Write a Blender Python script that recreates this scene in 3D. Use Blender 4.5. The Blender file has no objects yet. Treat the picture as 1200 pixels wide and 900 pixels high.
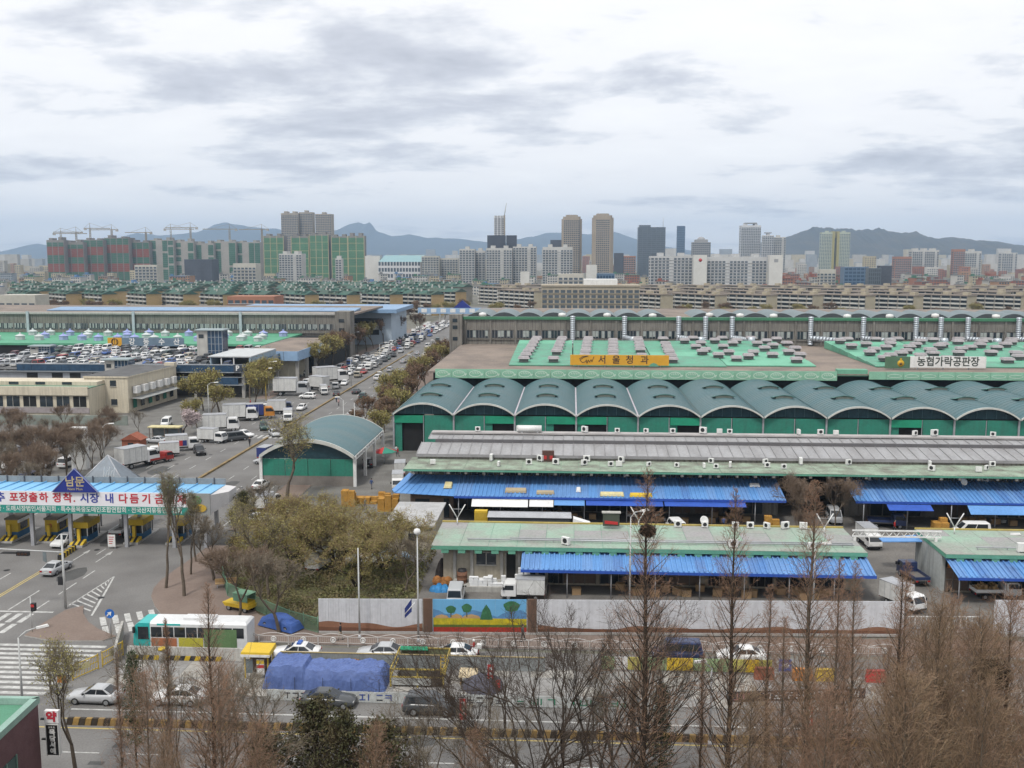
import bpy, math, random
import numpy as np
from mathutils import Vector, Matrix
R = math.radians
rnd = random.Random(7)
scene = bpy.context.scene
col = scene.collection

# ---------------------------------------------------------------- camera
cam_d = bpy.data.cameras.new('camera')
cam = bpy.data.objects.new('camera', cam_d)
col.objects.link(cam)
cam.location = (0, 0, 38)
cam.rotation_euler = (R(90 - 7.245), 0, R(3.395))
cam_d.sensor_width = 36
cam_d.lens = 36 * 1180 / 1200
cam_d.clip_start = 1
cam_d.clip_end = 60000
scene.camera = cam

# ---------------------------------------------------------------- sky and sun
SUN_EL, SUN_AZ = 60, 205          # degrees; azimuth clockwise from +Y
w = bpy.data.worlds.new('World')
scene.world = w
w.use_nodes = True
nt = w.node_tree
for n in list(nt.nodes):
    nt.nodes.remove(n)
def WN(t, **k):
    n = nt.nodes.new(t)
    for a, b in k.items():
        setattr(n, a, b)
    return n
wl = nt.links.new
out = WN('ShaderNodeOutputWorld')
bg = WN('ShaderNodeBackground')
bg.inputs['Strength'].default_value = 0.1
sky = WN('ShaderNodeTexSky', sky_type='NISHITA', sun_disc=False)
sky.sun_elevation = R(SUN_EL)
sky.sun_rotation = R(SUN_AZ)
sky.altitude = 60
sky.dust_density = 2.0
tc = WN('ShaderNodeTexCoord')
sep = WN('ShaderNodeSeparateXYZ')
wl(tc.outputs['Generated'], sep.inputs[0])
# clouds lie in a layer overhead: direction divided by its elevation
zz = WN('ShaderNodeMath', operation='ADD'); zz.inputs[1].default_value = 0.17
zab = WN('ShaderNodeMath', operation='MAXIMUM'); zab.inputs[1].default_value = 0.0
wl(sep.outputs['Z'], zab.inputs[0]); wl(zab.outputs[0], zz.inputs[0])
dx = WN('ShaderNodeMath', operation='DIVIDE'); wl(sep.outputs['X'], dx.inputs[0]); wl(zz.outputs[0], dx.inputs[1])
dy = WN('ShaderNodeMath', operation='DIVIDE'); wl(sep.outputs['Y'], dy.inputs[0]); wl(zz.outputs[0], dy.inputs[1])
cmb = WN('ShaderNodeCombineXYZ'); wl(dx.outputs[0], cmb.inputs[0]); wl(dy.outputs[0], cmb.inputs[1])
mp = WN('ShaderNodeMapping'); mp.inputs['Location'].default_value = (3.1, 1.7, 0); mp.inputs['Scale'].default_value = (0.8, 1.0, 1)
wl(cmb.outputs[0], mp.inputs[0])
def wnoise(scale, detail, rough, dist, seed):
    n = WN('ShaderNodeTexNoise', noise_dimensions='4D')
    n.inputs['Scale'].default_value = scale; n.inputs['Detail'].default_value = detail
    n.inputs['Roughness'].default_value = rough; n.inputs['Distortion'].default_value = dist
    n.inputs['W'].default_value = seed
    wl(mp.outputs[0], n.inputs['Vector'])
    return n
def wramp(src, stops):
    r = WN('ShaderNodeValToRGB')
    while len(r.color_ramp.elements) < len(stops):
        r.color_ramp.elements.new(0.5)
    for e, (p, c) in zip(r.color_ramp.elements, stops):
        e.position = p
        e.color = (c[0], c[1], c[2], 1)
    wl(src, r.inputs[0])
    return r
n1 = wnoise(0.85, 10, 0.58, 0.15, 2.2)
n2 = wnoise(2.6, 9, 0.6, 0.2, 9.1)
mixn = WN('ShaderNodeMix', data_type='FLOAT'); mixn.inputs[0].default_value = 0.45
wl(n1.outputs[0], mixn.inputs[2]); wl(n2.outputs[0], mixn.inputs[3])
tone = wramp(mixn.outputs[0], [(0.37, (0.50, 0.52, 0.58)), (0.43, (0.66, 0.68, 0.74)),
                               (0.463, (0.82, 0.84, 0.88)), (0.495, (1.0, 1.0, 1.01)), (0.68, (1.10, 1.10, 1.09))])
gain = WN('ShaderNodeMix', data_type='RGBA', blend_type='MULTIPLY'); gain.inputs[0].default_value = 1
wl(tone.outputs[0], gain.inputs[6]); gain.inputs[7].default_value = (8.6, 8.5, 8.45, 1)
cov = WN('ShaderNodeMix', data_type='RGBA'); cov.inputs[0].default_value = 0.965
wl(sky.outputs[0], cov.inputs[6]); wl(gain.outputs[2], cov.inputs[7])
wl(cov.outputs[2], bg.inputs['Color'])
wl(bg.outputs[0], out.inputs['Surface'])

sun_d = bpy.data.lights.new('sun', 'SUN')
sun_d.energy = 2.0
sun_d.angle = R(10)
sun_d.color = (1.0, 0.96, 0.90)
sun = bpy.data.objects.new('sun', sun_d)
col.objects.link(sun)
sd = Vector((math.sin(R(SUN_AZ)) * math.cos(R(SUN_EL)), math.cos(R(SUN_AZ)) * math.cos(R(SUN_EL)), math.sin(R(SUN_EL))))
sun.rotation_euler = sd.to_track_quat('Z', 'Y').to_euler()
sun.location = sd * 300

vs = scene.view_settings
vs.view_transform = 'Standard'; vs.look = 'None'; vs.exposure = 0.36; vs.gamma = 1.0; vs.use_curve_mapping = False
cy = scene.cycles
cy.use_denoising = True
cy.max_bounces = 5; cy.diffuse_bounces = 1; cy.glossy_bounces = 2; cy.transmission_bounces = 3
cy.transparent_max_bounces = 8; cy.volume_bounces = 4
cy.caustics_reflective = False; cy.caustics_refractive = False

# ---------------------------------------------------------------- helpers
MATS = {}
def mat(name, c, rough=0.8, var=0.18, scale=0.6, fine=9.0, c2=None, streak=0.0, metal=0.0, bump=0.0, spec=0.3, amt=0.6, stretch=None):
    """Procedural surface: base colour, blotches of a second tone, fine grain, optional rain streaks and relief."""
    if name in MATS:
        return MATS[name]
    m = bpy.data.materials.new(name); m.use_nodes = True
    t = m.node_tree; b = t.nodes['Principled BSDF']
    b.inputs['Roughness'].default_value = rough; b.inputs['Metallic'].default_value = metal
    b.inputs['Specular IOR Level'].default_value = spec
    geo = t.nodes.new('ShaderNodeNewGeometry')
    def noise(s, d=4, st=None):
        n = t.nodes.new('ShaderNodeTexNoise'); n.inputs['Scale'].default_value = s; n.inputs['Detail'].default_value = d
        if st:
            mpn = t.nodes.new('ShaderNodeMapping'); mpn.inputs['Scale'].default_value = st
            t.links.new(geo.outputs['Position'], mpn.inputs[0]); t.links.new(mpn.outputs[0], n.inputs['Vector'])
        else:
            t.links.new(geo.outputs['Position'], n.inputs['Vector'])
        return n
    def ramp(src, p0, p1):
        r = t.nodes.new('ShaderNodeMapRange'); r.inputs[1].default_value = p0; r.inputs[2].default_value = p1
        t.links.new(src, r.inputs[0]); return r
    def mix(fac, a, bb, blend='MIX'):
        x = t.nodes.new('ShaderNodeMix'); x.data_type = 'RGBA'; x.blend_type = blend
        if isinstance(fac, float): x.inputs[0].default_value = fac
        else: t.links.new(fac, x.inputs[0])
        for sock, v in ((6, a), (7, bb)):
            if isinstance(v, tuple): x.inputs[sock].default_value = (v[0], v[1], v[2], 1)
            else: t.links.new(v, x.inputs[sock])
        return x.outputs[2]
    c = tuple(c)
    if c2 is None:
        c2 = tuple(v * (1 - var * 1.6) for v in c)
    f1 = ramp(noise(scale, 6, stretch).outputs[0], 0.38, 0.66)
    ml = t.nodes.new('ShaderNodeMath'); ml.operation = 'MULTIPLY'; ml.inputs[1].default_value = amt
    t.links.new(f1.outputs[0], ml.inputs[0])
    cc = mix(ml.outputs[0], c, tuple(c2))
    f2 = ramp(noise(fine, 3).outputs[0], 0.3, 0.7)
    lo = 1 - var * 0.6; hi = 1 + var * 0.6
    g = mix(f2.outputs[0], (lo, lo, lo), (hi, hi, hi))
    cc = mix(1.0, cc, g, 'MULTIPLY')
    if streak > 0:
        f3 = ramp(noise(1.0, 5, (2.2, 2.2, 0.12)).outputs[0], 0.45, 0.72)
        m3 = t.nodes.new('ShaderNodeMath'); m3.operation = 'MULTIPLY'; m3.inputs[1].default_value = streak
        t.links.new(f3.outputs[0], m3.inputs[0])
        cc = mix(m3.outputs[0], cc, (0.05, 0.045, 0.04))
    t.links.new(cc, b.inputs['Base Color'])
    if bump > 0:
        bp = t.nodes.new('ShaderNodeBump'); bp.inputs['Strength'].default_value = bump; bp.inputs['Distance'].default_value = 0.05
        t.links.new(noise(fine * 0.7, 5).outputs[0], bp.inputs['Height']); t.links.new(bp.outputs[0], b.inputs['Normal'])
    MATS[name] = m
    return m

def paint(name, c, rough=0.35, spec=0.5):
    return mat(name, c, rough=rough, var=0.08, scale=1.3, fine=3, amt=0.4, spec=spec)

def glass(name, c=(0.03, 0.04, 0.05), rough=0.08):
    m = MATS.get(name)
    if m: return m
    m = mat(name, c, rough=rough, var=0.25, scale=0.35, fine=1.2, spec=0.6)
    return m

def wear_mat(name, c, rough=0.3):
    return mat(name, c, rough=rough, var=0.12, scale=2.0, fine=5, amt=0.5, spec=0.45)

class MB:
    """Collects faces with material numbers; build() links them as ONE mesh object."""
    def __init__(s):
        s.v = []; s.f = []; s.m = []; s.sm = []
    def face(s, pts, m=0, sm=False):
        i = len(s.v); s.v.extend([tuple(p) for p in pts]); s.f.append(tuple(range(i, i + len(pts)))); s.m.append(m); s.sm.append(sm); return s
    def box(s, x0, x1, y0, y1, z0, z1, m=0, top=None, skip=''):
        i = len(s.v)
        s.v.extend([(x0, y0, z0), (x1, y0, z0), (x1, y1, z0), (x0, y1, z0), (x0, y0, z1), (x1, y0, z1), (x1, y1, z1), (x0, y1, z1)])
        fs = {'b': (3, 2, 1, 0), 't': (4, 5, 6, 7), 'f': (0, 1, 5, 4), 'r': (1, 2, 6, 5), 'k': (2, 3, 7, 6), 'l': (3, 0, 4, 7)}
        for k, q in fs.items():
            if k in skip: continue
            s.f.append(tuple(i + a for a in q)); s.m.append(top if (k == 't' and top is not None) else m); s.sm.append(False)
        return s
    def hexa(s, bot, top, m=0):
        """two quads (counter-clockwise from above) -> closed block"""
        i = len(s.v); s.v.extend([tuple(p) for p in bot] + [tuple(p) for p in top])
        for q in ((3, 2, 1, 0), (4, 5, 6, 7), (0, 1, 5, 4), (1, 2, 6, 5), (2, 3, 7, 6), (3, 0, 4, 7)):
            s.f.append(tuple(i + a for a in q)); s.m.append(m); s.sm.append(False)
        return s
    def prism(s, poly, z0, z1, m=0, top=None):
        """xy polygon (counter-clockwise) raised from z0 to z1"""
        n = len(poly); i = len(s.v)
        s.v.extend([(p[0], p[1], z0) for p in poly] + [(p[0], p[1], z1) for p in poly])
        s.f.append(tuple(i + n + k for k in range(n))); s.m.append(m if top is None else top); s.sm.append(False)
        s.f.append(tuple(i + n - 1 - k for k in range(n))); s.m.append(m); s.sm.append(False)
        for k in range(n):
            s.f.append((i + k, i + (k + 1) % n, i + n + (k + 1) % n, i + n + k)); s.m.append(m); s.sm.append(False)
        return s
    def yprism(s, poly, y0, y1, m=0, caps=True, sm=False):
        """xz polygon (counter-clockwise seen from -Y) swept along Y"""
        n = len(poly); i = len(s.v)
        s.v.extend([(p[0], y0, p[1]) for p in poly] + [(p[0], y1, p[1]) for p in poly])
        if caps:
            s.f.append(tuple(i + k for k in range(n))); s.m.append(m); s.sm.append(False)
            s.f.append(tuple(i + 2 * n - 1 - k for k in range(n))); s.m.append(m); s.sm.append(False)
        for k in range(n):
            s.f.append((i + (k + 1) % n, i + k, i + n + k, i + n + (k + 1) % n)); s.m.append(m); s.sm.append(sm)
        return s
    def xprism(s, poly, x0, x1, m=0):
        """yz polygon (counter-clockwise seen from +X) swept along X"""
        n = len(poly); i = len(s.v)
        s.v.extend([(x0, p[0], p[1]) for p in poly] + [(x1, p[0], p[1]) for p in poly])
        s.f.append(tuple(i + n + k for k in range(n))); s.m.append(m); s.sm.append(False)
        s.f.append(tuple(i + n - 1 - k for k in range(n))); s.m.append(m); s.sm.append(False)
        for k in range(n):
            s.f.append((i + k, i + (k + 1) % n, i + n + (k + 1) % n, i + n + k)); s.m.append(m); s.sm.append(False)
        return s
    def tube(s, p0, p1, r0, r1=None, n=6, m=0, caps=True):
        r1 = r0 if r1 is None else r1
        p0 = Vector(p0); p1 = Vector(p1); d = (p1 - p0).normalized()
        a = d.cross(Vector((0, 0, 1)))
        if a.length < 1e-3: a = Vector((1, 0, 0))
        a.normalize(); b = d.cross(a)
        i = len(s.v)
        for p, r in ((p0, r0), (p1, r1)):
            for k in range(n):
                t = 2 * math.pi * k / n
                s.v.append(tuple(p + a * (r * math.cos(t)) + b * (r * math.sin(t))))
        for k in range(n):
            s.f.append((i + (k + 1) % n, i + k, i + n + k, i + n + (k + 1) % n)); s.m.append(m); s.sm.append(n > 5)
        if caps:
            s.f.append(tuple(i + k for k in range(n))); s.m.append(m); s.sm.append(False)
            s.f.append(tuple(i + 2 * n - 1 - k for k in range(n))); s.m.append(m); s.sm.append(False)
        return s
    def path(s, pts, r, n=6, m=0):
        for a, b in zip(pts[:-1], pts[1:]): s.tube(a, b, r, r, n, m)
        return s
    def lathe(s, c, prof, n=10, m=0):
        """profile [(radius, z)] round a vertical axis at c"""
        i = len(s.v)
        for r, z in prof:
            for k in range(n):
                t = 2 * math.pi * k / n
                s.v.append((c[0] + r * math.cos(t), c[1] + r * math.sin(t), c[2] + z))
        for j in range(len(prof) - 1):
            for k in range(n):
                s.f.append((i + j * n + k, i + j * n + (k + 1) % n, i + (j + 1) * n + (k + 1) % n, i + (j + 1) * n + k)); s.m.append(m); s.sm.append(True)
        return s
    def mesh(s, name, mats):
        me = bpy.data.meshes.new(name)
        me.from_pydata(s.v, [], s.f)
        if not isinstance(mats, (list, tuple)): mats = [mats]
        for x in mats: me.materials.append(x)
        me.polygons.foreach_set('material_index', s.m)
        me.polygons.foreach_set('use_smooth', s.sm)
        me.update()
        return me
    def build(s, name, mats, parent=None):
        return link(name, s.mesh(name, mats), parent)

def link(name, me, parent=None, loc=None, rz=0.0, scale=None):
    o = bpy.data.objects.new(name, me); col.objects.link(o)
    if parent is not None: o.parent = parent
    if loc is not None: o.location = loc
    if rz: o.rotation_euler = (0, 0, rz)
    if scale is not None: o.scale = scale
    return o
def tag(o, label=None, cat=None, group=None, kind=None):
    if label: o['label'] = label
    if cat: o['category'] = cat
    if group: o['group'] = group
    if kind: o['kind'] = kind
    return o
def thing(name, label, cat, loc=(0, 0, 0), rz=0.0, group=None):
    return tag(link(name, None, None, loc, rz), label, cat, group)
def struct(name, mb, mats):
    return tag(mb.build(name, mats), kind='structure')
def kids(o):
    return [c for c in CHILDREN.get(o.name, [])]
CHILDREN = {}
def copy_tree(o, loc=None, rz=None, label=None, group=None, scale=None, parent=None):
    c = o.copy(); col.objects.link(c)
    c.parent = parent
    if loc is not None: c.location = loc
    if rz is not None: c.rotation_euler = (0, 0, rz)
    if scale is not None: c.scale = scale
    if label: c['label'] = label
    if group: c['group'] = group
    for ch in list(o.children):
        copy_tree(ch, parent=c)
    return c
def text_mesh(s, size, mt, bold=0.0, ext=0.01):
    """lettering as flat solid shapes in the XY plane, centred"""
    cu = bpy.data.curves.new('lettering', 'FONT'); cu.body = s; cu.size = size; cu.align_x = 'CENTER'; cu.align_y = 'CENTER'
    cu.offset = bold; cu.extrude = ext; cu.resolution_u = 3
    o = bpy.data.objects.new('lettering', cu)
    me = bpy.data.meshes.new_from_object(o)
    bpy.data.objects.remove(o); bpy.data.curves.remove(cu)
    me.materials.clear(); me.materials.append(mt)
    return me
def lettering(s, size, mt, parent, loc, rot=(R(90), 0, 0), bold=0.0, sx=1.0, name='lettering'):
    o = link(name, text_mesh(s, size, mt, bold), parent, loc)
    o.rotation_euler = rot; o.scale = (sx, 1, 1)
    return o
def worn_letters(parent, x0, x1, y, z, h, mt, n):
    """lettering too small to read in the photograph: strokes only"""
    q = random.Random(int(x0 * 7) + n); w_ = (x1 - x0) / n; b = MB()
    for k in range(n):
        x = x0 + k * w_; t = w_ * .13
        for s in range(3):
            if q.random() < .5: zz_ = z + h * q.choice((0, .4, .8)); b.box(x + w_ * .1, x + w_ * .8, y, y + .01 - .001 * s, zz_, zz_ + h * .16)
            else: xx_ = x + w_ * q.choice((.1, .4, .7)); b.box(xx_, xx_ + t, y - .002 * (s + 1), y + .008, z, z + h)
    o = b.build('worn_lettering', mt, parent); o['kind'] = 'stuff'; return o

# common surfaces
asphalt = mat('asphalt', (0.175, 0.17, 0.163), 0.85, 0.22, 0.16, 6, c2=(0.105, 0.10, 0.097), bump=0.15)
asphalt_old = mat('asphalt_worn', (0.17, 0.165, 0.152), 0.85, 0.25, 0.3, 5, c2=(0.095, 0.09, 0.084), bump=0.15)
yard_m = mat('yard_concrete', (0.165, 0.155, 0.142), 0.85, 0.28, 0.3, 4, c2=(0.085, 0.08, 0.075), bump=0.15)
paver = mat('paver_brown', (0.20, 0.155, 0.13), 0.9, 0.15, 0.4, 5, c2=(0.16, 0.12, 0.10))
kerb_m = mat('kerb_concrete', (0.40, 0.39, 0.37), 0.9, 0.15, 0.8, 6)
soil = mat('soil', (0.11, 0.085, 0.055), 0.95, 0.3, 0.35, 4, c2=(0.09, 0.11, 0.035), bump=0.3)
ground_m = mat('town_ground', (0.16, 0.15, 0.13), 0.95, 0.3, 0.02, 0.5, c2=(0.09, 0.10, 0.06))
white_line = mat('road_paint_white', (0.50, 0.50, 0.48), 0.8, 0.25, 1.6, 6, c2=(0.21, 0.21, 0.20))
yellow_line = mat('road_paint_yellow', (0.52, 0.40, 0.12), 0.8, 0.2, 1.0, 5, c2=(0.34, 0.27, 0.12))
concrete = mat('concrete_old', (0.225, 0.21, 0.185), 0.9, 0.22, 0.25, 4, streak=0.75)
conc_light = mat('concrete_light', (0.42, 0.41, 0.38), 0.9, 0.15, 0.4, 4, streak=0.3)
cream = mat('cream_wall', (0.60, 0.54, 0.42), 0.85, 0.1, 0.4, 4, streak=0.25)
beige = mat('beige_wall', (0.42, 0.38, 0.30), 0.9, 0.12, 0.4, 4, streak=0.3)
white_p = mat('white_painted', (0.72, 0.72, 0.70), 0.5, 0.1, 0.7, 3, streak=0.12)
grey_metal = mat('galvanised', (0.42, 0.43, 0.45), 0.45, 0.15, 0.8, 5, metal=0.35)
dark_in = mat('dark_interior', (0.02, 0.02, 0.02), 0.95, 0.2)  # near black colour stands in for the shade inside openings, stalls and halls
black_p = mat('black_plastic', (0.025, 0.025, 0.027), 0.6, 0.15)
blue_roof = mat('blue_sheet', (0.12, 0.28, 0.57), 0.5, 0.15, 0.25, 3, c2=(0.085, 0.22, 0.48), streak=0.0)
blue_dark = mat('blue_awning', (0.03, 0.09, 0.40), 0.6, 0.15, 0.6, 4)
green_roof = mat('green_roof_felt', (0.27, 0.38, 0.30), 0.85, 0.2, 0.28, 4, c2=(0.28, 0.27, 0.25), amt=0.85)
green_trim = mat('green_trim', (0.12, 0.33, 0.23), 0.7, 0.15, 0.5, 4)
teal_roof = mat('teal_vault', (0.07, 0.14, 0.155), 0.5, 0.2, 0.3, 3, c2=(0.105, 0.155, 0.16), stretch=(.25, 1, .25), amt=.8)
green_wall = mat('green_panel', (0.03, 0.215, 0.15), 0.6, 0.16, 0.4, 3, c2=(0.04, 0.165, 0.125), streak=.18)
glass_d = glass('glass_dark')
glass_b = glass('glass_blue', (0.03, 0.07, 0.13))
glass_g = glass('glass_pale', (0.16, 0.19, 0.20), 0.15)
yellow_p = paint('yellow_paint', (0.62, 0.42, 0.03), 0.5)
orange_p = paint('orange_paint', (0.62, 0.22, 0.03), 0.5)
red_p = paint('red_paint', (0.45, 0.03, 0.03), 0.5)
blue_p = paint('blue_paint', (0.03, 0.10, 0.38), 0.45)
navy_p = paint('navy_paint', (0.025, 0.04, 0.17), 0.45)
# ================================================================ ground, roads, pavements
gz = MB(); gz.face([(-8000, -300, 0), (6500, -300, 0), (6500, 10600, 0), (-8000, 10600, 0)])
struct('ground', gz, ground_m)
def sheet(name, poly, z, m):
    b = MB(); b.face([(p[0], p[1], z) for p in poly]); return struct(name, b, m)
def rect(x0, x1, y0, y1): return [(x0, y0), (x1, y0), (x1, y1), (x0, y1)]
sheet('market_yard', rect(-47.4, 170, 100, 236), 0.006, yard_m)
sheet('cross_road', rect(-170, 170, 62, 93.2), 0.006, asphalt)
sheet('avenue', [(-88, 93.2), (-40.5, 93.2), (-42, 99.6), (-43.3, 100.8), (-45.1, 103.3), (-46.9, 106.5), (-47.8, 109.4), (-48.1, 112.1),
                 (-48.0, 116.3), (-47.7, 121), (-47.6, 126.6), (-47.6, 760), (-80.5, 760), (-80.5, 93.2)][1:], 0.010, asphalt)
sheet('gate_forecourt', rect(-140, -80.5, 93.2, 150), 0.010, asphalt)
sheet('side_street', rect(-110, -80.5, 150, 262), 0.010, asphalt_old)
sheet('car_park_ground', rect(-200, -110, 150, 262), 0.006, asphalt_old)
sheet('hall_alley', rect(-47.4, -24.5, 128, 236), 0.012, asphalt_old)
# park strip between camera and road (soil with turf) and planted corner
sheet('park_soil', rect(-170, 170, 20, 62), 0.010, soil)
def kerbed(name, poly, top_m, h=0.13, z0=0.0):
    b = MB(); b.prism(poly, z0, h, 1, 0); return struct(name, b, [top_m, kerb_m])
corner = [(-40.6, 95.2), (-42, 99.6), (-43.3, 100.8), (-45.1, 103.3), (-46.9, 106.5), (-47.8, 109.4), (-48.1, 112.1), (-48.0, 116.3), (-47.7, 121), (-47.6, 126.6), (-43.0, 126.6), (-40.0, 112), (-33, 101.5), (-26.0, 97.2), (-26.0, 94.0)]
kerbed('pavement_corner', corner[::-1], paver)
kerbed('traffic_island', [(-53.0, 103.1), (-54.3, 101.7), (-54.8, 96.1), (-54.8, 94.3), (-51.4, 93.1), (-46.3, 93.4), (-45.4, 94.6), (-48.2, 96.5), (-50.1, 98.3), (-51.9, 100.8)], paver)
kerbed('pavement', [(-25.99, 93.6), (170, 95.6), (170, 101.5), (-25.99, 97.0)], paver)
kerbed('pavement_near', rect(-170, 170, 62.0, 66.6), paver)
sheet('planted_bank', [(-42.9, 126.5), (-40, 112), (-33, 101.5), (-26.0, 97.3), (-25.4, 99.0), (-17, 100.2), (-17, 112), (-24, 128)], 0.02, soil)
kerbed('pavement_avenue', rect(-47.5, -43, 134, 520), paver)
kerbed('pavement_avenue_west', rect(-84.5, -80.5, 262, 520), paver)

# painted markings: every stripe its own sheet under its crossing
def marks(name, rects, z, m, piece='stripe'):
    r = tag(link(name, None), kind='structure')
    for poly in rects:
        b = MB(); b.face([(p[0], p[1], z) for p in poly]); b.build(piece, m, r)
    return r
marks('crossing_wide', [rect(-62, -45.8 + 0.05 * i, 81.2 + i * 1.06, 81.74 + i * 1.06) for i in range(11)], 0.014, white_line)
marks('crossing_avenue', [[(-79.2 + i * 1.25, 95.0), (-78.6 + i * 1.25, 95.0), (-78.6 + i * 1.25, 97.6), (-79.2 + i * 1.25, 97.6)] for i in range(18)]
      + [[(-79.0 + i * 1.25, 98.0), (-78.4 + i * 1.25, 98.0), (-78.4 + i * 1.25, 100.6), (-79.0 + i * 1.25, 100.6)] for i in range(18)], 0.014, white_line)
sl = []
for i in range(6):
    for j in (0, 1):
        x = -49.7 + i * 1.05 + j * 1.5; y = 99.9 + i * 0.62 - j * 2.6
        sl.append([(x, y), (x + 1.25, y - 2.3), (x + 1.75, y - 2.0), (x + 0.5, y + 0.3)])
marks('crossing_slip_lane', sl, 0.014, white_line)
for gap, x0 in (('centre_line', -64.0), ('centre_line', -64.35)):
    marks(gap, [rect(x0, x0 + 0.14, 101.5, 121.5)], 0.014, yellow_line)
dash = []
for x, ys in ((-60.7, (101.5, 108, 122, 124.6)), (-57.8, (99.8, 104.7, 106.8, 110.9, 112.5, 115.5)), (-67.5, (101, 106, 110, 114)), (-71.2, (101, 106, 110, 114)), (-74.5, (101, 106))):
    for a, b in zip(ys[::2], ys[1::2]): dash.append(rect(x, x + 0.16, a, b))
for x in (-58.6, -54.6, -68.5, -72.5, -76.5):
    for k in range(46): dash.append(rect(x, x + 0.15, 142 + k * 8, 145 + k * 8))
marks('lane_line', dash, 0.014, white_line)
def arrow(x, y):
    b = MB(); b.face([(x - .07, y, .014), (x + .07, y, .014), (x + .07, y + 3.2, .014), (x - .07, y + 3.2, .014)])
    b.face([(x - .35, y + 3.2, .0141), (x + .35, y + 3.2, .0141), (x, y + 4.8, .0141)])
    struct('lane_arrow', b, white_line)
for x, y in ((-62.4, 119.3), (-59.2, 118.8)): arrow(x, y)
hat = []
for i in range(9):
    t = i / 9.0
    ax, ay = -54.8 + 0.4 * t, 103.8 + 9.5 * t; bx_, by_ = -51.6 - 2.8 * t, 102.6 + 10.7 * t
    hat.append([(ax, ay), (bx_, by_ - 0.9), (bx_, by_ - 0.6), (ax, ay + 0.3)])
hat.append([(-54.9, 103.4), (-54.7, 103.4), (-54.3, 113.4), (-54.45, 113.4)])
hat.append([(-50.9, 100.4), (-50.7, 100.4), (-51.4, 103.2), (-54.25, 113.4), (-54.4, 113.3), (-51.65, 103.1)])
marks('hatched_chevron', hat, 0.014, white_line)
nl = [rect(-45 + k * 5.5, -41.6 + k * 5.5, 71.3, 71.45) for k in range(36)]
marks('near_lane_line', nl, 0.012, white_line)
marks('kerb_line', [rect(-44, 120, 75.25, 75.4)], 0.012, yellow_line)
marks('construction_line', [rect(-42, 120, 78.55, 78.75)], 0.012, white_line)
marks('construction_line_yellow', [rect(-42, 120, 76.9, 77.02)], 0.012, yellow_line)
marks('stop_line', [rect(-63.6, -55.4, 101.0, 101.35)], 0.014, white_line)
marks('edge_line', [rect(-49.2, -49.05, 134, 520), rect(-79.3, -79.15, 134, 520)], 0.014, white_line)
marks('avenue_crossing', [rect(-78 + k * 1.2, -77.4 + k * 1.2, 205, 208.5) for k in range(23)], 0.014, white_line)
# yellow/black banded concrete median kerb of the avenue
md = thing('median_barrier', 'low yellow and black banded kerb down the middle of the avenue', 'barrier', (-63.6, 140, 0))
for k in range(52):
    if 62 < 140 - 140 + k * 5 < 72: continue
    b = MB(); b.box(-0.22, 0.22, k * 5, k * 5 + 4.95, 0.0, 0.32); b.build('kerb_block', [mat('median_yellow', (0.28, 0.20, 0.09), 0.8, 0.3, 1.2, 3, c2=(0.10, 0.08, 0.05))], md)
# ================================================================ front market row: flat green roof, brackets, blue awnings
shutter_m = mat('shutter_grey', (0.20, 0.19, 0.17), 0.7, 0.2, 0.5, 5)
brown_wall = mat('brown_tile_wall', (0.17, 0.125, 0.10), 0.85, 0.2, 0.6, 4)
wood_m = mat('raw_plywood', (0.45, 0.30, 0.15), 0.85, 0.2, 0.8, 4)
felt_grey = mat('roof_patch_grey', (0.30, 0.29, 0.29), 0.9, 0.2, 0.4, 4, c2=(0.24, 0.28, 0.24))
fluor = mat('pale_sign_face', (0.62, 0.55, 0.30), 0.6, 0.2, 1.5, 4)

def sheet_panel(w, y0, z0, y1, z1, thick=0.05):
    """one corrugated sheet, slope from (y0,z0) to (y1,z1), three ribs"""
    b = MB()
    b.hexa([(0.004, y0, z0 - thick), (w - 0.004, y0, z0 - thick), (w - 0.004, y1, z1 - thick), (0.004, y1, z1 - thick)],
           [(0.004, y0, z0), (w - 0.004, y0, z0), (w - 0.004, y1, z1), (0.004, y1, z1)])
    n = 2
    for k in range(n):
        x = (k + 0.5) * w / n
        b.hexa([(x - .11, y0 - .003, z0 + .001), (x + .11, y0 - .003, z0 + .001), (x + .11, y1, z1 + .001), (x - .11, y1, z1 + .001)],
               [(x - .07, y0 - .003, z0 + .16), (x + .07, y0 - .003, z0 + .16), (x + .07, y1, z1 + .16), (x - .07, y1, z1 + .16)])
    return b
def awning(parent, x0, x1, y0, z0, y1, z1, w=1.2, skew=0.0):
    n = int(round((x1 - x0) / w)); w = (x1 - x0) / n
    mes = [sheet_panel(w, y0, z0, y1, z1).mesh('roof_sheet', m_) for m_ in (blue_roof, mat('blue_sheet_faded', (.14, .28, .54), .55, .15, .3, 3, c2=(.10, .21, .44)), mat('blue_sheet_dull', (.09, .21, .47), .55, .18, .4, 3, c2=(.12, .2, .38)))]
    for k in range(n):
        o = link('roof_sheet', mes[rnd.choice((0, 0, 1, 1, 2))], parent, (x0 + k * w, 0, rnd.uniform(-0.02, 0.02)))
    b = MB(); b.box(x0 + .01, x1 - .01, y0 - 0.08, y0 - 0.03, z0 - 0.30, z0 + 0.02); b.build('awning_fascia', blue_dark, parent)

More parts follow.
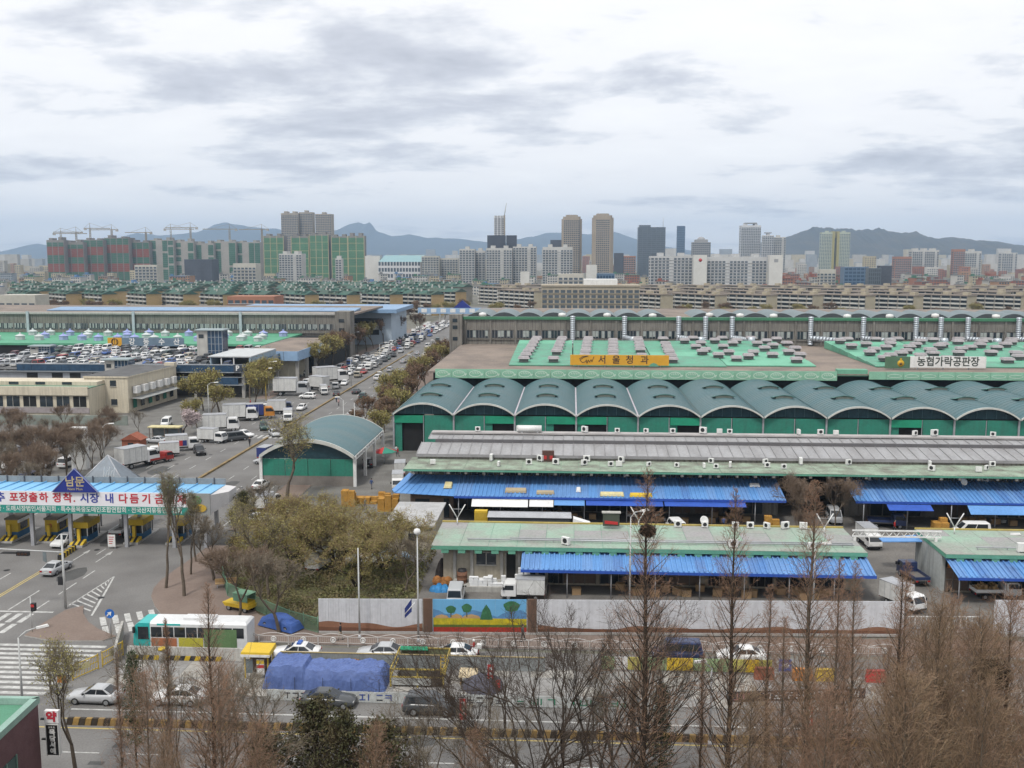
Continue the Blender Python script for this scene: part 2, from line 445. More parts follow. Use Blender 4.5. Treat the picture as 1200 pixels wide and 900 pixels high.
def row_one(label, x0, x1, aw, seed):
    r = thing('market_row_building', label, 'market building', (0, 0, 0))
    rr = random.Random(seed)
    yf, yb, zr = 113.6, 122.0, 4.45
    b = MB(); b.box(x0 + 1.2, x1 - 0.3, yf, yb, 0, zr); b.build('wall', beige, r)
    b = MB(); b.box(x0, x1, 112.0, 122.6, zr + .003, zr + 0.42, 0); rf = b.build('roof_slab', [green_trim], r)
    # felt sheets on the slab, butted, some greyed patches
    n = int((x1 - x0) / 3.1); w_ = (x1 - x0) / n
    for k in range(n):
        for j, (ya, yb2) in enumerate(((112.05, 114.7), (114.72, 119.4), (119.42, 122.55))):
            b = MB(); z = zr + 0.425 + rr.uniform(0, .02)
            b.box(x0 + k * w_ + .02, x0 + (k + 1) * w_ - .02, ya, yb2, z, z + 0.03)
            b.build('felt_sheet', felt_grey if (j == 1 and rr.random() < .6) or rr.random() < .08 else green_roof, rf)
    b = MB(); b.box(x0, x1, 122.3, 122.6, zr + 0.425, zr + 0.62); b.build('yellow_edge', mat('yellow_edge', (0.42, 0.33, 0.10), 0.8, 0.2), r)
    br = MB().box(-.42, .42, 112.05, 113.58, -.42, 0.0).mesh('eave_bracket', green_trim)
    k = x0 + 1.6
    while k < x1 - .5:
        link('eave_bracket', br, r, (k, 0, zr)); k += 1.93
    # pipe along the roof
    b = MB(); b.tube((x0 + 4, 114.0, zr + .75), (x1 - 1, 114.0, zr + .75), 0.09); b.tube((x0 + 9, 114.5, zr + .8), (x1 - 1, 114.5, zr + .8), 0.07)
    b.build('roof_pipe', grey_metal, r)
    b = MB()
    x = x0 + 4.2
    while x < x1 - 1: b.box(x - .05, x + .05, 113.95, 114.05, zr + .45, zr + .67); x += 3.3
    b.build('pipe_support', grey_metal, r)
    # shop fronts under the awning
    ax0, ax1 = aw
    x = ax0 + .4; i = 0
    while x < ax1 - 2.5:
        wd = rr.choice((2.6, 3.2, 3.8)); wd = min(wd, ax1 - x - .3)
        m = rr.choice((shutter_m, brown_wall, dark_in, shutter_m, glass_d, brown_wall))
        b = MB(); b.box(x, x + wd, yf - .10, yf - .004, 0.25, rr.choice((2.7, 2.9, 3.1)))
        f = b.build('shopfront', m, r)
        b = MB()
        for q in range(4): b.box(x + q * wd / 3 - .05, x + q * wd / 3 + .05, yf - .16, yf - .102, .2, 3.0)
        b.box(x, x + wd, yf - .15, yf - .104, 1.5, 1.58)
        b.build('frame', mat('front_frame', (0.16, 0.15, 0.14), .6), f)
        if rr.random() < .6:
            b = MB(); b.box(x + .2, x + wd - .2, yf - .34, yf - .17, 2.95, 3.5); b.build('shop_sign', rr.choice((yellow_p, fluor, orange_p, white_p)), f)
        x += wd + rr.choice((.25, .5, .9)); i += 1
    awning(r, ax0, ax1, 108.7, 3.3, 113.0, 4.28, 1.15)
    pm = MB().tube((0, 109.1, 0), (0, 109.1, 3.35), .06, .06).mesh('awning_post', grey_metal)
    x = ax0 + .3
    while x < ax1: link('awning_post', pm, r, (x, 0, 0)); x += 4.9
    return r
R1 = row_one('long low market row with green flat roof and blue awning behind the white fence', -16.0, 33.4, (-5.5, 33.5), 3)
R1b = row_one('green flat roofed market row with a yellow shop sign beside the lane gantry', 42.0, 84.0, (42.2, 84), 5)
# open left end of the first row: door, window, grey posts, signs
b = MB(); b.box(-10.9, -8.6, 113.52, 113.596, 2.3, 3.7); wn = b.build('window', glass_d, R1)
b = MB(); b.box(-11.0, -8.5, 113.46, 113.518, 2.15, 2.29); b.box(-9.8, -9.7, 113.46, 113.518, 2.3, 3.7); b.box(-11, -8.5, 113.46, 113.518, 3.71, 3.8); b.build('window_frame', conc_light, wn)
for x in (-7.4, -1.9):
    b = MB(); b.box(x, x + 1.1, 113.52, 113.596, 0.2, 3.7); d = b.build('doorway', dark_in, R1)
    b = MB(); b.box(x - .1, x, 113.5, 113.598, .2, 3.8); b.box(x + 1.1, x + 1.2, 113.5, 113.598, .2, 3.8); b.build('door_frame', conc_light, d)
for x in (-13.6, -11.6, -8.1, -6.1, -4.0, -2.9):
    b = MB(); b.box(x, x + .35, 113.40, 113.597, 0, 4.4); b.build('pilaster', conc_light, R1)
b = MB(); b.box(-7.2, -6.3, 113.2, 113.45, 3.95, 4.5); b.build('small_sign', fluor, R1)
b = MB(); b.box(51.0, 56.4, 111.5, 111.7, 4.35, 5.2); s_ = b.build('shop_sign', yellow_p, R1b); s_['label'] = 'yellow shop sign with dark lettering hung from the eave'
worn_letters(s_, 51.4, 56.0, 111.485, 4.5, .55, mat('sign_brown', (0.16, 0.09, 0.02)), 6)
b = MB(); b.box(42.05, 42.5, 113.4, 122, 0, 4.4); b.build('gable_wall', mat('gable_grey', (.40, .42, .41), .85, .12, .4, 3, streak=.35), R1b)
b = MB(); b.hexa([(37.8, 121.0, 3.6), (43.2, 119.4, 4.2), (43.2, 122.6, 4.2), (37.8, 122.6, 3.6)], [(37.8, 121.0, 3.7), (43.2, 119.4, 4.3), (43.2, 122.6, 4.3), (37.8, 122.6, 3.7)])
b.build('side_canopy', blue_roof, R1b)
# loading dock in front of the open end
b = MB(); b.box(-13.5, -2.6, 110.4, 113.38, 0, .62); b.build('loading_dock', conc_light, R1)
# grey outbuilding with flat concrete roof left of the first row
t = thing('grey_shed', 'flat concrete roofed shed beside the willow and the market row', 'shed', (0, 0, 0))
b = MB(); b.box(-24.0, -17.9, 126.4, 138.5, 0, 3.1); b.build('wall', beige, t)
b = MB(); b.box(-24.3, -17.6, 126.1, 138.8, 3.103, 3.33); b.build('roof_slab', mat('pale_roof', (.42, .42, .42), .8, .2, .6, 4), t)
b = MB(); b.box(-21, -20, 126.34, 126.396, 1.0, 2.2); b.build('window', glass_d, t)

# ================================================================ second market row: blue awnings, green eave, grey roof
R2 = thing('wholesale_row_building', 'long wholesale row with grey metal roof, mossy green eave and two blue awnings', 'market building', (0, 0, 0))
for x0, x1 in ((-23.4, 30.6), (40.2, 104.0)):
    b = MB(); b.box(x0, x1, 147.3, 160, 0, 6.85); b.build('wall', concrete, R2)
b = MB(); b.box(30.61, 40.19, 158, 160, 0, 6.85); b.build('passage_back', dark_in, R2)
b = MB(); b.box(-24.4, 104, 143.0, 151.6, 6.86, 7.12); rf2 = b.build('eave_slab', green_trim, R2)
moss = mat('mossy_felt', (0.27, 0.34, 0.26), 0.9, 0.3, 0.45, 4, c2=(0.15, 0.14, 0.12), amt=0.8)
rr = random.Random(11)
x = -24.4
while x < 103.5:
    wd = min(rr.uniform(2.2, 4.2), 104 - x)
    b = MB(); z = 7.122 + rr.uniform(0, .05); b.box(x + .015, x + wd - .015, 143.02, 147.0, z, z + .03); b.build('felt_sheet', moss, rf2)
    b = MB(); z = 7.122 + rr.uniform(0, .05); b.box(x + .015, x + wd - .015, 147.02, 151.58, z, z + .03); b.build('felt_sheet', moss, rf2)
    x += wd
br = MB().box(-.2, .2, 143.05, 147.2, -.35, 0).mesh('eave_beam', concrete)
x = -23
while x < 103: link('eave_beam', br, R2, (x, 0, 6.86)); x += 2.6
# grey metal roof in two steps, panel by panel
greyroof = mat('grey_metal_roof', (0.31, 0.31, 0.315), 0.55, 0.2, 0.5, 3, c2=(0.20, 0.195, 0.195), stretch=(1, .3, 1))
def rsheet(w, y0, z0, y1, z1):
    b = MB(); b.hexa([(0.01, y0, z0 - .08), (w - .01, y0, z0 - .08), (w - .01, y1, z1 - .08), (.01, y1, z1 - .08)], [(0.01, y0, z0), (w - .01, y0, z0), (w - .01, y1, z1), (.01, y1, z1)])
    b.hexa([(0.01, y0, z0 + .002), (.09, y0, z0 + .002), (.09, y1, z1 + .002), (.01, y1, z1 + .002)], [(.01, y0, z0 + .1), (.06, y0, z0 + .1), (.06, y1, z1 + .1), (.01, y1, z1 + .1)])
    return b.mesh('roof_sheet', greyroof)
lo, hi = rsheet(1.6, 150.4, 8.0, 156.0, 8.75), rsheet(1.6, 156.2, 9.3, 160.6, 9.62)
for k in range(79):
    x = -23.6 + k * 1.6
    link('roof_sheet', lo, R2, (x, 0, rr.uniform(-.015, .015)))
    link('roof_sheet', hi, R2, (x + (1.0 if k < 2 else 0), 0, rr.uniform(-.015, .015)))
b = MB(); b.box(-23.6, 102.8, 150.3, 150.39, 7.55, 8.0); b.build('gutter', mat('gutter_grey', (.30, .29, .30), .5), R2)
b = MB(); b.box(-21.4, 102.8, 156.02, 156.19, 8.5, 9.24); b.build('step_wall', mat('step_dark', (.13, .125, .13), .7), R2)
b = MB(); b.box(-23.4, 102.8, 150.5, 160.4, 7.1, 7.95); b.build('attic_wall', concrete, R2)
b = MB(); b.box(-22.4, 102.8, 158.8, 160.5, 9.64, 9.9); b.build('ridge_cap', mat('ridge_pale', (.40, .38, .37), .8, .2, .5), R2)
# upper windows under the eave
wm = MB(); wm.box(0, 3.3, 147.20, 147.296, 5.55, 6.4, 0)
for q in range(5): wm.box(q * .81, q * .81 + .06, 147.14, 147.198, 5.5, 6.45, 1)
wme = wm.mesh('window', [glass_d, mat('alu_frame', (.34, .34, .34), .5)])
for x0, x1 in ((-23, 30), (41, 103)):
    x = x0
    while x < x1 - 3.3: link('window', wme, R2, (x, 0, 0)); x += 4.1
# stalls under the awning
for x0, x1 in ((-23, 30), (41, 103)):
    x = x0
    while x < x1 - 2:
        wd = rr.choice((2.4, 3.0, 3.6)); b = MB(); b.box(x, x + wd, 147.16, 147.298, .2, 3.9)
        s = b.build('stall_front', rr.choice((dark_in, brown_wall, dark_in, shutter_m, glass_d)), R2)
        b = MB()
        for q in range(3): b.box(x + q * wd / 2 - .06, x + q * wd / 2 + .06, 147.08, 147.158, .1, 4.0)
        b.box(x, x + wd, 147.09, 147.157, 2.4, 2.5); b.build('frame', mat('front_frame', (0.16, 0.15, 0.14), .6), s)
        x += wd + rr.choice((.15, .5))
awning(R2, -16.6, 30.2, 139.9, 4.0, 147.0, 5.5, 1.2)
awning(R2, 39.8, 103.5, 140.2, 4.0, 147.0, 5.5, 1.2)
# hipped left end of the blue roof: ribbed triangular slopes
b = MB(); b.hexa([(-25.4, 141.4, 3.95), (-16.62, 139.9, 3.95), (-16.62, 147.0, 5.45), (-23.2, 147.0, 5.45)], [(-25.4, 141.4, 4.0), (-16.62, 139.9, 4.0), (-16.62, 147.0, 5.5), (-23.2, 147.0, 5.5)])
b.hexa([(-26.2, 143.6, 3.9), (-25.42, 141.4, 3.92), (-23.22, 147.0, 5.42), (-24.4, 148.4, 5.4)], [(-26.2, 143.6, 3.95), (-25.42, 141.4, 3.97), (-23.22, 147.0, 5.47), (-24.4, 148.4, 5.45)])
for k in range(8):
    x = -24.6 + k * 1.0; u = (x + 25.4) / 8.8; ya = 141.4 - 1.5 * u; xt = -23.2 + 6.58 * u
    b.hexa([(x - .08, ya, 4.0), (x + .08, ya, 4.0), (xt + .08, 147, 5.5), (xt - .08, 147, 5.5)], [(x - .04, ya, 4.07), (x + .04, ya, 4.07), (xt + .04, 147, 5.57), (xt - .04, 147, 5.57)])
b.build('hip_roof', blue_roof, R2)
b = MB(); b.tube((-25.4, 141.4, 4.03), (-23.2, 147, 5.53), .12); b.build('hip_cap', blue_roof, R2)
b = MB(); b.box(-23.3, -17, 142.5, 147.15, 0, 3.6); kb = b.build('corner_kiosk', brown_wall, R2)
b = MB(); b.box(-22.6, -20.5, 142.42, 142.497, 1.2, 2.9); b.box(-18.4, -17.6, 142.42, 142.497, .2, 3); b.build('window', glass_d, kb)
pm = MB().tube((0, 140.3, 0), (0, 140.3, 4.0), .07).mesh('awning_post', grey_metal)
for x0, x1 in ((-16, 30), (41, 103)):
    x = x0
    while x < x1: link('awning_post', pm, R2, (x, 0, 0)); x += 6.0
# hanging valances under the blue roof
for x0, x1, m, dz in ((-14, -6, white_p, .9), (-5.8, -2.4, white_p, .8), (-2.3, 2.0, blue_roof, .55), (2.2, 13, blue_dark, .5), (13.2, 24.5, blue_dark, .45), (44, 50, blue_dark, .6), (55.0, 66, blue_roof, 1.0)):
    b = MB(); b.hexa([(x0, 138.6, 3.72 - dz), (x1, 138.6, 3.72 - dz), (x1, 140.0, 3.62), (x0, 140.0, 3.62)], [(x0, 138.6, 3.76 - dz), (x1, 138.6, 3.76 - dz), (x1, 140.0, 3.66), (x0, 140.0, 3.66)])
    b.build('valance', m, R2)
# fans and hatches lying on the blue roof
def roof_lay(x, y, wd, dp, m, label):
    z = 4.0 + (y - 139.9) * 1.5 / 7.1 + .09
    s = 1.5 / 7.1
    b = MB(); b.hexa([(x, y, z), (x + wd, y, z), (x + wd, y + dp, z + dp * s), (x, y + dp, z + dp * s)], [(x + .1, y + .1, z + .3), (x + wd - .1, y + .1, z + .3), (x + wd - .1, y + dp - .1, z + dp * s + .3), (x + .1, y + dp - .1, z + dp * s + .3)])
    tag(b.build('roof_sign_box', m), label, 'sign box')
roof_lay(-18.4, 142.2, 1.2, 1.6, fluor, 'tilted cream hatch lying on the hipped end of the blue roof')
roof_lay(-9.4, 141.0, 3.1, 1.1, mat('tan_board', (.40, .33, .22), .8), 'long tan sign box lying on the blue roof above the white valance')
roof_lay(-4.9, 140.6, 2.6, .8, mat('tan_board', (.40, .33, .22), .8), 'short tan sign box at the edge of the blue roof near the tan sign box')
roof_lay(4.2, 140.3, 3.4, .9, fluor, 'pale yellow sign box on the edge of the blue roof')
roof_lay(8.4, 140.2, 3.2, .8, yellow_p, 'bright yellow sign box on the edge of the blue roof')
roof_lay(0.8, 141.5, .7, 1.1, white_p, 'small white box lying alone on the blue roof')
roof_lay(25.8, 144.0, 1.5, .7, white_p, 'white sheet lying high on the blue roof')

# ================================================================ vaulted halls
H0, PW, YF, YB, ZV, RISE = -34.7, 11.9, 193.0, 234.0, 7.45, 2.25
HALL = thing('vaulted_hall', 'row of green walled halls under teal barrel vault roofs', 'market hall', (0, 0, 0))
hw = PW / 2
rad = (hw * hw + RISE * RISE) / (2 * RISE)
def varc(x, inset=0.0):
    return ZV + RISE - rad + math.sqrt(max(rad * rad - (x * x), 0)) - inset
N = 18
xs = [-hw + 2 * hw * k / N for k in range(N + 1)]
rib_m = mat('vault_rib', (0.075, 0.15, 0.165), .5)
vb = MB()
for k in range(N):
    a, c = xs[k], xs[k + 1]
    a2 = a + (.16 if k == 0 else 0); c2 = c - (.16 if k == N - 1 else 0)
    vb.face([(a2, YF - .9, varc(a2)), (c2, YF - .9, varc(c2)), (c2, YB, varc(c2)), (a2, YB, varc(a2))], 0, True)
    vb.face([(a2, YB, varc(a2) - .25), (c2, YB, varc(c2) - .25), (c2, YF - .9, varc(c2) - .25), (a2, YF - .9, varc(a2) - .25)], 0, True)
vault_me = vb.mesh('roof_vault', teal_roof)
sb = MB()
for j in range(26):
    y = YF + .7 + j * 1.6
    for k in range(N):
        a, c = xs[k] * .97, xs[k + 1] * .97
        sb.hexa([(a, y - .04, varc(a) + .001), (c, y - .04, varc(c) + .001), (c, y + .04, varc(c) + .001), (a, y + .04, varc(a) + .001)],
                [(a, y - .03, varc(a) + .05), (c, y - .03, varc(c) + .05), (c, y + .03, varc(c) + .05), (a, y + .03, varc(a) + .05)])
seam_me = sb.mesh('roof_seams', rib_m)
tb = MB()
for k in range(N):
    a, c = xs[k] * .985, xs[k + 1] * .985
    tb.hexa([(a, YF - 1.15, varc(a) - .26), (c, YF - 1.15, varc(c) - .26), (c, YF - .92, varc(c) - .26), (a, YF - .92, varc(a) - .26)],
            [(a, YF - 1.15, varc(a) + .08), (c, YF - 1.15, varc(c) + .08), (c, YF - .92, varc(c) + .08), (a, YF - .92, varc(a) + .08)])
trim_me = tb.mesh('verge_trim', mat('pale_trim', (.55, .56, .52), .6, .15, .8))
gb = MB()
pts = [(-hw + .2, ZV - .25)] + [(x * .97, varc(x * .97) - .3) for x in xs] + [(hw - .2, ZV - .25)]
gb.yprism([(-hw + .2, ZV - .05)] + [(hw - .2, ZV - .05)] + [(x * .94, varc(x) - .3) for x in xs[::-1]][1:-1], YF - .1, YF, 0)
gab_me = gb.mesh('gable_glazing', mat('gable_glazing', (.02, .055, .07), .25, .2, .8, 2, spec=.5))
mb2 = MB()
for x in (-3.6, -1.8, 0, 1.8, 3.6):
    mb2.box(x - .05, x + .05, YF - .16, YF - .102, ZV, varc(x) - .32)
mul_me = mb2.mesh('glazing_bars', mat('glazing_bar', (.04, .10, .12), .5))
louv = mat('louvre_pale', (.34, .36, .30), .7)
def eyebrow(yc):
    b = MB(); wd = 2.2
    e = []
    for k in range(9):
        x = -wd + 2 * wd * k / 8; e.append(x)
    for k in range(8):
        a, c = e[k], e[k + 1]
        za, zc = varc(a) + .55 - .12 * abs(a / wd) ** 2, varc(c) + .55 - .12 * abs(c / wd) ** 2
        b.hexa([(a, yc - .9, za), (c, yc - .9, zc), (c, yc + 2.0, varc(c) + .03), (a, yc + 2.0, varc(a) + .03)], [(a, yc - .9, za + .12), (c, yc - .9, zc + .12), (c, yc + 2.0, varc(c) + .1), (a, yc + 2.0, varc(a) + .1)], 0)
    for k in range(1, 7):
        a, c = e[k], e[k + 1]
        b.hexa([(a, yc - .55, varc(a)), (c, yc - .55, varc(c)), (c, yc - .45, varc(c)), (a, yc - .45, varc(a))], [(a, yc - .55, varc(a) + .4), (c, yc - .55, varc(c) + .4), (c, yc - .45, varc(c) + .4), (a, yc - .45, varc(a) + .4)], 1)
    return b.mesh('roof_vent', [mat('vent_green', (.10, .22, .19), .6), louv])
ey1, ey2 = eyebrow(YF + 10.5), eyebrow(YF + 25.5)
gutter_pale_m = mat('gutter_pale', (.50, .46, .50), .5, .2, .7)  # pinkish white gutters between the left bays
gut_me = MB().box(-.16, .16, YF - .8, YB, ZV - .2, ZV + .08).mesh('valley_gutter', gutter_pale_m)
gut_dk = MB().box(-.16, .16, YF - .8, YB, ZV - .2, ZV + .05).mesh('valley_gutter', mat('gutter_teal', (.10, .15, .15), .6))
col_me = MB().box(-.16, .16, YF - .55, YF - .25, 0, ZV - .25).mesh('column', grey_metal)
wallp = MB().box(.2, hw - .08, YF - .2, YF, .0, ZV - .3).mesh('wall_panel', green_wall)
wallp2 = MB().box(-hw + .2, -.08, YF - .2, YF, .0, ZV - .3).mesh('wall_panel', green_wall)
lint = MB().box(.2, hw - .1, YF - .5, YF, ZV - 1.75, ZV - .32).mesh('door_hood', mat('hood_green', (.02, .28, .16), .55))
lint2 = MB().box(-hw + .2, -.1, YF - .5, YF, ZV - 1.75, ZV - .32).mesh('door_hood', mat('hood_green', (.02, .28, .16), .55))
jamb = MB().box(-.16, 1.3, YF - .22, YF, 0, ZV - 1.76).mesh('wall_panel', green_wall)
dk = MB().box(-hw + .3, hw - .3, YF + .3, YF + .5, 0, ZV - .4).mesh('dark_hall_inside', dark_in)
doors = {0: 'L', 1: 'R', 2: 'R', 3: 'L', 4: 'R', 8: 'L', 10: 'R'}
for i in range(13):
    cx = H0 + hw + i * PW
    L3 = (cx, 0, 0)
    v = link('roof_vault', vault_me, HALL, L3)
    link('verge_trim', trim_me, v); link('gable_glazing', gab_me, v); link('glazing_bars', mul_me, v)
    s = link('roof_seams', seam_me, v); s['kind'] = 'stuff'
    link('roof_vent', ey1, HALL, L3); link('roof_vent', ey2, HALL, L3)
    link('valley_gutter', gut_me if i < 4 else gut_dk, HALL, (cx + hw, 0, 0))
    link('column', col_me, HALL, (cx + hw, 0, 0))
    d = doors.get(i)
    link('dark_hall_inside', dk, HALL, L3)
    link('mullion_post', MB().box(-.07, .07, YF - .3, YF - .22, 0, ZV - .3).mesh('mullion_post', grey_metal) if i == 0 else mp_me, HALL, L3) if i else None
    if i == 0:
        mp_me = MB().box(-.07, .07, YF - .3, YF - .22, 0, ZV - .3).mesh('mullion_post', grey_metal); link('mullion_post', mp_me, HALL, L3)
    if d != 'L': link('wall_panel', wallp2, HALL, L3)
    else:
        link('door_hood', lint2, HALL, L3); link('wall_panel', jamb, HALL, (cx - hw + .4, 0, 0))
    if d != 'R': link('wall_panel', wallp, HALL, L3)
    else:
        link('door_hood', lint, HALL, L3); link('wall_panel', jamb, HALL, (cx + .3, 0, 0))
for sx, nm in ((H0, 'side_wall'), (H0 + 13 * PW, 'side_wall')):
    b = MB(); b.box(sx - .1, sx + .1, YF + .55, YB, 0, ZV - .3); b.build(nm, green_wall, HALL)
link('column', col_me, HALL, (H0 + .1, 0, 0)); link('valley_gutter', gut_dk, HALL, (H0, 0, 0))

# ================================================================ big wholesale building behind the halls
BIG = thing('wholesale_hall', 'grimy concrete wholesale hall with silver ducts and ornamented green parapet', 'market hall', (0, 0, 0))
roofb = mat('brown_roof_felt', (0.25, 0.205, 0.17), 0.95, 0.25, 0.12, 2, c2=(0.15, 0.125, 0.11), amt=.8)
ZL = 10.9
b = MB(); b.box(-33, 165, 238, 310, 0, ZL - .3); b.build('wall', dark_in, BIG)
b = MB(); b.box(-34, 165, 235.6, 310, ZL - .3 + .003, ZL); b.build('roof_slab', roofb, BIG)
fgreen = mat('fascia_green', (.25, .47, .33), .7, .12, .4, 3)
orn_m = mat('ornament_white', (.52, .66, .54), .6, .1)
fp = MB().box(.03, 3.87, 235.3, 235.55, 9.35, 11.5).mesh('fascia_panel', fgreen)
def ring(cx, cz, rx, rz, wd, n=20, y=235.26):
    b = MB()
    for k in range(n):
        a, c = 2 * math.pi * k / n, 2 * math.pi * (k + 1) / n
        po = [(cx + rx * math.cos(a), cz + rz * math.sin(a)), (cx + rx * math.cos(c), cz + rz * math.sin(c))]
        pi = [(cx + (rx - wd) * math.cos(c), cz + (rz - wd) * math.sin(c)), (cx + (rx - wd) * math.cos(a), cz + (rz - wd) * math.sin(a))]
        q = po + pi
        b.face([(p[0], y, p[1]) for p in q[::-1]])
        b.face([(p[0], 235.299, p[1]) for p in q])
        b.face([(po[0][0], y, po[0][1]), (po[1][0], y, po[1][1]), (po[1][0], 235.299, po[1][1]), (po[0][0], 235.299, po[0][1])])
    return b
ob = ring(1.75, 10.42, 1.45, .78, .17)
for k, (x, h) in enumerate(((.95, .3), (1.35, .42), (1.75, .46), (2.15, .42), (2.5, .3))):
    ob.hexa([(x - .08, 235.26, 10.42), (x + .08, 235.26, 10.42), (x + .08, 235.298, 10.42), (x - .08, 235.298, 10.42)], [(x + .1, 235.26, 10.5 + h), (x + .26, 235.26, 10.5 + h), (x + .26, 235.298, 10.5 + h), (x + .1, 235.298, 10.5 + h)])
ob.hexa([(3.0, 235.26, 10.3), (3.3, 235.26, 9.9), (3.3, 235.298, 9.9), (3.0, 235.298, 10.3)], [(3.1, 235.26, 10.5), (3.7, 235.26, 10.45), (3.7, 235.298, 10.45), (3.1, 235.298, 10.5)])
orn = ob.mesh('fascia_ornament', orn_m)
wb = ring(1.9, 10.55, 1.6, .42, .13, 18)
orn2 = wb.mesh('fascia_ornament', orn_m)
for k in range(24):
    o = link('fascia_panel', fp, BIG, (-32.2 + k * 3.9, 0, 0)); link('fascia_ornament', orn, o)
fp2 = MB().box(.03, 3.87, 235.3, 235.55, 9.7, 11.5).mesh('fascia_panel', fgreen)
for k in range(25):
    o = link('fascia_panel', fp2, BIG, (68.6 + k * 3.9, 0, 0))
    if k: link('fascia_ornament', orn2, o)
b = MB(); b.box(61.6, 68.4, 235.7, 238, 10.4, 11.9); b.build('fascia_link', mat('link_green', (.16, .38, .26), .7), BIG)
# stepped green roof sheets and their vents
gsheet = mat('green_sheet', (.11, .34, .225), .6, .2, .35, 2, c2=(.13, .25, .19), amt=.8, streak=.0)
gsheet2 = mat('green_sheet_pale', (.16, .43, .29), .6, .12, .2, 2)
rr = random.Random(21)
for (xa, xb) in ((-15.5, 0.2), (0.5, 20.6), (20.9, 38.0), (38.3, 60), (74.5, 96), (96.3, 125), (125.3, 163)):
    for s in range(6):
        y0 = 248 + s * 8.6 + (2.0 if xa > 30 else 0); b = MB()
        b.hexa([(xa, y0, ZL + .1), (xb, y0, ZL + .1), (xb, y0 + 8.5, ZL + .1), (xa, y0 + 8.5, ZL + .1)], [(xa, y0, ZL + .35 + s * .28), (xb, y0, ZL + .35 + s * .28), (xb, y0 + 8.5, ZL + .8 + s * .28), (xa, y0 + 8.5, ZL + .8 + s * .28)])
        b.build('roof_sheet', gsheet if rr.random() < .7 else gsheet2, BIG)
ventg = mat('vent_grey', (.36, .33, .34), .7, .2, .8, 3)
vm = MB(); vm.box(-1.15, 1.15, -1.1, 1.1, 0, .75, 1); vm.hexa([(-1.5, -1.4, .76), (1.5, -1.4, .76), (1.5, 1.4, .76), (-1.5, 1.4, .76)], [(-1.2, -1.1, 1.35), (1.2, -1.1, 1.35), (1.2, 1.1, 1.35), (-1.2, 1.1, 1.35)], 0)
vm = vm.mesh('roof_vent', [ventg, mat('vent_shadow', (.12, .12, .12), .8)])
for x0 in (-12, -4.5, 3.2, 10.5, 17.8, 25.2, 33.5, 41, 48.8, 56.5, 78, 85.5, 93, 101, 109, 117, 125, 133, 141, 149, 157):
    for k in range(8):
        if rr.random() < .08: continue
        y = 252.5 + k * 6.6 + (rr.uniform(-2, 2) if x0 > 30 else 0) + (3 if x0 > 30 else 0)
        s = int(max(0, min(5, (y - 248) // 8.6)))
        link('roof_vent', vm, BIG, (x0 + (k * .25 if x0 < 30 else rr.uniform(-1.2, 1.2) + (3.7 if k % 2 else 0)), y, ZL + .7 + s * .28), rr.uniform(-.06, .06))
# concrete facade with window bays
FY = 310.0
b = MB(); b.box(-34, 165, FY + .003, FY + 1.2, 0, 18.55); b.build('facade_wall', concrete, BIG)
b = MB(); b.box(-34.2, 165, FY - .5, FY + 2.0, 18.56, 19.35); b.build('green_cornice', mat('cornice_green', (.06, .20, .11), .7, .2, .3), BIG)
b = MB(); b.box(-33.8, 165, FY - .35, FY, 12.35, 12.6); b.build('sill_band', concrete, BIG)
b = MB(); b.box(-33.8, 165, FY - .25, FY, 15.3, 15.5); b.build('lintel_band', concrete, BIG)
def winbay(w_, z0, z1, n, seed):
    q = random.Random(seed); b = MB(); b.box(0, w_, -.12, -.004, z0, z1, 0)
    for k in range(n + 1):
        x = k * w_ / n; b.box(x - .05, x + .05, -.2, -.125, z0 - .05, z1 + .05, 1)
        if k < n and q.random() < .55: b.box(x + .1, x + w_ / n - .1, -.16, -.122, z0 + q.uniform(.05, .8), z1 - .05, 2)
    return b.mesh('window', [glass_d, mat('alu_frame', (.34, .34, .34), .5), mat('blind_pale', (.36, .40, .38), .8, .25, .9)])
bays = [winbay(6.6, 12.9, 15.2, 7, s) for s in range(4)]
x = -32.4; i = 0
while x < 160:
    link('window', bays[rr.randrange(4)], BIG, (x, FY, 0))
    b = MB(); b.box(x - .75, x - .15, FY - .3, FY, ZL, 18.5); b.build('pilaster', concrete, BIG)
    x += 7.75; i += 1
duct_m = mat('silver_duct', (.50, .54, .58), .4, .12, 1.2, 3, metal=.5)
def duct(x, bend):
    b = MB()
    prof = []
    for k in range(15):
        z = ZL + .5 + k * .56; prof += [(.78, z), (.78, z + .44), (.66, z + .46), (.66, z + .54)]
    b.lathe((0, 0, 0), prof + [(0.0, prof[-1][1] + .1)], 12)
    if bend:
        d = bend
        for k in range(9):
            p = Vector((0, 0, ZL + 2.4)).lerp(Vector((d * 6.0, -6.5, ZL + 2.2)), k / 9); q = Vector((0, 0, ZL + 2.4)).lerp(Vector((d * 6.0, -6.5, ZL + 2.2)), (k + .86) / 9)
            b.tube(p, q, .85, .85, 10)
        b.lathe((d * 6.6, -7.2, ZL + .4), [(.0, 2.9), (1.0, 2.8), (1.15, 2.0), (1.15, 0)], 12)
    o = b.build('duct', duct_m, BIG); o.location = (x, FY - 1.3, 0)
for x, bd in ((.3, 0), (16.1, .35), (32.5, .9), (40.6, 0), (48.6, .7), (72.1, 1.2), (87.7, .9), (103.2, .9), (110.5, 0), (118.4, .9), (133.2, .6)): duct(x, bd)
# stair tower at the left end
b = MB(); b.box(-37.4, -33.6, 306.5, 312, 0, 20.2); tw = b.build('stair_tower', concrete, BIG)
for z in (12.3, 15.8, 17.9):
    b = MB(); b.box(-36.4, -34.9, 306.42, 306.497, z, z + 1.1); b.build('window', glass_d, tw)
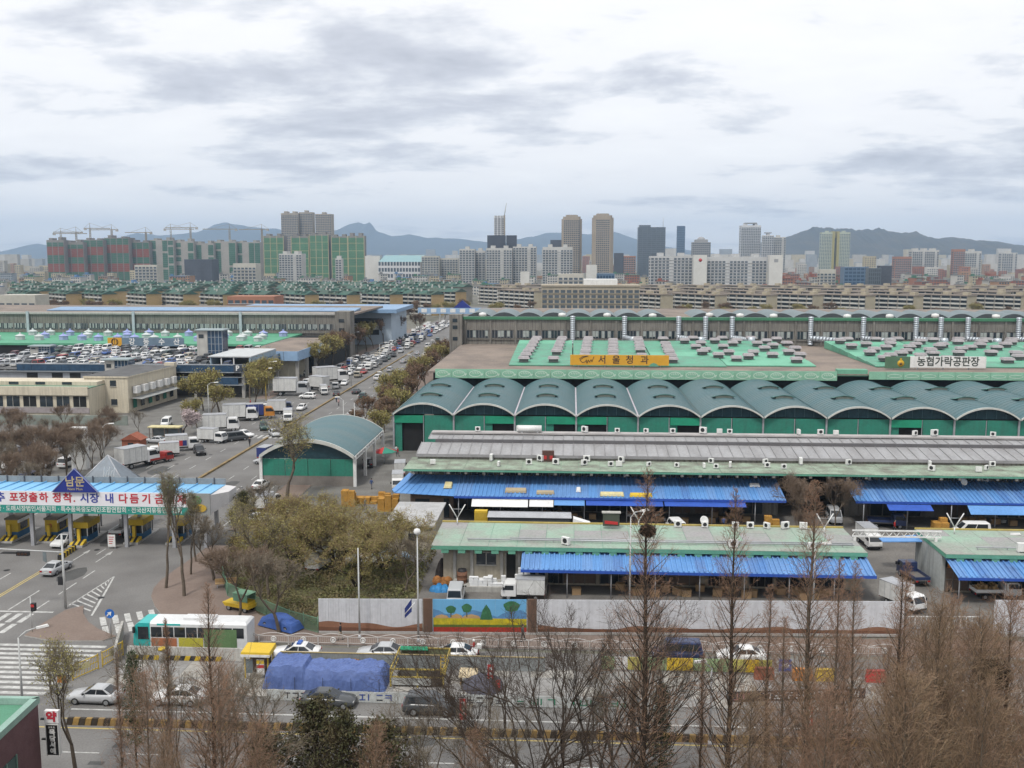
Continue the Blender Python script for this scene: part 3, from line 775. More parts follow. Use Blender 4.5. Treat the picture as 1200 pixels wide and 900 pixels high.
# shallow vaults on the high roof, white turbine caps
b = MB(); b.box(-34, 165, FY + 1.3, FY + 70, 17.5, 18.5); b.build('high_roof', roofb, BIG)
sv = MB()
for k in range(10):
    a, c = -4 + .8 * k, -4 + .8 * (k + 1)
    f = lambda x: 18.5 + 1.4 * (1 - (x / 4.0) ** 2)
    sv.face([(a, FY + 16, f(a)), (c, FY + 16, f(c)), (c, FY + 40, f(c)), (a, FY + 40, f(a))], 0, True)
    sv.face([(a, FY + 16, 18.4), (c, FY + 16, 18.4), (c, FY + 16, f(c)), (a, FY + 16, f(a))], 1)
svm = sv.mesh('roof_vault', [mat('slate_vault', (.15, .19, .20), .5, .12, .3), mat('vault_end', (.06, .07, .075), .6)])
x = -30
while x < 160:
    if not (34 < x < 38): link('roof_vault', svm, BIG, (x, 0, 0))
    x += 8.05
capm = MB(); capm.lathe((0, 0, 0), [(.5, 0), (.5, .5), (.95, .7), (.85, 1.3), (0, 1.5)], 10, 0); capm = capm.mesh('vent_cap', white_p)
for x in (-28, -3, 11, 25, 43, 52, 62, 84, 97, 112, 129, 141, 151): link('vent_cap', capm, BIG, (x, FY + 3 + rr.uniform(0, 6), 18.5), 0, (1.3,) * 3)
# signs standing on the roof edge
sg = thing('roof_sign', 'long orange roof sign with four dark Korean syllables above the green parapet', 'sign', (11.7, 246.0, 10.9))
b = MB(); b.box(-12, 12, -.25, .25, .6, 3.1); b.build('board', mat('sign_orange', (.62, .33, .03), .6, .1), sg)
b = MB()
for x in (-10, -3.5, 3.5, 10): b.box(x - .12, x + .12, .3, .5, 0, 2.6); b.tube((x, .4, 1.8), (x, 2.2, 0), .08)
b.build('support', grey_metal, sg)
sb_ = mat('sign_dark', (.05, .03, .03), .7)
for ch, x in (('서', -4.2), ('울', -.8), ('청', 2.5), ('과', 6.1)): lettering(ch, 2.2, sb_, sg, (x, -.27, 1.85), bold=.03)
b = MB()
for a, c in zip([(-9.8, 2.1), (-8.9, 2.75), (-7.6, 2.85), (-8.8, 2.5), (-9.6, 1.8), (-9.0, 1.2), (-8.2, 1.5), (-8.1, 2.0), (-7.9, 1.0), (-7.6, 1.9), (-7.3, 1.3), (-6.9, 2.0), (-6.7, 1.4), (-6.2, 2.7)], [(-8.9, 2.75), (-7.6, 2.85), (-8.8, 2.5), (-9.6, 1.8), (-9.0, 1.2), (-8.2, 1.5), (-8.1, 2.0), (-7.9, 1.0), (-7.6, 1.9), (-7.3, 1.3), (-6.9, 2.0), (-6.7, 1.4), (-6.2, 2.7)]):
    b.tube((a[0], -.27, a[1]), (c[0], -.27, c[1]), .07, .07, 4)
b.build('script_emblem', sb_, sg)
b = MB(); b.yprism([(7.0, .35), (9.6, .35), (9.0, 1.0), (8.3, 1.25), (7.6, 1.0)], -.4, -.3); b.build('green_hatch', green_trim, sg)
sg = thing('roof_sign', 'white roof sign with seven dark Korean syllables and a green emblem block', 'sign', (87.2, 246.0, 10.9))
b = MB(); b.box(-6.0, 11.8, -.25, .25, .5, 3.2); b.build('board', white_p, sg)
b = MB(); b.box(-11.8, -6.02, -.25, .25, .3, 3.1); eb = b.build('emblem_block', mat('emblem_green', (.09, .17, .10), .6), sg)
lettering('농협가락공판장', 2.45, mat('sign_darkgreen', (.05, .06, .05), .7), sg, (2.9, -.27, 1.85), bold=.05, sx=.93)
b = MB(); b.lathe((0, 0, 0), [(0, .02), (.82, .02), (.82, 0)], 18); o = b.build('emblem_disc', mat('emblem_gold', (.60, .36, .02), .5), eb); o.rotation_euler = (R(90), 0, 0); o.location = (-8.2, -.26, 1.5)
b = MB(); b.lathe((0, 0, 0), [(0, .03), (.34, .03), (.34, 0)], 14); o = b.build('emblem_core', mat('emblem_brown', (.16, .08, .02), .5), eb); o.rotation_euler = (R(90), 0, 0); o.location = (-8.2, -.285, 1.4)
b = MB(); b.box(-8.42, -7.98, -.29, -.255, 2.2, 2.75); b.build('emblem_tab', mat('emblem_gold', (.60, .36, .02), .5), eb)
b = MB()
for x in (-10, -4, 2, 8): b.box(x - .12, x + .12, .3, .5, 0, 2.6)
b.build('support', grey_metal, sg)
# ================================================================ toll gate across the avenue
GATE = thing('toll_gate_canopy', 'toll gate canopy with light blue roof, white slogan banner and blue triangle', 'toll gate', (0, 0, 0))
lb = mat('light_blue_roof', (.20, .46, .72), .5, .1, .4, 3)
gx0, gx1 = -96.0, -46.4
n = 26; wd = (gx1 - gx0) / n
me = MB(); me.hexa([(.01, 124.55, 7.45), (wd - .01, 124.55, 7.45), (wd - .01, 130.4, 7.3), (.01, 130.4, 7.3)], [(.01, 124.55, 7.6), (wd - .01, 124.55, 7.6), (wd - .01, 130.4, 7.45), (.01, 130.4, 7.45)]); me.box(.01, .09, 124.6, 130.3, 7.5, 7.66)
me = me.mesh('roof_sheet', lb)
for k in range(n): link('roof_sheet', me, GATE, (gx0 + k * wd, 0, 0))
b = MB(); b.box(gx0, gx1, 130.45, 130.6, 6.9, 8.25); b.build('rear_screen', mat('screen_grey', (.26, .28, .29), .6, .15, .6, 3), GATE)
b = MB()
x = gx0
while x < gx1: b.box(x, x + .12, 130.3, 130.44, 7.0, 8.4); x += 2.4
b.build('screen_posts', mat('post_dark', (.10, .10, .11), .6), GATE)['kind'] = 'stuff'
b = MB(); b.box(gx0, gx1, 124.7, 130.3, 4.9, 7.28); b.build('truss_box', mat('soffit', (.12, .13, .13), .7), GATE)
b = MB(); b.box(gx0, -49.2, 124.42, 124.52, 5.75, 7.62); bn = b.build('banner', mat('banner_white', (.74, .73, .76), .7, .06, .6), GATE)
b = MB(); b.box(gx0, -49.2, 124.40, 124.52, 4.72, 5.745); gs = b.build('banner_strip', mat('banner_green', (.03, .27, .22), .7, .1), GATE)
tr, tb_ = mat('letter_red', (.50, .04, .06), .7), mat('letter_blue', (.05, .07, .33), .7)
for ch, x, m in zip('추포장출하정착.시장내다듬기금지제', (-74.3, -72.5, -71.2, -69.9, -68.5, -66.7, -65.3, -64.4, -63.0, -61.7, -59.7, -57.9, -56.4, -54.8, -53.1, -51.6, -50.1), [tb_] + [tr] * 7 + [tb_] * 3 + [tr] * 6):
    lettering(ch, 1.36, m, bn, (x, 124.40, 6.72), bold=.035)
tw_ = mat('letter_white', (.66, .72, .68), .7)
lettering('물공사 · 도매시장법인서울지회 · 특수품목중도매인조합연합회 · 전국산지유통인연합회', .80, tw_, gs, (-63.2, 124.38, 5.25), bold=.012, sx=.92)
b = MB(); b.yprism([(-67.2, 7.62), (-61.0, 7.62), (-64.05, 10.75)], 124.1, 124.35); tri = b.build('blue_triangle', mat('tri_navy', (.02, .035, .22), .5, .08), GATE)
b = MB(); b.path([(-67.2, 124.08, 7.62), (-64.05, 124.08, 10.75), (-61.0, 124.08, 7.62)], .06, 4); b.build('triangle_edge', mat('edge_grey', (.28, .32, .5), .5), tri)
gold = mat('letter_gold', (.50, .42, .24), .5)
lettering('남문', 1.45, gold, tri, (-64.05, 124.07, 8.95), bold=.02); lettering('Nam Mun', .5, gold, tri, (-64.05, 124.07, 8.05))
b = MB(); b.box(-49.15, gx1, 124.4, 124.52, 4.72, 7.62); eb = b.build('end_panel', mat('panel_grey', (.30, .31, .30), .7, .1), GATE)
b = MB(); b.yprism([(-48.1 + .6 * math.cos(2 * math.pi * k / 14), 6.75 + .55 * math.sin(2 * math.pi * k / 14)) for k in range(14)], 124.33, 124.38); b.build('emblem_leaf', mat('emblem_leaf', (.10, .34, .14), .6), eb)
b = MB(); b.yprism([(-47.8 + .95 * math.cos(2 * math.pi * k / 14), 5.7 + .55 * math.sin(2 * math.pi * k / 14)) for k in range(14)], 124.29, 124.325); b.build('emblem_fruit', mat('emblem_fruit', (.55, .36, .05), .6), eb)
b = MB(); b.hexa([(gx1 + .01, 124.5, 4.9), (gx1 + 1.6, 127, 5.8), (gx1 + 1.6, 130, 5.8), (gx1 + .01, 130.4, 4.9)], [(gx1 + .01, 124.5, 7.4), (gx1 + 1.6, 127, 7.3), (gx1 + 1.6, 130, 7.3), (gx1 + .01, 130.4, 7.4)]); b.build('end_gable', mat('end_white', (.56, .55, .55), .7, .1), GATE)
# grey glass pyramid on the rear of the gate
b = MB(); b.hexa([(-67.3, 131, 7.0), (-60.6, 131, 7.0), (-60.6, 136, 7.0), (-67.3, 136, 7.0)], [(-64.1, 133.4, 10.6), (-63.9, 133.4, 10.6), (-63.9, 133.6, 10.6), (-64.1, 133.6, 10.6)]); pg = b.build('glass_pyramid', mat('pyramid_grey', (.16, .19, .22), .3, .15, .6, 2, spec=.5), GATE)
b = MB()
for p in ((-67.3, 131), (-60.6, 131), (-60.6, 136), (-67.3, 136)): b.tube((p[0], p[1], 7.0), (-64, 133.5, 10.65), .09)
b.tube((-67.3, 130.98, 7.0), (-60.6, 130.98, 7.0), .09); b.build('pyramid_bars', grey_metal, pg)
b = MB()
for x in (-66.4, -61.4):
    for y in (131.5, 135.5): b.tube((x, y, 0), (x, y, 7.0), .14)
b.build('pyramid_legs', grey_metal, pg)
b = MB()
for k in range(5): b.tube((-63.6 + k * .35, 130.75, 6.9 + .9 * (k % 2)), (-63.2 + k * .35, 130.75, 9.6 - .5 * (k % 2)), .05, .05, 4)
b.build('mast_lattice', white_p, pg)
pm = MB().box(-.22, .22, -.22, .22, 0, 4.9).mesh('gate_column', grey_metal)
for x in (-95, -84, -76.2, -70.9, -65.7, -58.2, -51.8, -47.6):
    for y in (125.6, 129.8): link('gate_column', pm, GATE, (x, y, 0))
# toll booths on their islands
by_, bb_ = mat('booth_yellow', (.52, .36, .03), .6, .15), mat('booth_blue', (.03, .12, .24), .6, .15)
stripe_y, stripe_k = mat('hazard_yellow', (.55, .38, .03), .7, .2), mat('hazard_black', (.03, .03, .03), .8, .2)
def booth(x, y, lab, big):
    t = thing('toll_booth', lab, 'toll booth', (x, y, 0), 0, 'toll booths under the gate canopy')
    b = MB(); b.box(-1.0, 1.0, -1.2, 4.6, 0, .25); b.build('island', kerb_m, t)
    b = MB(); b.box(-.85, .85, -.9, 2.0, .251, 1.05); b.build('base', bb_, t)
    if big:
        b = MB(); b.box(-.85, .85, -.9, 2.0, 1.051, 2.2); g_ = b.build('glazing', glass_d, t)
        b = MB()
        for px in (-.87, .79):
            for py in (-.92, .5, 1.92): b.box(px, px + .09, py, py + .09, 1.05, 2.2)
        b.build('glazing_bars', white_p, g_)
        b = MB(); b.box(-1.15, 1.15, -1.25, 2.2, 2.201, 3.0); b.build('roof', by_, t)
    else:
        b = MB(); b.box(-.85, .85, -.9, 2.0, 1.051, 2.7); g_ = b.build('cabin', by_, t)
        b = MB(); b.box(.852, .88, -.3, 1.5, 1.25, 2.2); b.build('window', glass_d, g_)
        b = MB(); b.box(.852, 1.0, -.9, 2.0, 2.3, 2.72); b.build('canopy_side', white_p, g_)
        b = MB(); b.box(-.95, .95, -1.0, 2.1, 2.701, 2.95); b.build('roof', mat('booth_roof', (.20, .17, .13), .8), t)
        lettering('8', .7, red_p, g_, (-.1, -.91, 1.9), bold=.03) if lab[-1] == '8' else None
    # hazard nose of the island, banded
    for k in range(5):
        b = MB(); b.hexa([(-.9 + k * .36, -2.6, .26), (-.54 + k * .36, -2.6, .26), (-.54 + k * .36, -1.3, .26), (-.9 + k * .36, -1.3, .26)], [(-.75 + k * .36, -2.3, .62), (-.39 + k * .36, -2.3, .62), (-.54 + k * .36, -1.3, .75), (-.9 + k * .36, -1.3, .75)])
        b.build('hazard_block', stripe_y if k % 2 == 0 else stripe_k, t)
    b = MB(); b.box(-1.0, 1.0, -2.8, -1.21, 0, .255); b.build('island_nose', kerb_m, t)
    b = MB(); b.box(-.2, .2, -1.7, -1.35, .7, 2.2); b.build('ticket_post', yellow_p, t)
    b = MB(); b.tube((.3, 3.6, .25), (.3, 3.6, 4.4), .07); b.build('signal_pole', black_p, t)
    b = MB(); b.box(.08, .52, 3.35, 3.58, 3.5, 4.5); b.build('lane_signal', black_p, t)
    return t
booth(-75.2, 129.0, 'yellow and blue toll booth beside two waiting people', False)
booth(-69.9, 129.3, 'yellow and blue toll booth beside the white sedan with a red 8', False)
booth(-64.9, 127.6, 'glazed toll booth with yellow roof below the navy triangle', True)
booth(-58.2, 129.4, 'glazed toll booth with yellow roof next to the upright white notice', True)
booth(-52.6, 129.6, 'glazed toll booth half hidden by bare street trees', True)
b = MB(); b.box(-.5, .5, -.04, .04, .3, 1.9); t = thing('notice_board', 'white notice board with red writing on the toll island nose', 'sign', (-59.8, 124.6, 0)); b.build('board', white_p, t)
b = MB(); b.box(-.45, -.4, -.03, .03, 0, .3); b.box(.4, .45, -.03, .03, 0, .3); b.build('legs', grey_metal, t)
b = MB()
for k in range(4): b.box(-.35, .1 + .08 * k, -.05, -.042, .7 + k * .28, .8 + k * .28)
b.build('print', red_p, t)
# striped hazard rail in the lane
hz = thing('hazard_rail', 'yellow and black sloping lane divider behind the white sedan', 'barrier', (-64.3, 121.2, 0), R(4))
for k in range(11):
    b = MB(); b.box(-.22, .22, -1.8 + k * .42, -1.4 + k * .42, 0, .62); b.build('block', stripe_y if k % 2 else stripe_k, hz)
# rectangular manhole in the roadway
tag(MB().box(-73.2, -70.6, 121.6, 122.5, .0102, .05).build('manhole_cover', black_p), 'dark rectangular drain cover in the toll lane', 'drain')

# ================================================================ open arched shed beside the avenue
SH = thing('arched_shed', 'free standing shed with teal arched roof, green front and white trusses', 'shed', (-43.6, 162, 0))
sw, s0, s1, zs, zc = 7.9, 0.0, 25.0, 5.3, 8.0
ra = (sw * sw + (zc - zs) ** 2) / (2 * (zc - zs))
sf = lambda x: zc - ra + math.sqrt(ra * ra - x * x)
xs2 = [-sw + 2 * sw * k / 20 for k in range(21)]
b = MB(); b2 = MB(); b3 = MB()
for k in range(20):
    a, c = xs2[k], xs2[k + 1]
    b.hexa([(a, s0 - .5, sf(a) - .15), (c, s0 - .5, sf(c) - .15), (c, s1, sf(c) - .15), (a, s1, sf(a) - .15)], [(a, s0 - .5, sf(a)), (c, s0 - .5, sf(c)), (c, s1, sf(c)), (a, s1, sf(a))])
    for y in (s0 - .8, s1 + .02):
        b2.hexa([(a, y, sf(a) - .55), (c, y, sf(c) - .55), (c, y + .27, sf(c) - .55), (a, y + .27, sf(a) - .55)], [(a, y, sf(a) + .06), (c, y, sf(c) + .06), (c, y + .27, sf(c) + .06), (a, y + .27, sf(a) + .06)])
o = b.build('arched_roof', teal_roof, SH); o.data.polygons.foreach_set('use_smooth', [False] * len(o.data.polygons))
b2.build('verge_trim', mat('pale_trim', (.55, .56, .52), .6, .15, .8), SH)
b3.yprism([(-sw + .2, 4.6)] + [(sw - .2, 4.6)] + [(x, sf(x) - .2) for x in xs2[::-1]][1:-1], .1, .2); b3.build('gable_glazing', MATS['gable_glazing'], SH)
for x in (-7.7, -3.85, 0, 3.85):
    b = MB(); b.box(x + .05, x + 3.8, 0, .18, 1.7, 4.55); b.build('green_panel', green_wall, SH)
b = MB(); b.box(-7.7, 7.7, .01, .17, 0, 1.69); b.build('plinth_wall', mat('shed_base', (.22, .20, .18), .9, .2), SH)
for x in (-sw, sw):
    for y in (0, 8.3, 16.6, 24.8):
        b = MB(); b.box(x - .25, x + .25, y - .25, y + .25, 0, zs - .3); b.build('column', white_p, SH)
    b = MB(); b.box(x - .12, x + .12, -.5, s1, zs - .9, zs - .75); b.box(x - .12, x + .12, -.5, s1, zs - .3, zs - .14)
    for k in range(12):
        y = k * 2.1; b.tube((x, y, zs - .85), (x, y + 1.05, zs - .2), .07, .07, 4); b.tube((x, y + 1.05, zs - .2), (x, y + 2.1, zs - .85), .07, .07, 4)
    b.build('side_truss', white_p, SH)
# coloured parasol under the shed's open side
u = thing('market_parasol', 'red and green market parasol beside the arched shed', 'parasol', (-34.3, 181, 0))
b = MB(); b.tube((0, 0, 0), (0, 0, 3.0), .05); b.build('pole', grey_metal, u)
for k in range(8):
    a, c = 2 * math.pi * k / 8, 2 * math.pi * (k + 1) / 8
    b = MB(); b.face([(2.3 * math.cos(a), 2.3 * math.sin(a), 2.25), (2.3 * math.cos(c), 2.3 * math.sin(c), 2.25), (0, 0, 3.1)]); b.face([(2.3 * math.cos(c), 2.3 * math.sin(c), 2.2), (2.3 * math.cos(a), 2.3 * math.sin(a), 2.2), (0, 0, 3.05)])
    b.build('canopy_gore', red_p if k % 4 < 2 else green_wall, u)

# ================================================================ parking deck and its glass stair towers
DK = thing('parking_deck', 'two storey parking deck with blue glass parapets and a letter P', 'car park', (0, 0, 0))
dz = 8.1
deck_m = mat('deck_concrete', (.24, .24, .24), .9, .2, .2, 3)
b = MB(); b.box(-175, -88, 264, 322, 7.4, 7.9); b.build('deck_slab', deck_m, DK)
b = MB(); b.box(-175, -88.2, 264.2, 322, 3.6, 4.0); b.build('deck_slab', deck_m, DK)
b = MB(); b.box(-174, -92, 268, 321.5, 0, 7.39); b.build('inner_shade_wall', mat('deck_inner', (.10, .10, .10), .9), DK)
pn = MB().box(.03, 2.07, 263.55, 263.7, 7.1, 8.9).mesh('glass_panel', glass_b)
x = -150.5
while x < -90.5:
    if not (-127 < x < -110.5):
        link('glass_panel', pn, DK, (x, 0, 0))
    x += 2.1
pn2 = MB().box(.03, 2.07, 263.55, 263.7, 3.7, 5.6).mesh('glass_panel', glass_b)
for k in range(10): link('glass_panel', pn2, DK, (-110.3 + k * 2.1, 0, 0))
b = MB(); b.box(-175, -88, 263.5, 264.1, 8.9, 9.1); b.box(-175, -88, 263.5, 264.1, 6.85, 7.08); b.build('parapet_rail', mat('alu_grey', (.36, .39, .42), .4, .1, metal=.3), DK)
b = MB(); b.box(-111, -88, 263.5, 264.1, 5.62, 5.75); b.box(-111, -88, 263.5, 264.1, 3.45, 3.68); b.build('parapet_rail', mat('alu_grey', (.36, .39, .42)), DK)
b = MB(); b.box(-175, -88.02, 264.3, 264.8, 4.02, 7.0); b.build('front_wall', mat('deck_front', (.33, .35, .38), .8, .15, .3, streak=.2), DK) if False else None
b = MB(); b.box(-175, -127, 264.12, 264.5, 3.7, 6.84); fw_ = b.build('front_wall', mat('deck_front', (.33, .35, .38), .8, .15, .3, streak=.2), DK)
for x in (-148, -141, -136, -129.8):
    b = MB(); b.box(x, x + 3.0, 264.04, 264.115, 4.9, 6.5); b.build('opening', dark_in, fw_)
cm = MB().box(-.35, .35, 264.2, 264.9, 0, 7.39).mesh('column', conc_light)
for k in range(14): link('column', cm, DK, (-174 + k * 6.6, 0, 0))
cm = MB().box(-88.9, -88.2, -.35, .35, 0, 7.39).mesh('column', conc_light)
for k in range(8): link('column', cm, DK, (0, 266 + k * 7.8, 0))
for k in range(13):
    b = MB(); b.box(-87.95, -87.8, 264.2 + k * 4.5, 268.5 + k * 4.5, 7.1, 8.9); b.build('side_panel', glass_b if k % 3 else mat('alu_grey', (.36, .39, .42)), DK)
b = MB(); b.box(-90.4, -88.1, 263.3, 263.48, 7.1, 9.1); pb = b.build('p_sign', mat('psign', (.05, .06, .08), .5), DK); lettering('P', 2.0, white_p, pb, (-89.3, 263.26, 8.1), bold=.06)
def glass_tower(x0, x1, y0, y1, z0, z1, label):
    t = thing('stair_tower', label, 'stair tower', ((x0 + x1) / 2, y0, z0))
    wv = (x1 - x0) / 2; d = y1 - y0; h = z1 - z0
    b = MB(); b.box(-wv, -wv * .15, 0, d, 0, h); b.build('solid_core', mat('tower_pale', (.46, .45, .42), .8, .12, .5, streak=.2), t)
    b = MB(); b.box(-wv * .15 + .01, wv, .1, d, .0, h - .02); g_ = b.build('glazing', glass_b, t)
    b = MB()
    for k in range(5):
        x = -wv * .15 + (wv * 1.15) * k / 4; b.box(x - .09, x + .07, .0, .098, 0, h)
    for k in range(4): b.box(-wv * .15, wv, .02, .096, h * k / 4, h * k / 4 + .12)
    b.build('glazing_bars', mat('alu_grey', (.36, .39, .42)), g_)
    b = MB(); b.box(-wv - .5, wv + .5, -.6, d + .4, h, h + .3); b.build('roof', mat('tower_roof', (.30, .36, .37), .6), t)
    b = MB(); b.box(-wv * .85, -wv * .45, -.07, -.004, h * .72, h * .86); b.build('window', glass_d, t)
glass_tower(-111.4, -103.7, 293, 298, 7.9, 16.0, 'tall glazed stair tower standing among the cars on the parking deck')
glass_tower(-125.4, -119.0, 262.5, 267, 3.0, 10.2, 'glazed stair tower on the front edge of the parking deck')
glass_tower(-165.0, -158.8, 297, 300, 7.9, 10.6, 'low flat roofed stair hut at the rear of the parking deck')
# light roofed hut and blue clad canopy at the avenue corner
t = thing('deck_ramp_cover', 'low building with pale flat roof at the avenue end of the parking deck', 'ramp cover', (0, 0, 0))
b = MB(); b.box(-100.5, -88.4, 272, 296, 10.2, 10.5); b.build('roof', mat('ramp_roof', (.50, .52, .52), .6, .12, .4), t)
b = MB(); b.box(-89.0, -88.5, 272.2, 296, 7.91, 10.19); b.build('side_wall', mat('ramp_blue', (.32, .42, .50), .6), t)
b = MB(); b.box(-100, -99.7, 272.3, 295.8, 7.91, 10.19); b.build('side_wall', mat('ramp_blue', (.32, .42, .50), .6), t)
for x in (-97, -93.5): b = MB(); b.box(x, x + .3, 272.3, 272.6, 7.91, 10.19); b.build('column', white_p, t)
t = thing('blue_clad_canopy', 'brown roofed canopy with pale blue cladding along the avenue pavement', 'canopy', (0, 0, 0))
b = MB(); b.box(-99.9, -82.4, 298, 352, 8.6, 9.2); b.build('roof', roofb, t)
pc = MB().box(-82.38, -82.2, .05, 4.45, 6.6, 9.5).mesh('cladding_panel', mat('clad_blue', (.28, .42, .60), .5, .12, .5))
for k in range(12): link('cladding_panel', pc, t, (0, 298 + k * 4.5, 0))
pc = MB().box(.05, 4.3, 297.8, 297.98, 6.6, 9.5).mesh('cladding_panel', mat('clad_blue', (.28, .42, .60)))
for k in range(4): link('cladding_panel', pc, t, (-99.8 + k * 4.37, 0, 0))
b = MB(); b.box(-97.5, -86, 300, 351, 0, 8.58); b.build('inner_wall', mat('canopy_wall', (.42, .39, .30), .8), t)
for y in (299, 310, 321, 332, 343): b = MB(); b.box(-83.5, -82.6, y, y + .9, 0, 8.58); b.build('column', conc_light, t)

# ================================================================ cream two storey buildings
CR = thing('cream_building', 'cream two storey building with arcade of square windows behind bare trees', 'building', (0, 0, 0))
b = MB(); b.box(-190, -113.3, 228.4, 240, 0, 7.0); b.build('wall', cream, CR)
b = MB(); b.box(-190, -113.3, 228.0, 240.2, 7.003, 7.2); b.build('roof', mat('cream_roof', (.16, .26, .18), .85, .25, .3), CR)
b = MB(); b.box(-190, -113.3, 227.8, 228.39, 5.5, 7.5); b.build('balcony_front', cream, CR)
for k in range(19):
    x = -190 + 4.05 * k; b = MB(); b.box(x, x + 3.1, 228.3, 228.396, 2.7, 5.2); wv_ = b.build('window', glass_d if k % 3 else dark_in, CR)
    b = MB(); b.box(x + 1.5, x + 1.6, 228.22, 228.298, 2.7, 5.2); b.box(x - .1, x + 3.2, 228.22, 228.298, 2.55, 2.69); b.build('window_frame', conc_light, wv_)
b = MB(); b.box(-190, -113.3, 228.2, 228.38, 1.2, 2.5); b.build('sign_band', mat('signband', (.36, .32, .32), .7, .3, 1.0, 2), CR)
b = MB(); b.box(-190, -100, 219, 219.3, 0, 2.2); tag(b.build('garden_wall', mat('wall_greygreen', (.24, .27, .24), .9, .2)), 'long grey green yard wall below the cream building', 'wall')
b = MB(); b.box(-190, -113.4, 233, 239.9, 7.2, 8.1); rb_ = b.build('roof_storey', cream, CR)
for k in range(11): b = MB(); b.box(-188 + k * 6.6, -185.6 + k * 6.6, 232.9, 232.996, 7.4, 8.0); b.build('window', glass_d, rb_)
C2 = thing('cream_block', 'cream corner block with three small windows and a stepped balcony side', 'building', (0, 0, 0))
b = MB(); b.prism([(-118.4, 236.8), (-107.6, 236.8), (-105.8, 262.5), (-118.4, 262.5)], 0, 8.6); b.build('wall', cream, C2)
b = MB(); b.prism([(-118.6, 236.6), (-107.4, 236.6), (-105.6, 262.6), (-118.6, 262.6)], 8.603, 9.0, 0, 1); b.build('parapet', [cream, mat('flat_roof_dark', (.12, .12, .12), .9, .3, .4)], C2)
for x, z in ((-112.0, 6.6), (-116.2, 4.5), (-111.9, 2.0)):
    b = MB(); b.box(x, x + 1.5, 236.7, 236.796, z, z + 1.4); f = b.build('window', glass_d, C2)
    b = MB(); b.box(x - .1, x + 1.6, 236.62, 236.698, z - .16, z - .02); b.build('window_sill', conc_light, f)
for k in range(6):
    y = 238.6 + k * 3.9; x = -107.35 + (y - 236.8) * .07
    b = MB(); b.box(x, x + 1.1, y, y + 2.2, 4.6, 6.3); b.build('balcony', white_p, C2)
    b = MB(); b.box(x, x + .05, y, y + 2.0, 1.0, 3.2); b.build('shop_window', glass_d if k % 2 else green_wall, C2)
b = MB(); b.hexa([(-107.3, 237.5, 3.5), (-104.6, 237.7, 3.3), (-103.2, 260, 3.3), (-105.7, 260, 3.5)], [(-107.3, 237.5, 3.6), (-104.6, 237.7, 3.4), (-103.2, 260, 3.4), (-105.7, 260, 3.6)]); b.build('awning', mat('awning_pale', (.33, .34, .33), .7, .25, .5), C2)
b = MB(); b.box(-108.4, -105.7, 261.0, 262.7, 9.01, 9.8); b.build('stair_head', cream, C2)
# white pylon and brick kiosk behind the gate
tag(MB().box(-89.4, -86.6, 172.4, 173.6, 0, 7.6).build('white_pylon', white_p), 'tall plain white pylon among the bare trees', 'pylon')
t = thing('brick_kiosk', 'small red brick kiosk with pitched roof beside the parked vans', 'kiosk', (-85.6, 190, 0))
brick_m = mat('brick_red', (.30, .10, .06), .9, .2, 2.0, 6)
b = MB(); b.box(-1.8, 1.8, -1.5, 1.5, 0, 2.4); b.build('wall', brick_m, t)
b = MB(); b.yprism([(-2.1, 2.41), (2.1, 2.41), (0, 3.6)], -1.7, 1.7); b.build('roof', brick_m, t)
b = MB(); b.box(-.6, .5, -1.56, -1.504, .9, 1.9); b.build('window', glass_d, t)
t = thing('bus_shelter', 'low shelter with brown frame and pale flat roof beside the avenue', 'shelter', (-84.6, 203, 0))
b = MB(); b.box(-3.4, 3.4, -1.1, 1.1, 2.5, 2.75); b.build('roof', fluor, t)
for x in (-3.2, 0, 3.1):
    for y in (-.9, .8): b = MB(); b.box(x, x + .12, y, y + .12, 0, 2.5); b.build('post', brown_wall, t)
b = MB(); b.box(-3.2, 3.2, .92, .97, .5, 2.2); b.build('back_panel', glass_g, t)
b = MB(); b.box(-2.5, 2.5, .3, .7, .4, .5); b.build('bench', wood_m, t)

# ================================================================ left wholesale hall with huts on its green roof
LW = thing('wholesale_hall', 'long grimy concrete hall beyond the parking deck with light blue roof', 'market hall', (0, 0, 0))
b = MB(); b.box(-330, -82.5, 370.003, 372, 0, 16.2); b.build('facade_wall', concrete, LW)
b = MB(); b.box(-330, -82.5, 324, 369.5, 0, 8.6); b.build('low_wall', dark_in, LW)
b = MB(); b.box(-330, -100.2, 323.6, 369.6, 8.603, 9.3); b.build('low_roof', mat('low_green', (.10, .33, .20), .7, .15, .08, 1), LW)
b = MB(); b.box(-330, -82.2, 369.4, 373, 16.203, 16.9); b.build('cornice', conc_light, LW)
b = MB(); b.box(-330, -82.3, 369.6, 370, 9.4, 10.2); b.build('sill_band', concrete, LW)
bays2 = [winbay(5.2, 10.6, 12.8, 9, s + 10) for s in range(4)]
for k in range(42):
    x = -328 + 5.85 * k
    link('window', bays2[rr.randrange(4)], LW, (x, 370, 0))
    if k % 7 == 0:
        b = MB(); b.box(x - .7, x + .3, 369.0, 369.6, 9, 17.3); b.build('duct_shaft', duct_m, LW)
b = MB(); b.box(-87.5, -81.9, 368, 376, 0, 17.6); tw = b.build('stair_tower', concrete, LW)
for z in (10.2, 13.6): b = MB(); b.box(-86, -84, 367.9, 367.996, z, z + 1.3); b.build('window', glass_d, tw)
b = MB(); b.box(-330, -83, 373.05, 440, 15.5, 16.2); b.build('high_roof', roofb, LW)
bsheet = mat('pale_blue_sheet', (.22, .34, .50), .5, .12, .1, 1)
for k in range(26):
    x = -210 + k * 4.8; b = MB(); b.hexa([(x, 392, 16.3), (x + 4.7, 392, 16.3), (x + 4.7, 404, 16.3), (x, 404, 16.3)], [(x, 392, 16.6), (x + 4.7, 392, 16.6), (x + 4.7, 404, 17.3), (x, 404, 17.3)]); b.build('blue_roof_sheet', bsheet, LW)
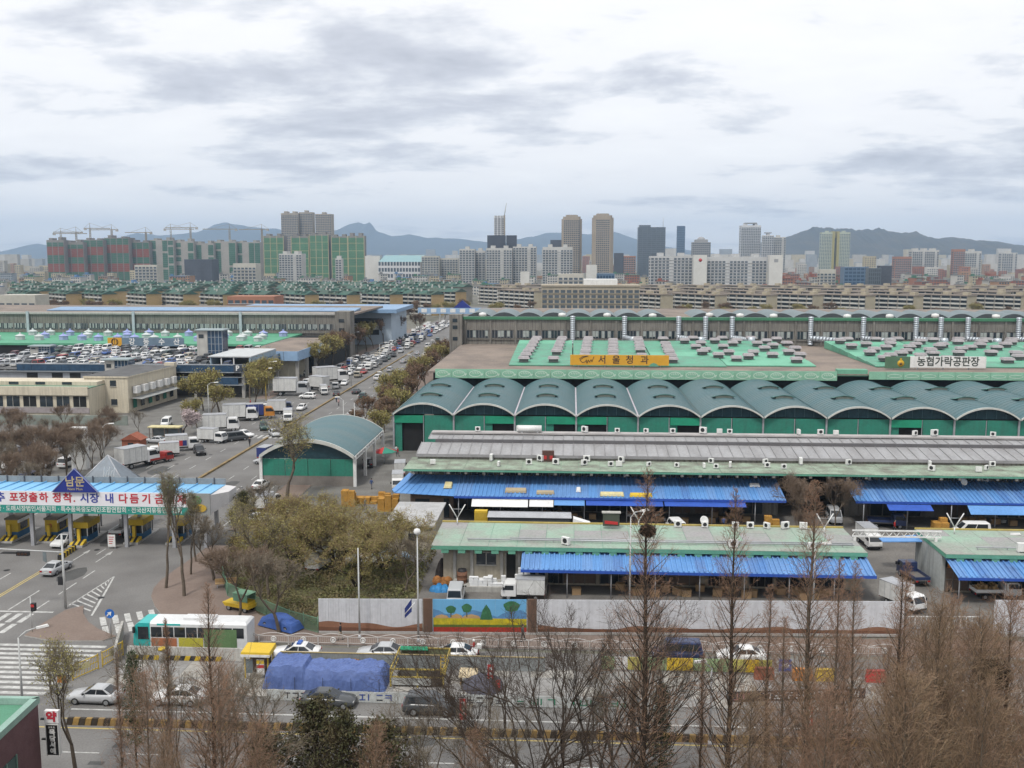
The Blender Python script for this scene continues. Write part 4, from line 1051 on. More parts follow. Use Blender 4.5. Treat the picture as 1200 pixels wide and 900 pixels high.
def hut(m):
    b = MB(); r_ = 1.7
    po = [(r_ * math.cos(math.pi / 3 * k + .5), r_ * math.sin(math.pi / 3 * k + .5)) for k in range(6)]
    b.prism(po, 0, 1.7, 0)
    for k in range(6):
        p, q = po[k], po[(k + 1) % 6]; b.face([(p[0] * 1.15, p[1] * 1.15, 1.71), (q[0] * 1.15, q[1] * 1.15, 1.71), (0, 0, 2.7)], 1)
    b.lathe((0, 0, 2.5), [(.3, 0), (.35, .5), (0, .7)], 6, 1)
    return b.mesh('roof_ventilator', m)
hw_, hb_ = hut([mat('hut_white', (.50, .53, .53), .6, .12), mat('hut_pale', (.52, .56, .55), .6, .12)]), hut([mat('hut_blue', (.36, .40, .62), .6, .12), mat('hut_blue2', (.30, .34, .60), .6, .12)])
for row, y in enumerate((336, 344, 356)):
    x = -205 + row * 4
    while x < -102:
        if rr.random() < .9: link('roof_ventilator', hw_ if rr.random() < .62 else hb_, LW, (x, y + rr.uniform(-1.5, 1.5), 9.3), rr.uniform(0, 1), (.9, .9, .8))
        x += rr.uniform(6.2, 8.2)
sg = thing('roof_sign', 'blue grey roof sign with four white Korean syllables and a gold emblem', 'sign', (-139.8, 322.6, 8.4))
b = MB(); b.box(-8.0, 12.8, -.2, .2, .2, 2.9); b.build('board', mat('sign_bluegrey', (.14, .20, .26), .6), sg)
b = MB(); b.box(-12.8, -8.02, -.2, .2, .2, 2.9); eb = b.build('emblem_block', mat('sign_orange', (.62, .33, .03)), sg)
b = MB()
for k in range(18):
    a = 2 * math.pi * k / 18; c = 2 * math.pi * (k + 1) / 18; b.tube((-10.4 + 1.1 * math.cos(a), -.24, 1.55 + 1.05 * math.sin(a)), (-10.4 + 1.1 * math.cos(c), -.24, 1.55 + 1.05 * math.sin(c)), .12, .12, 4)
for a in range(3): b.tube((-11.1 + a * .7, -.24, .8), (-11.1 + a * .7, -.24, 2.4), .09, .09, 4)
b.build('emblem', sb_, eb)
for ch, x in (('강', -4.6), ('동', .2), ('수', 5.4), ('산', 10.4)): lettering(ch, 2.3, white_p, sg, (x, -.22, 1.55), bold=.05)
b = MB()
for x in (-11, -4, 4, 11): b.box(x - .1, x + .1, .22, .4, 0, 2.7)
b.build('support', grey_metal, sg)
# pale store building at the head of the avenue
ST = thing('blue_store', 'pale blue and white store with long window slots beyond the concrete hall', 'building', (0, 0, 0))
b = MB(); b.box(-106, -77.6, 430, 470, 0, 13.8); b.build('wall', mat('store_pale', (.42, .50, .58), .7, .1, .2), ST)
b = MB(); b.box(-150, -74.6, 426, 472, 13.803, 15.4); b.build('roof_band', bsheet, ST)
for z in (4.2, 9.2): b = MB(); b.box(-98, -83, 429.9, 429.996, z, z + 2.2); b.build('window_slot', dark_in, ST)
b = MB(); b.box(-98, -83, 429.7, 429.996, 6.5, 9.1); o = b.build('sign_band', white_p, ST); worn_letters(o, -96, -87, 429.68, 7.2, 1.3, sb_, 5)

# far gate across the avenue
FG = thing('far_gate', 'distant blue and white gate beam spanning the avenue', 'gate', (0, 0, 0))
b = MB(); b.box(-86, -36, 560, 562, 6.0, 9.2); b.build('beam', mat('clad_blue', (.28, .42, .60)), FG)
for k in range(9): b = MB(); b.box(-84 + k * 5.4, -81 + k * 5.4, 559.9, 559.996, 6.7, 8.8); b.build('white_panel', white_p, FG)
b = MB(); b.yprism([(-66, 9.21), (-56, 9.21), (-61, 13.5)], 560, 562); b.build('triangle', MATS['tri_navy'], FG)
for x in (-85, -74, -61, -48, -38): b = MB(); b.box(x, x + .8, 560.3, 561.2, 0, 5.99); b.build('column', conc_light, FG)

# ================================================================ pharmacy building, near left
PH = thing('brick_shop', 'purple brick shop with green flat roof and white satellite dish', 'shop', (0, 0, 0))
pbrick = mat('purple_brick', (.15, .085, .09), .9, .2, 1.5, 14, c2=(.11, .06, .065), bump=.3)
b = MB(); b.prism([(-56, 40), (-35.1, 40), (-36.3, 61.9), (-58, 61.4)], 0, 7.9); b.build('wall', pbrick, PH)
b = MB(); b.prism([(-56, 40.2), (-35.5, 40.2), (-36.65, 61.6), (-58, 61.1)], 7.9, 8.0); b.build('roof', mat('roof_green_paint', (.10, .26, .17), .8, .2, .4), PH)
b = MB(); b.prism([(-35.45, 40), (-35.0, 40), (-36.2, 62.0), (-36.65, 61.6)], 8.003, 8.45); b.prism([(-58, 61.12), (-36.2, 61.63), (-36.2, 62.0), (-58, 61.5)], 8.003, 8.45); b.build('parapet', mat('parapet_green', (.28, .42, .36), .7, .15), PH)
for y in (56.0, 52.0, 46.5):
    xx = -35.1 - (y - 40) * 1.2 / 21.9
    b = MB(); b.hexa([(xx - .1, y, 3.6), (xx + .06, y, 3.6), (xx - .06, y + 2.6, 3.6), (xx - .2, y + 2.6, 3.6)], [(xx - .1, y, 6.0), (xx + .06, y, 6.0), (xx - .06, y + 2.6, 6.0), (xx - .2, y + 2.6, 6.0)]); f = b.build('window', glass('glass_teal', (.05, .10, .09)), PH)
    b = MB()
    for q in (0, 1.25, 2.5): b.box(xx + .06 - q * .05, xx + .12 - q * .05, y + q, y + q + .1, 3.5, 6.1)
    b.box(xx - .05, xx + .1, y, y + 2.6, 4.9, 5.0); b.build('window_frame', mat('frame_green', (.16, .26, .22), .6), f)
PH.location = (.45, .9, 0)
dsh = thing('satellite_dish', 'white satellite dish on the green shop roof', 'dish', (-37.5, 59.2, 8.0))
b = MB(); b.lathe((0, 0, 0), [(0, 0), (.25, .03), (.42, .1), (.5, .17), (.49, .19), (.4, .13), (0, .04)], 14); o = b.build('reflector', white_p, dsh); o.location = (0, 0, .75); o.rotation_euler = (R(60), 0, R(20))
b = MB(); b.tube((0, .05, 0), (0, .05, .75), .04); b.build('mast', grey_metal, dsh)
ps = thing('pharmacy_sign', 'vertical pharmacy sign with red syllable above black lightbox on the shop corner', 'sign', (-35.0, 63.0, 2.2)); ps.scale = (.65, 1, .6)
b = MB(); b.box(-.75, .75, -.15, .15, 7.3, 8.75); u = b.build('top_box', mat('sign_white', (.75, .74, .74), .4, .05), ps); lettering('약', 1.25, tr, u, (0, -.17, 8.02), bold=.06)
b = MB(); b.box(-.62, .62, -.15, .15, 3.5, 7.1); l_ = b.build('lower_box', mat('sign_black', (.02, .02, .022), .4), ps)
b = MB(); b.box(-.7, -.63, -.18, .18, 3.4, 7.2); b.box(.63, .7, -.18, .18, 3.4, 7.2); b.box(-.62, .62, -.18, .18, 7.101, 7.2); b.build('lower_frame', white_p, ps)
for k, ch in enumerate('묵담서예'): lettering(ch, .72, white_p, l_, (0.02, -.17, 6.2 - k * .75), bold=.03)
worn_letters(l_, -.4, .4, -.155, 6.72, .22, white_p, 3)
b = MB(); b.box(-1.25, -.76, -.08, .08, 7.6, 7.75); b.box(-1.25, -.71, -.08, .08, 5.2, 5.35); b.build('wall_bracket', black_p, ps)
# ================================================================ five storey flats in ranks
rc = random.Random(5)
flat_wall = mat('flat_wall', (.30, .28, .24), .9, .15, .2, 2, streak=.2)
gable_tan = mat('gable_tan', (.42, .30, .15), .9, .12, .2, 2)
gable_pale = mat('gable_pale', (.42, .37, .27), .9, .12, .2, 2)
band_w = mat('balcony_white', (.55, .54, .50), .8, .15, .3, 2)
roof_gn = mat('roof_dark_green', (.05, .115, .09), .85, .35, .15, 1, c2=(.075, .08, .06), amt=.8)
roof_br = mat('roof_brown', (.24, .20, .165), .9, .2, .1, 1)
def flats_meshes(Lf, wd, gable, roofm, pitched):
    b = MB(); b.box(-wd / 2, wd / 2, .02, Lf, 0, 13.4); wall = b.mesh('wall', flat_wall)
    b = MB(); b.box(-wd / 2 - .05, wd / 2 + .05, -.12, .0, 0, 13.4); gab = b.mesh('gable_wall', gable)
    b = MB(); b.box(-wd / 2 - 1.1, -wd / 2 - .01, .4, Lf - .3, 0, 1.0); bal = b.mesh('balcony_band', band_w)
    b = MB(); b.box(-wd / 2 - .06, -wd / 2 - .01, .5, Lf - .4, 0, 1.5)
    win = b.mesh('window_band', glass_d)
    b = MB()
    k = 4.0
    while k < Lf - 1: b.box(-wd / 2 - 1.25, -wd / 2 - .01, k, k + .35, 0, 13.3); k += 6.5
    pier = b.mesh('balcony_dividers', flat_wall)
    b = MB()
    if pitched:
        b.yprism([(-wd / 2 - .8, 13.41), (wd / 2 + .8, 13.41), (0, 15.8)], -.5, Lf + .3)
    else:
        b.box(-wd / 2 - .6, wd / 2 + .6, -.4, Lf + .3, 13.41, 14.0)
    rf = b.mesh('roof', roofm)
    b = MB(); b.box(-1.6, 1.6, -1.8, 1.8, 0, 1.7); head = b.mesh('stair_head', gable_pale if not pitched else roofm)
    b = MB(); b.box(-.4, .4, -.4, .4, 0, 1.8); chim = b.mesh('chimney', band_w)
    return wall, gab, bal, win, pier, rf, head, chim
sets = {'green': flats_meshes(31, 10, gable_tan, roof_gn, True), 'brown': flats_meshes(46, 10, gable_pale, roof_br, False)}
def flats(kind, x, y, rz, label, group, front):
    w_, g_, ba, wi, pi_, rf, hd, ch = sets[kind]
    t = thing('apartment_block', label, 'apartment block', (x, y, 0), rz, group)
    link('wall', w_, t)
    r_ = link('roof', rf, t)
    if front:
        link('gable_wall', g_, t); o = link('balcony_dividers', pi_, t); o['kind'] = 'stuff'
        for f in range(5):
            link('balcony_band', ba, t, (0, 0, .3 + f * 2.65)); link('window_band', wi, t, (0, 0, 1.35 + f * 2.65))
    Lf = 31 if kind == 'green' else 46
    for k in range(4 if kind == 'green' else 2):
        yy = 4 + k * (Lf - 8) / 3.0
        if kind == 'green':
            link('stair_head', hd, r_, (rc.choice((-2.6, 2.6)), yy, 13.9)); link('chimney', ch, r_, (rc.choice((-1.2, 1.2)), yy + 3.5, 15.0))
        else:
            link('stair_head', hd, r_, (rc.uniform(-1.5, 1.5), yy, 14.01), 0, (1.2, 1, 1))
for k, y in enumerate((640, 690, 745, 805, 870)):
    x = -352 - k * 30 + 13 * (k % 2)
    while x < -62 - k * 3:
        flats('green', x, y + rc.uniform(-4, 4), R(48 + rc.uniform(-3, 3)), 'low flats with tan end wall and dark green pitched roof in the front rank' if k == 0 else 'low flats behind the front rank showing mostly their dark green roof', 'green roofed flats beyond the market', k < 2)
        x += 26.6
for k, y in enumerate((640, 700, 765, 835)):
    x = -30 - k * 6 + 14 * (k % 2) if k else 60
    while x < 300 + k * 32:
        flats('brown', x, y + rc.uniform(-4, 4), R(38 + rc.uniform(-3, 3)), 'low flats with pale end wall and brown flat roof in the front rank' if k == 0 else 'low flats behind the front rank showing brown flat roof and white stair heads', 'brown roofed flats beyond the market', k < 3)
        x += 31 + rc.uniform(-3, 3)

# ================================================================ towers and larger buildings
TOWERS = [
    (-784, 1500, 27, 62, 'netred', 'unfinished tower wrapped in red and green netting'),
    (-761, 1512, 30, 59, 'netred', 'unfinished tower wrapped in red and green netting'),
    (-736, 1524, 31, 63, 'netred', 'unfinished tower wrapped in red and green netting'),
    (-705, 1536, 39, 66, 'netred', 'unfinished tower wrapped in red and green netting'),
    (-674, 1548, 31, 60, 'netred', 'unfinished tower wrapped in red and green netting'),
    (-643, 1560, 37, 63, 'netgrey', 'unfinished concrete tower with thin green netting'),
    (-611, 1570, 30, 61, 'netgrey', 'unfinished concrete tower with thin green netting'),
    (-582, 1580, 29, 58, 'netgrey', 'unfinished concrete tower with thin green netting'),
    (-553, 1590, 35, 61, 'netgrey', 'unfinished concrete tower with thin green netting'),
    (-518, 1600, 39, 60, 'netgrey', 'unfinished concrete tower with thin green netting'),
    (-447, 1500, 30, 68, 'netgreen', 'unfinished tower in bright green netting with pale frame'),
    (-407, 1500, 26, 68, 'netgreen', 'unfinished tower in bright green netting with pale frame'),
    (-378, 1500, 28, 70, 'netgreen', 'unfinished tower in bright green netting with pale frame'),
    (-347, 1500, 24, 67, 'netgreen', 'unfinished tower in bright green netting with pale frame'),
    (-322, 1500, 24, 68, 'netgreen', 'unfinished tower in bright green netting with pale frame'),
    (-492, 1750, 30, 112, 'tan', 'tall taupe tower, one of a pair set close together'),
    (-466, 1760, 24, 114, 'tan', 'tall taupe tower, one of a pair set close together'),
    (-430, 1740, 28, 110, 'tan', 'tall taupe tower standing apart above the green netted blocks'),
    (-366, 1300, 30, 41, 'apt', 'cream apartment slab in front of the green netted towers'),
    (-291, 1250, 8, 35, 'apt', 'narrow pale tower before the green netting'),
    (-135, 1300, 20, 47, 'apt', 'grey white apartment slab left of the half built core'),
    (-119, 1310, 13, 45, 'apt', 'narrow grey white slab left of the half built core'),
    (-93, 1290, 33, 48, 'apt', 'broad grey white apartment slab below the half built core'),
    (-108, 1500, 15, 97, 'core', 'white half built core tower rising above black cladding'),
    (-111, 1480, 26, 68, 'black', 'black clad storeys around the half built core'),
    (-89, 1485, 15, 68, 'black', 'narrow black clad storeys right of the half built core'),
    (-61, 1300, 30, 50, 'apt', 'pale apartment slab left of the pair of brown towers'),
    (-18, 1250, 37, 49, 'apt', 'white apartment slab at the foot of the first brown tower'),
    (-25, 1600, 19, 63, 'dark', 'small dark block behind the white apartment slab'),
    (-1, 1500, 30, 98, 'brown', 'tall brown tower with chamfered top, shorter of the pair'),
    (44, 1480, 31, 99, 'brown', 'tall brown tower with rounded top, taller of the pair'),
    (147, 1900, 50, 91, 'glassd', 'broad dark glass office tower with roof mast'),
    (222, 2100, 16, 99, 'glassb', 'slim blue glass tower'),
    (189, 1500, 26, 66, 'dome', 'short grey tower with stepped domed top'),
    (329, 1900, 36, 94, 'white', 'tall white residential tower'),
    (342, 1800, 19, 74, 'white', 'white tower beside the tall white tower'),
    (362, 1810, 24, 71, 'apt', 'pale tower right of the white tower'),
    (98, 1010, 41, 38, 'slab', 'long white apartment slab behind the brown roofed flats'),
    (162, 1010, 58, 37, 'slab', 'long white apartment slab next to the white end wall'),
    (125, 1000, 13, 39, 'blank', 'blank white end wall of an apartment slab with a red dot'),
    (198, 1000, 13, 39, 'blank', 'blank white end wall of an apartment slab with a small grey mark'),
    (542, 2200, 25, 88, 'olive', 'pale green tower with yellow edge, left of its twin'),
    (577, 2200, 25, 88, 'olive', 'pale green tower with yellow edge, right of its twin'),
    (563, 2210, 11, 76, 'dark', 'narrow link block between the green twin towers'),
    (612, 1800, 45, 48, 'apt', 'broad pale apartment block below the dark hill'),
    (632, 1700, 18, 49, 'redapt', 'red and white apartment tower'),
    (654, 1700, 26, 46, 'apt', 'white slab beside the red and white tower'),
    (796, 1900, 27, 44, 'apt', 'white slab under the right end of the hill'),
    (559, 1750, 27, 37, 'redapt', 'brick coloured block left of the broad pale block'),
    (-451, 1200, 34, 34, 'dark', 'dark blocky building in front of the netted towers'),
    (-430, 1000, 23, 29, 'low', 'pale low block with ribbon windows before the netted towers'),
    (-312, 950, 22, 31, 'low', 'yellowish block with many small windows'),
    (-268, 1350, 20, 38, 'blank', 'white windowless block left of the glass roofed store'),
    (-230, 1340, 57, 30, 'storeglass', 'long white store with tall windows and teal glass roof'),
    (-187, 1330, 23, 38, 'low', 'white block right of the glass roofed store'),
    (-165, 1345, 26, 35, 'low', 'pale block with wide windows left of the grey slabs'),
    (11, 600, 58, 20, 'office', 'beige five storey office with ribbon windows'),
    (64, 1400, 13, 42, 'dark', 'dark low office between the brown towers and glass tower'),
    (79, 1400, 16, 38, 'redapt', 'brick low block near the dark glass tower'),
    (-42, 900, 8, 24, 'blank', 'white narrow block before the apartment slabs'),
    (22, 1150, 12, 28, 'blank', 'white narrow block at the foot of the brown tower'),
    (-1, 800, 20, 24, 'low', 'low teal grey building behind the beige office'),
    (27, 820, 14, 24, 'glassb', 'low teal glass block behind the beige office'),
    (248, 1000, 15, 25, 'low', 'white small office below the green twin towers'),
    (289, 1050, 24, 27, 'glassb', 'low wide blue glass building'),
    (278, 950, 11, 27, 'glassd', 'small black glass block'),
    (291, 960, 11, 29, 'dark', 'small charcoal block beside a black glass block'),
]
st_wall = {
    'netred': mat('raw_concrete', (.24, .22, .20), .9, .15, .05, .5), 'netgrey': mat('raw_concrete_pale', (.34, .32, .29), .9, .15, .05, .5), 'netgreen': mat('raw_concrete', (.24, .22, .20)),
    'tan': mat('taupe', (.33, .29, .24), .8, .1, .05, .5), 'apt': mat('apt_pale', (.50, .49, .46), .8, .1, .05, .5), 'core': mat('core_white', (.60, .60, .60), .8, .1, .05, .5),
    'black': mat('clad_black', (.05, .055, .07), .7, .2, .1, .5), 'dark': mat('dark_block', (.07, .08, .10), .6, .2, .05, .5), 'brown': mat('tower_brown', (.33, .275, .21), .7, .1, .05, .5),
    'glassd': mat('curtain_dark', (.09, .11, .13), .3, .15, .05, .5, spec=.5), 'glassb': mat('curtain_blue', (.10, .17, .26), .3, .15, .05, .5, spec=.5), 'dome': mat('stone_grey', (.30, .30, .30), .8, .1, .05, .5),
    'white': mat('tower_white', (.56, .56, .56), .7, .08, .05, .5), 'slab': mat('slab_pale', (.50, .50, .49), .8, .08, .05, .5), 'blank': mat('end_white2', (.60, .59, .55), .85, .08, .1, .5),
    'olive': mat('tower_olive', (.42, .46, .36), .7, .1, .05, .5), 'redapt': mat('apt_red', (.34, .16, .10), .8, .12, .05, .5), 'low': mat('low_pale', (.48, .46, .40), .8, .12, .05, .5),
    'storeglass': mat('store_white', (.60, .60, .60), .7, .08, .05, .5), 'office': mat('office_beige', (.38, .33, .25), .85, .1, .1, 1, streak=.25)}
win_far = mat('far_glass', (.08, .10, .12), .2, .25, .08, .3, spec=.5)
net_r, net_g, net_g2 = mat('net_red', (.24, .075, .055), .9, .2, .05, .4), mat('net_green', (.06, .145, .10), .9, .2, .05, .4), mat('net_bright_green', (.085, .21, .115), .9, .2, .05, .4)
frame_y = mat('scaffold_pale', (.46, .42, .24), .8, .15)
def tower(x, y, wd, h, style, label, group=None):
    t = thing('building' if style in ('low', 'office', 'storeglass', 'blank', 'dark', 'redapt') else 'tower_block', label, 'building' if h < 45 else 'tower', (x, y, 0), 0, group)
    m = st_wall[style]; dp = min(max(wd * .7, 10), 24); hw2 = wd / 2
    b = MB()
    if style == 'brown':
        c = 4.5; b.prism([(-hw2 + c, 0), (hw2 - c, 0), (hw2, c), (hw2, dp), (-hw2, dp), (-hw2, c)], 0, h - 6)
        b.prism([(-hw2 + c, 1), (hw2 - c, 1), (hw2 - 2, c), (hw2 - 2, dp - 2), (-hw2 + 2, dp - 2), (-hw2 + 2, c)], h - 6, h - 2.5); b.prism([(-hw2 + 8, 2), (hw2 - 8, 2), (hw2 - 6, dp - 4), (-hw2 + 6, dp - 4)], h - 2.5, h)
    elif style == 'dome':
        b.box(-hw2, hw2, 0, dp, 0, h - 8); b.box(-hw2 + 4, hw2 - 4, 2, dp - 2, h - 8, h - 4); b.lathe((0, dp / 2, h - 4), [(6, 0), (5, 2), (3, 3.4), (0, 4)], 12)
    else:
        b.box(-hw2, hw2, 0, dp, 0, h)
    b.build('wall', m, t)
    fh = 3.0 if style not in ('netred', 'netgrey', 'netgreen') else 3.2
    wb_ = MB(); top = h - (7 if style in ('brown', 'dome') else 1.6)
    pw = {'apt': 3.4, 'slab': 3.6, 'white': 3.2, 'tan': 3.0, 'brown': 2.8, 'olive': 3.2, 'redapt': 3.2, 'low': 3.4, 'office': 3.6, 'dome': 2.8, 'core': 5.0, 'storeglass': 4.0}.get(style)
    if pw:
        n = max(2, int(wd / pw)); p = wd / n; f = 0
        span = (hw2 - 4.5) if style == 'brown' else hw2
        z = 1.2
        while z + 1.9 < top:
            for k in range(n):
                xx = -hw2 + k * p
                if abs(xx + p / 2) > span: continue
                if style in ('apt', 'slab') and n > 5 and k % 6 == 5: continue
                hh = 1.8 if style not in ('storeglass',) else 5.0
                wb_.box(xx + p * .14, xx + p * .86, -.1, -.01, z, z + hh)
            wb_.box(-hw2 - .1, -hw2 - .01, dp * .2, dp * .8, z, z + 1.6)
            z += fh if style != 'storeglass' else 8
        if style in ('apt', 'slab', 'white', 'redapt', 'low', 'office'):
            o = wb_.build('window_grid', win_far, t); o['kind'] = 'stuff'
            sb2 = MB(); z = .95
            while z + 1.9 < top:
                sb2.box(-hw2 + .3, hw2 - .3, -.45, -.11, z, z + .28); z += fh
            o = sb2.build('balcony_slabs', st_wall['white'] if style != 'office' else m, t); o['kind'] = 'stuff'
        else:
            o = wb_.build('window_grid', win_far, t); o['kind'] = 'stuff'
    if style in ('glassd', 'glassb'):
        z = 2.0
        while z < top:
            wb_.box(-hw2, hw2, -.12, -.01, z, z + 2.3); z += 3.6
        o = wb_.build('glass_bands', win_far if style == 'glassd' else glass_b, t); o['kind'] = 'stuff'
        pb2 = MB()
        for k in range(7): xx = -hw2 + wd * k / 6; pb2.box(xx - .3, xx + .3, -.5, -.13, 0, h)
        o = pb2.build('mullions', m, t); o['kind'] = 'stuff'
    if style.startswith('net'):
        z = 1.0; i = 0; rs = random.Random(int(x))
        nb = max(2, int(wd / 9)); p = wd / nb
        while z + 2.9 < h - 1:
            band = int(z / (h / 5.0))
            for k in range(nb):
                if style == 'netgrey' and (k % 3 == 1 or rs.random() < .1): continue
                wb_.box(-hw2 + k * p + .7, -hw2 + (k + 1) * p - .7, -.35, -.1, z, z + 2.95, (band % 2) if style == 'netred' else 0)
            z += 3.2
        mats_ = [net_g, net_r] if style == 'netred' else ([net_g] if style == 'netgrey' else [net_g2])
        o = wb_.build('safety_net', mats_, t); o['kind'] = 'stuff'
        fb = MB()
        if style == 'netgreen':
            for k in range(nb + 1): fb.box(-hw2 + k * p - .4, -hw2 + k * p + .4, -.5, -.02, 0, h)
            for k in range(6): fb.box(-hw2, hw2, -.55, -.4, h * k / 6, h * k / 6 + .6)
            o = fb.build('scaffold_frame', frame_y, t); o['kind'] = 'stuff'
        for dx_ in (-.3, .25):
            b = MB(); b.box(dx_ * wd - 2.5, dx_ * wd + 2.5, 2, dp - 2, h + .003, h + rs.uniform(2.0, 4.5)); b.build('lift_core', m, t)
    elif style in ('apt', 'slab', 'white', 'tan', 'olive'):
        k = 0
        while k < max(1, int(wd / 15)):
            b = MB(); xx = -hw2 + (k + .5) * wd / max(1, int(wd / 15)); b.box(xx - 2.6, xx + 2.6, 2, dp - 2, h + .003, h + 3.2); b.build('roof_head', m, t); k += 1
    if style == 'white':
        b = MB(); b.box(-hw2 * .6, hw2 * .6, 1, dp - 1, h + 3.3, h + 5.0); b.build('crown', st_wall['dome'], t)
    if style == 'glassd' and wd > 30:
        b = MB(); b.box(-hw2 + 2, -2, 2, dp - 2, h + .003, h + 4); b.build('roof_plant', m, t)
        b = MB(); b.tube((hw2 - 4, 4, h), (hw2 - 4, 4, h + 18), .5, .2); b.build('mast', grey_metal, t)
    if style == 'olive':
        s = 1 if x < 560 else -1
        b = MB(); b.box(s * hw2 - 2.5, s * hw2 + 2.5, -.6, dp + .5, 0, h + 2); b.build('yellow_edge', mat('edge_olive', (.36, .31, .10), .8), t)
    if style == 'storeglass':
        b = MB(); b.hexa([(-hw2, 2, h), (hw2 + 8, 2, h), (hw2 + 8, dp, h), (-hw2, dp, h)], [(-hw2 + 6, dp - 4, h + 9), (hw2 + 2, dp - 4, h + 9), (hw2 + 2, dp, h + 9), (-hw2 + 6, dp, h + 9)]); b.build('glass_roof', mat('teal_glass', (.22, .36, .38), .3, .1), t)
    if style == 'office':
        b = MB(); b.box(-hw2 - .4, hw2 + .4, -.5, dp + .4, h + .003, h + .9); b.build('cornice', m, t)
        b = MB(); b.box(-4, 16, 4, dp - 3, h + .91, h + 4.2); b.build('roof_house', white_p, t)
    if style == 'core':
        for k in range(3):
            b = MB(); b.box(-hw2 + 2 + k * 4.4, -hw2 + 3.6 + k * 4.4, -.3, -.12, 0, h); b.build('core_fin', st_wall['dome'], t)
    return t
for (x, y, wd, h, s, lab) in TOWERS:
    same = [q for q in TOWERS if q[5] == lab]
    t = tower(x, y, wd, h, s, lab, ('look-alike towers: ' + lab) if len(same) > 1 else None)
    if 'red dot' in lab:
        b = MB(); b.lathe((0, 0, 0), [(0, .1), (1.7, .1), (1.7, 0)], 14); o = b.build('red_dot', red_p, t); o.rotation_euler = (R(90), 0, 0); o.location = (0, -.02, h - 5)
    if 'grey mark' in lab:
        b = MB(); b.box(-2, 2, -.1, -.01, h - 7, h - 4); b.build('grey_mark', st_wall['dome'], t)
tower(-168, 520, 25, 17, 'redapt', 'dark red brick low block behind the light blue roof')
tower(-272, 480, 19, 19, 'low', 'cream block with window rows above the left hall roof')
# tower cranes over the unfinished blocks
crane_m = mat('crane_grey', (.30, .26, .20), .7)
def crane(x, y, h, jib, rz, lab):
    t = thing('tower_crane', lab, 'crane', (x, y, 0), rz, 'tower cranes over the unfinished blocks')
    b = MB()
    for sx in (-1, 1):
        for sy in (-1, 1): b.box(sx * .9 - .3, sx * .9 + .3, sy * .9 - .3, sy * .9 + .3, 0, h)
    k = 0
    while k < h - 4: b.tube((-.9, -1, k), (.9, -1, k + 3.5), .2, .2, 4); k += 3.5
    b.build('mast', crane_m, t)['kind'] = 'stuff'
    b = MB(); b.box(-jib * .3, jib, -.5, .5, h + .01, h + 1.2); b.build('jib', crane_m, t)
    b = MB(); b.box(-jib * .3, -jib * .3 + 4, -1, 1, h - 2.2, h); b.build('counterweight', conc_light, t)
    b = MB(); b.tube((0, 0, h + 1.2), (0, 0, h + 9), .5, .2); b.build('apex', crane_m, t)
    b = MB(); b.tube((0, 0, h + 8.8), (jib * .7, 0, h + 1.3), .18, .18, 4); b.tube((0, 0, h + 8.8), (-jib * .28, 0, h + 1.3), .18, .18, 4); b.build('tie_bars', crane_m, t)
for x, y, h, j, rz in ((-790, 1530, 72, 38, .3), (-768, 1535, 74, 34, 3.3), (-748, 1540, 80, 30, .2), (-716, 1545, 78, 40, 2.9), (-668, 1560, 74, 36, 3.0), (-606, 1585, 82, 40, 3.2), (-548, 1600, 80, 42, 3.25), (-500, 1615, 80, 40, 3.0), (-640, 1590, 80, 36, .3)):
    crane(x, y, h, j, rz, 'thin tower crane above the netted unfinished towers')
t = thing('tower_crane', 'leaning crane boom on top of the white half built core', 'crane', (-100, 1497, 0))
b = MB(); b.tube((0, 0, 97), (3, 0, 115), .6, .25); b.build('boom', crane_m, t)
b = MB(); b.box(-1.2, 1.2, -1, 1, 60, 97.5); b.build('mast', crane_m, t)

# ================================================================ low town: separate houses, nearest 290, the rest as one mass
hm = {}
cols = [((.42, .40, .36), 'grey'), ((.52, .50, .46), 'off white'), ((.28, .12, .08), 'red brick'), ((.36, .22, .14), 'brown brick'), ((.46, .40, .28), 'cream'), ((.30, .33, .36), 'blue grey'), ((.33, .16, .11), 'terracotta')]
rfc = [mat('town_roof_grey', (.22, .22, .21), .9, .2, .1, 1), mat('town_roof_green', (.07, .17, .11), .9, .2, .1, 1), mat('town_roof_red', (.26, .09, .06), .9, .2, .1, 1), mat('town_roof_blue', (.12, .22, .36), .8, .2, .1, 1)]
def house_mesh(ci, fl, wd, dp):
    key = (ci, fl, wd)
    if key in hm: return hm[key]
    h = fl * 3.0; a = MB(); a.box(-wd / 2, wd / 2, 0, dp, 0, h); wl_ = a.mesh('wall', mat('town_' + cols[ci][1].replace(' ', '_'), cols[ci][0], .9, .15, .1, 1))
    b = MB()
    for f in range(fl):
        k = -wd / 2 + .8
        while k < wd / 2 - 1.6: b.box(k, k + 1.7, -.12, -.01, .9 + f * 3, 2.4 + f * 3); k += 2.9
    wn_ = b.mesh('window_grid', win_far)
    hm[key] = (wl_, wn_, h, wd, dp)
    return hm[key]
rp = {}
def roof_mesh(wd, dp, r):
    if (wd, r) not in rp:
        b = MB(); b.box(-wd / 2 - .3, wd / 2 + .3, -.3, dp + .3, 0, .5); b.box(-wd / 2 + 1, -wd / 2 + 4, dp * .4, dp * .8, .51, 2.6)
        rp[(wd, r)] = b.mesh('roof', rfc[r])
    return rp[(wd, r)]
cnt = 0
spots = []
while len(spots) < 600:
    y = rc.uniform(915, 2500) if rc.random() < .65 else rc.uniform(915, 1350)
    x = rc.uniform(-.64, .47) * y * .98
    if -90 < x + .05 * y < 40 and y < 950: continue
    if any(abs(x - q[0]) < 15 and abs(y - q[1]) < 14 for q in spots): continue
    if any(abs(x - q[0]) < q[2] / 2 + 11 and -14 < y - q[1] < 26 for q in TOWERS): continue
    spots.append((x, y))
spots.sort(key=lambda p: p[1])
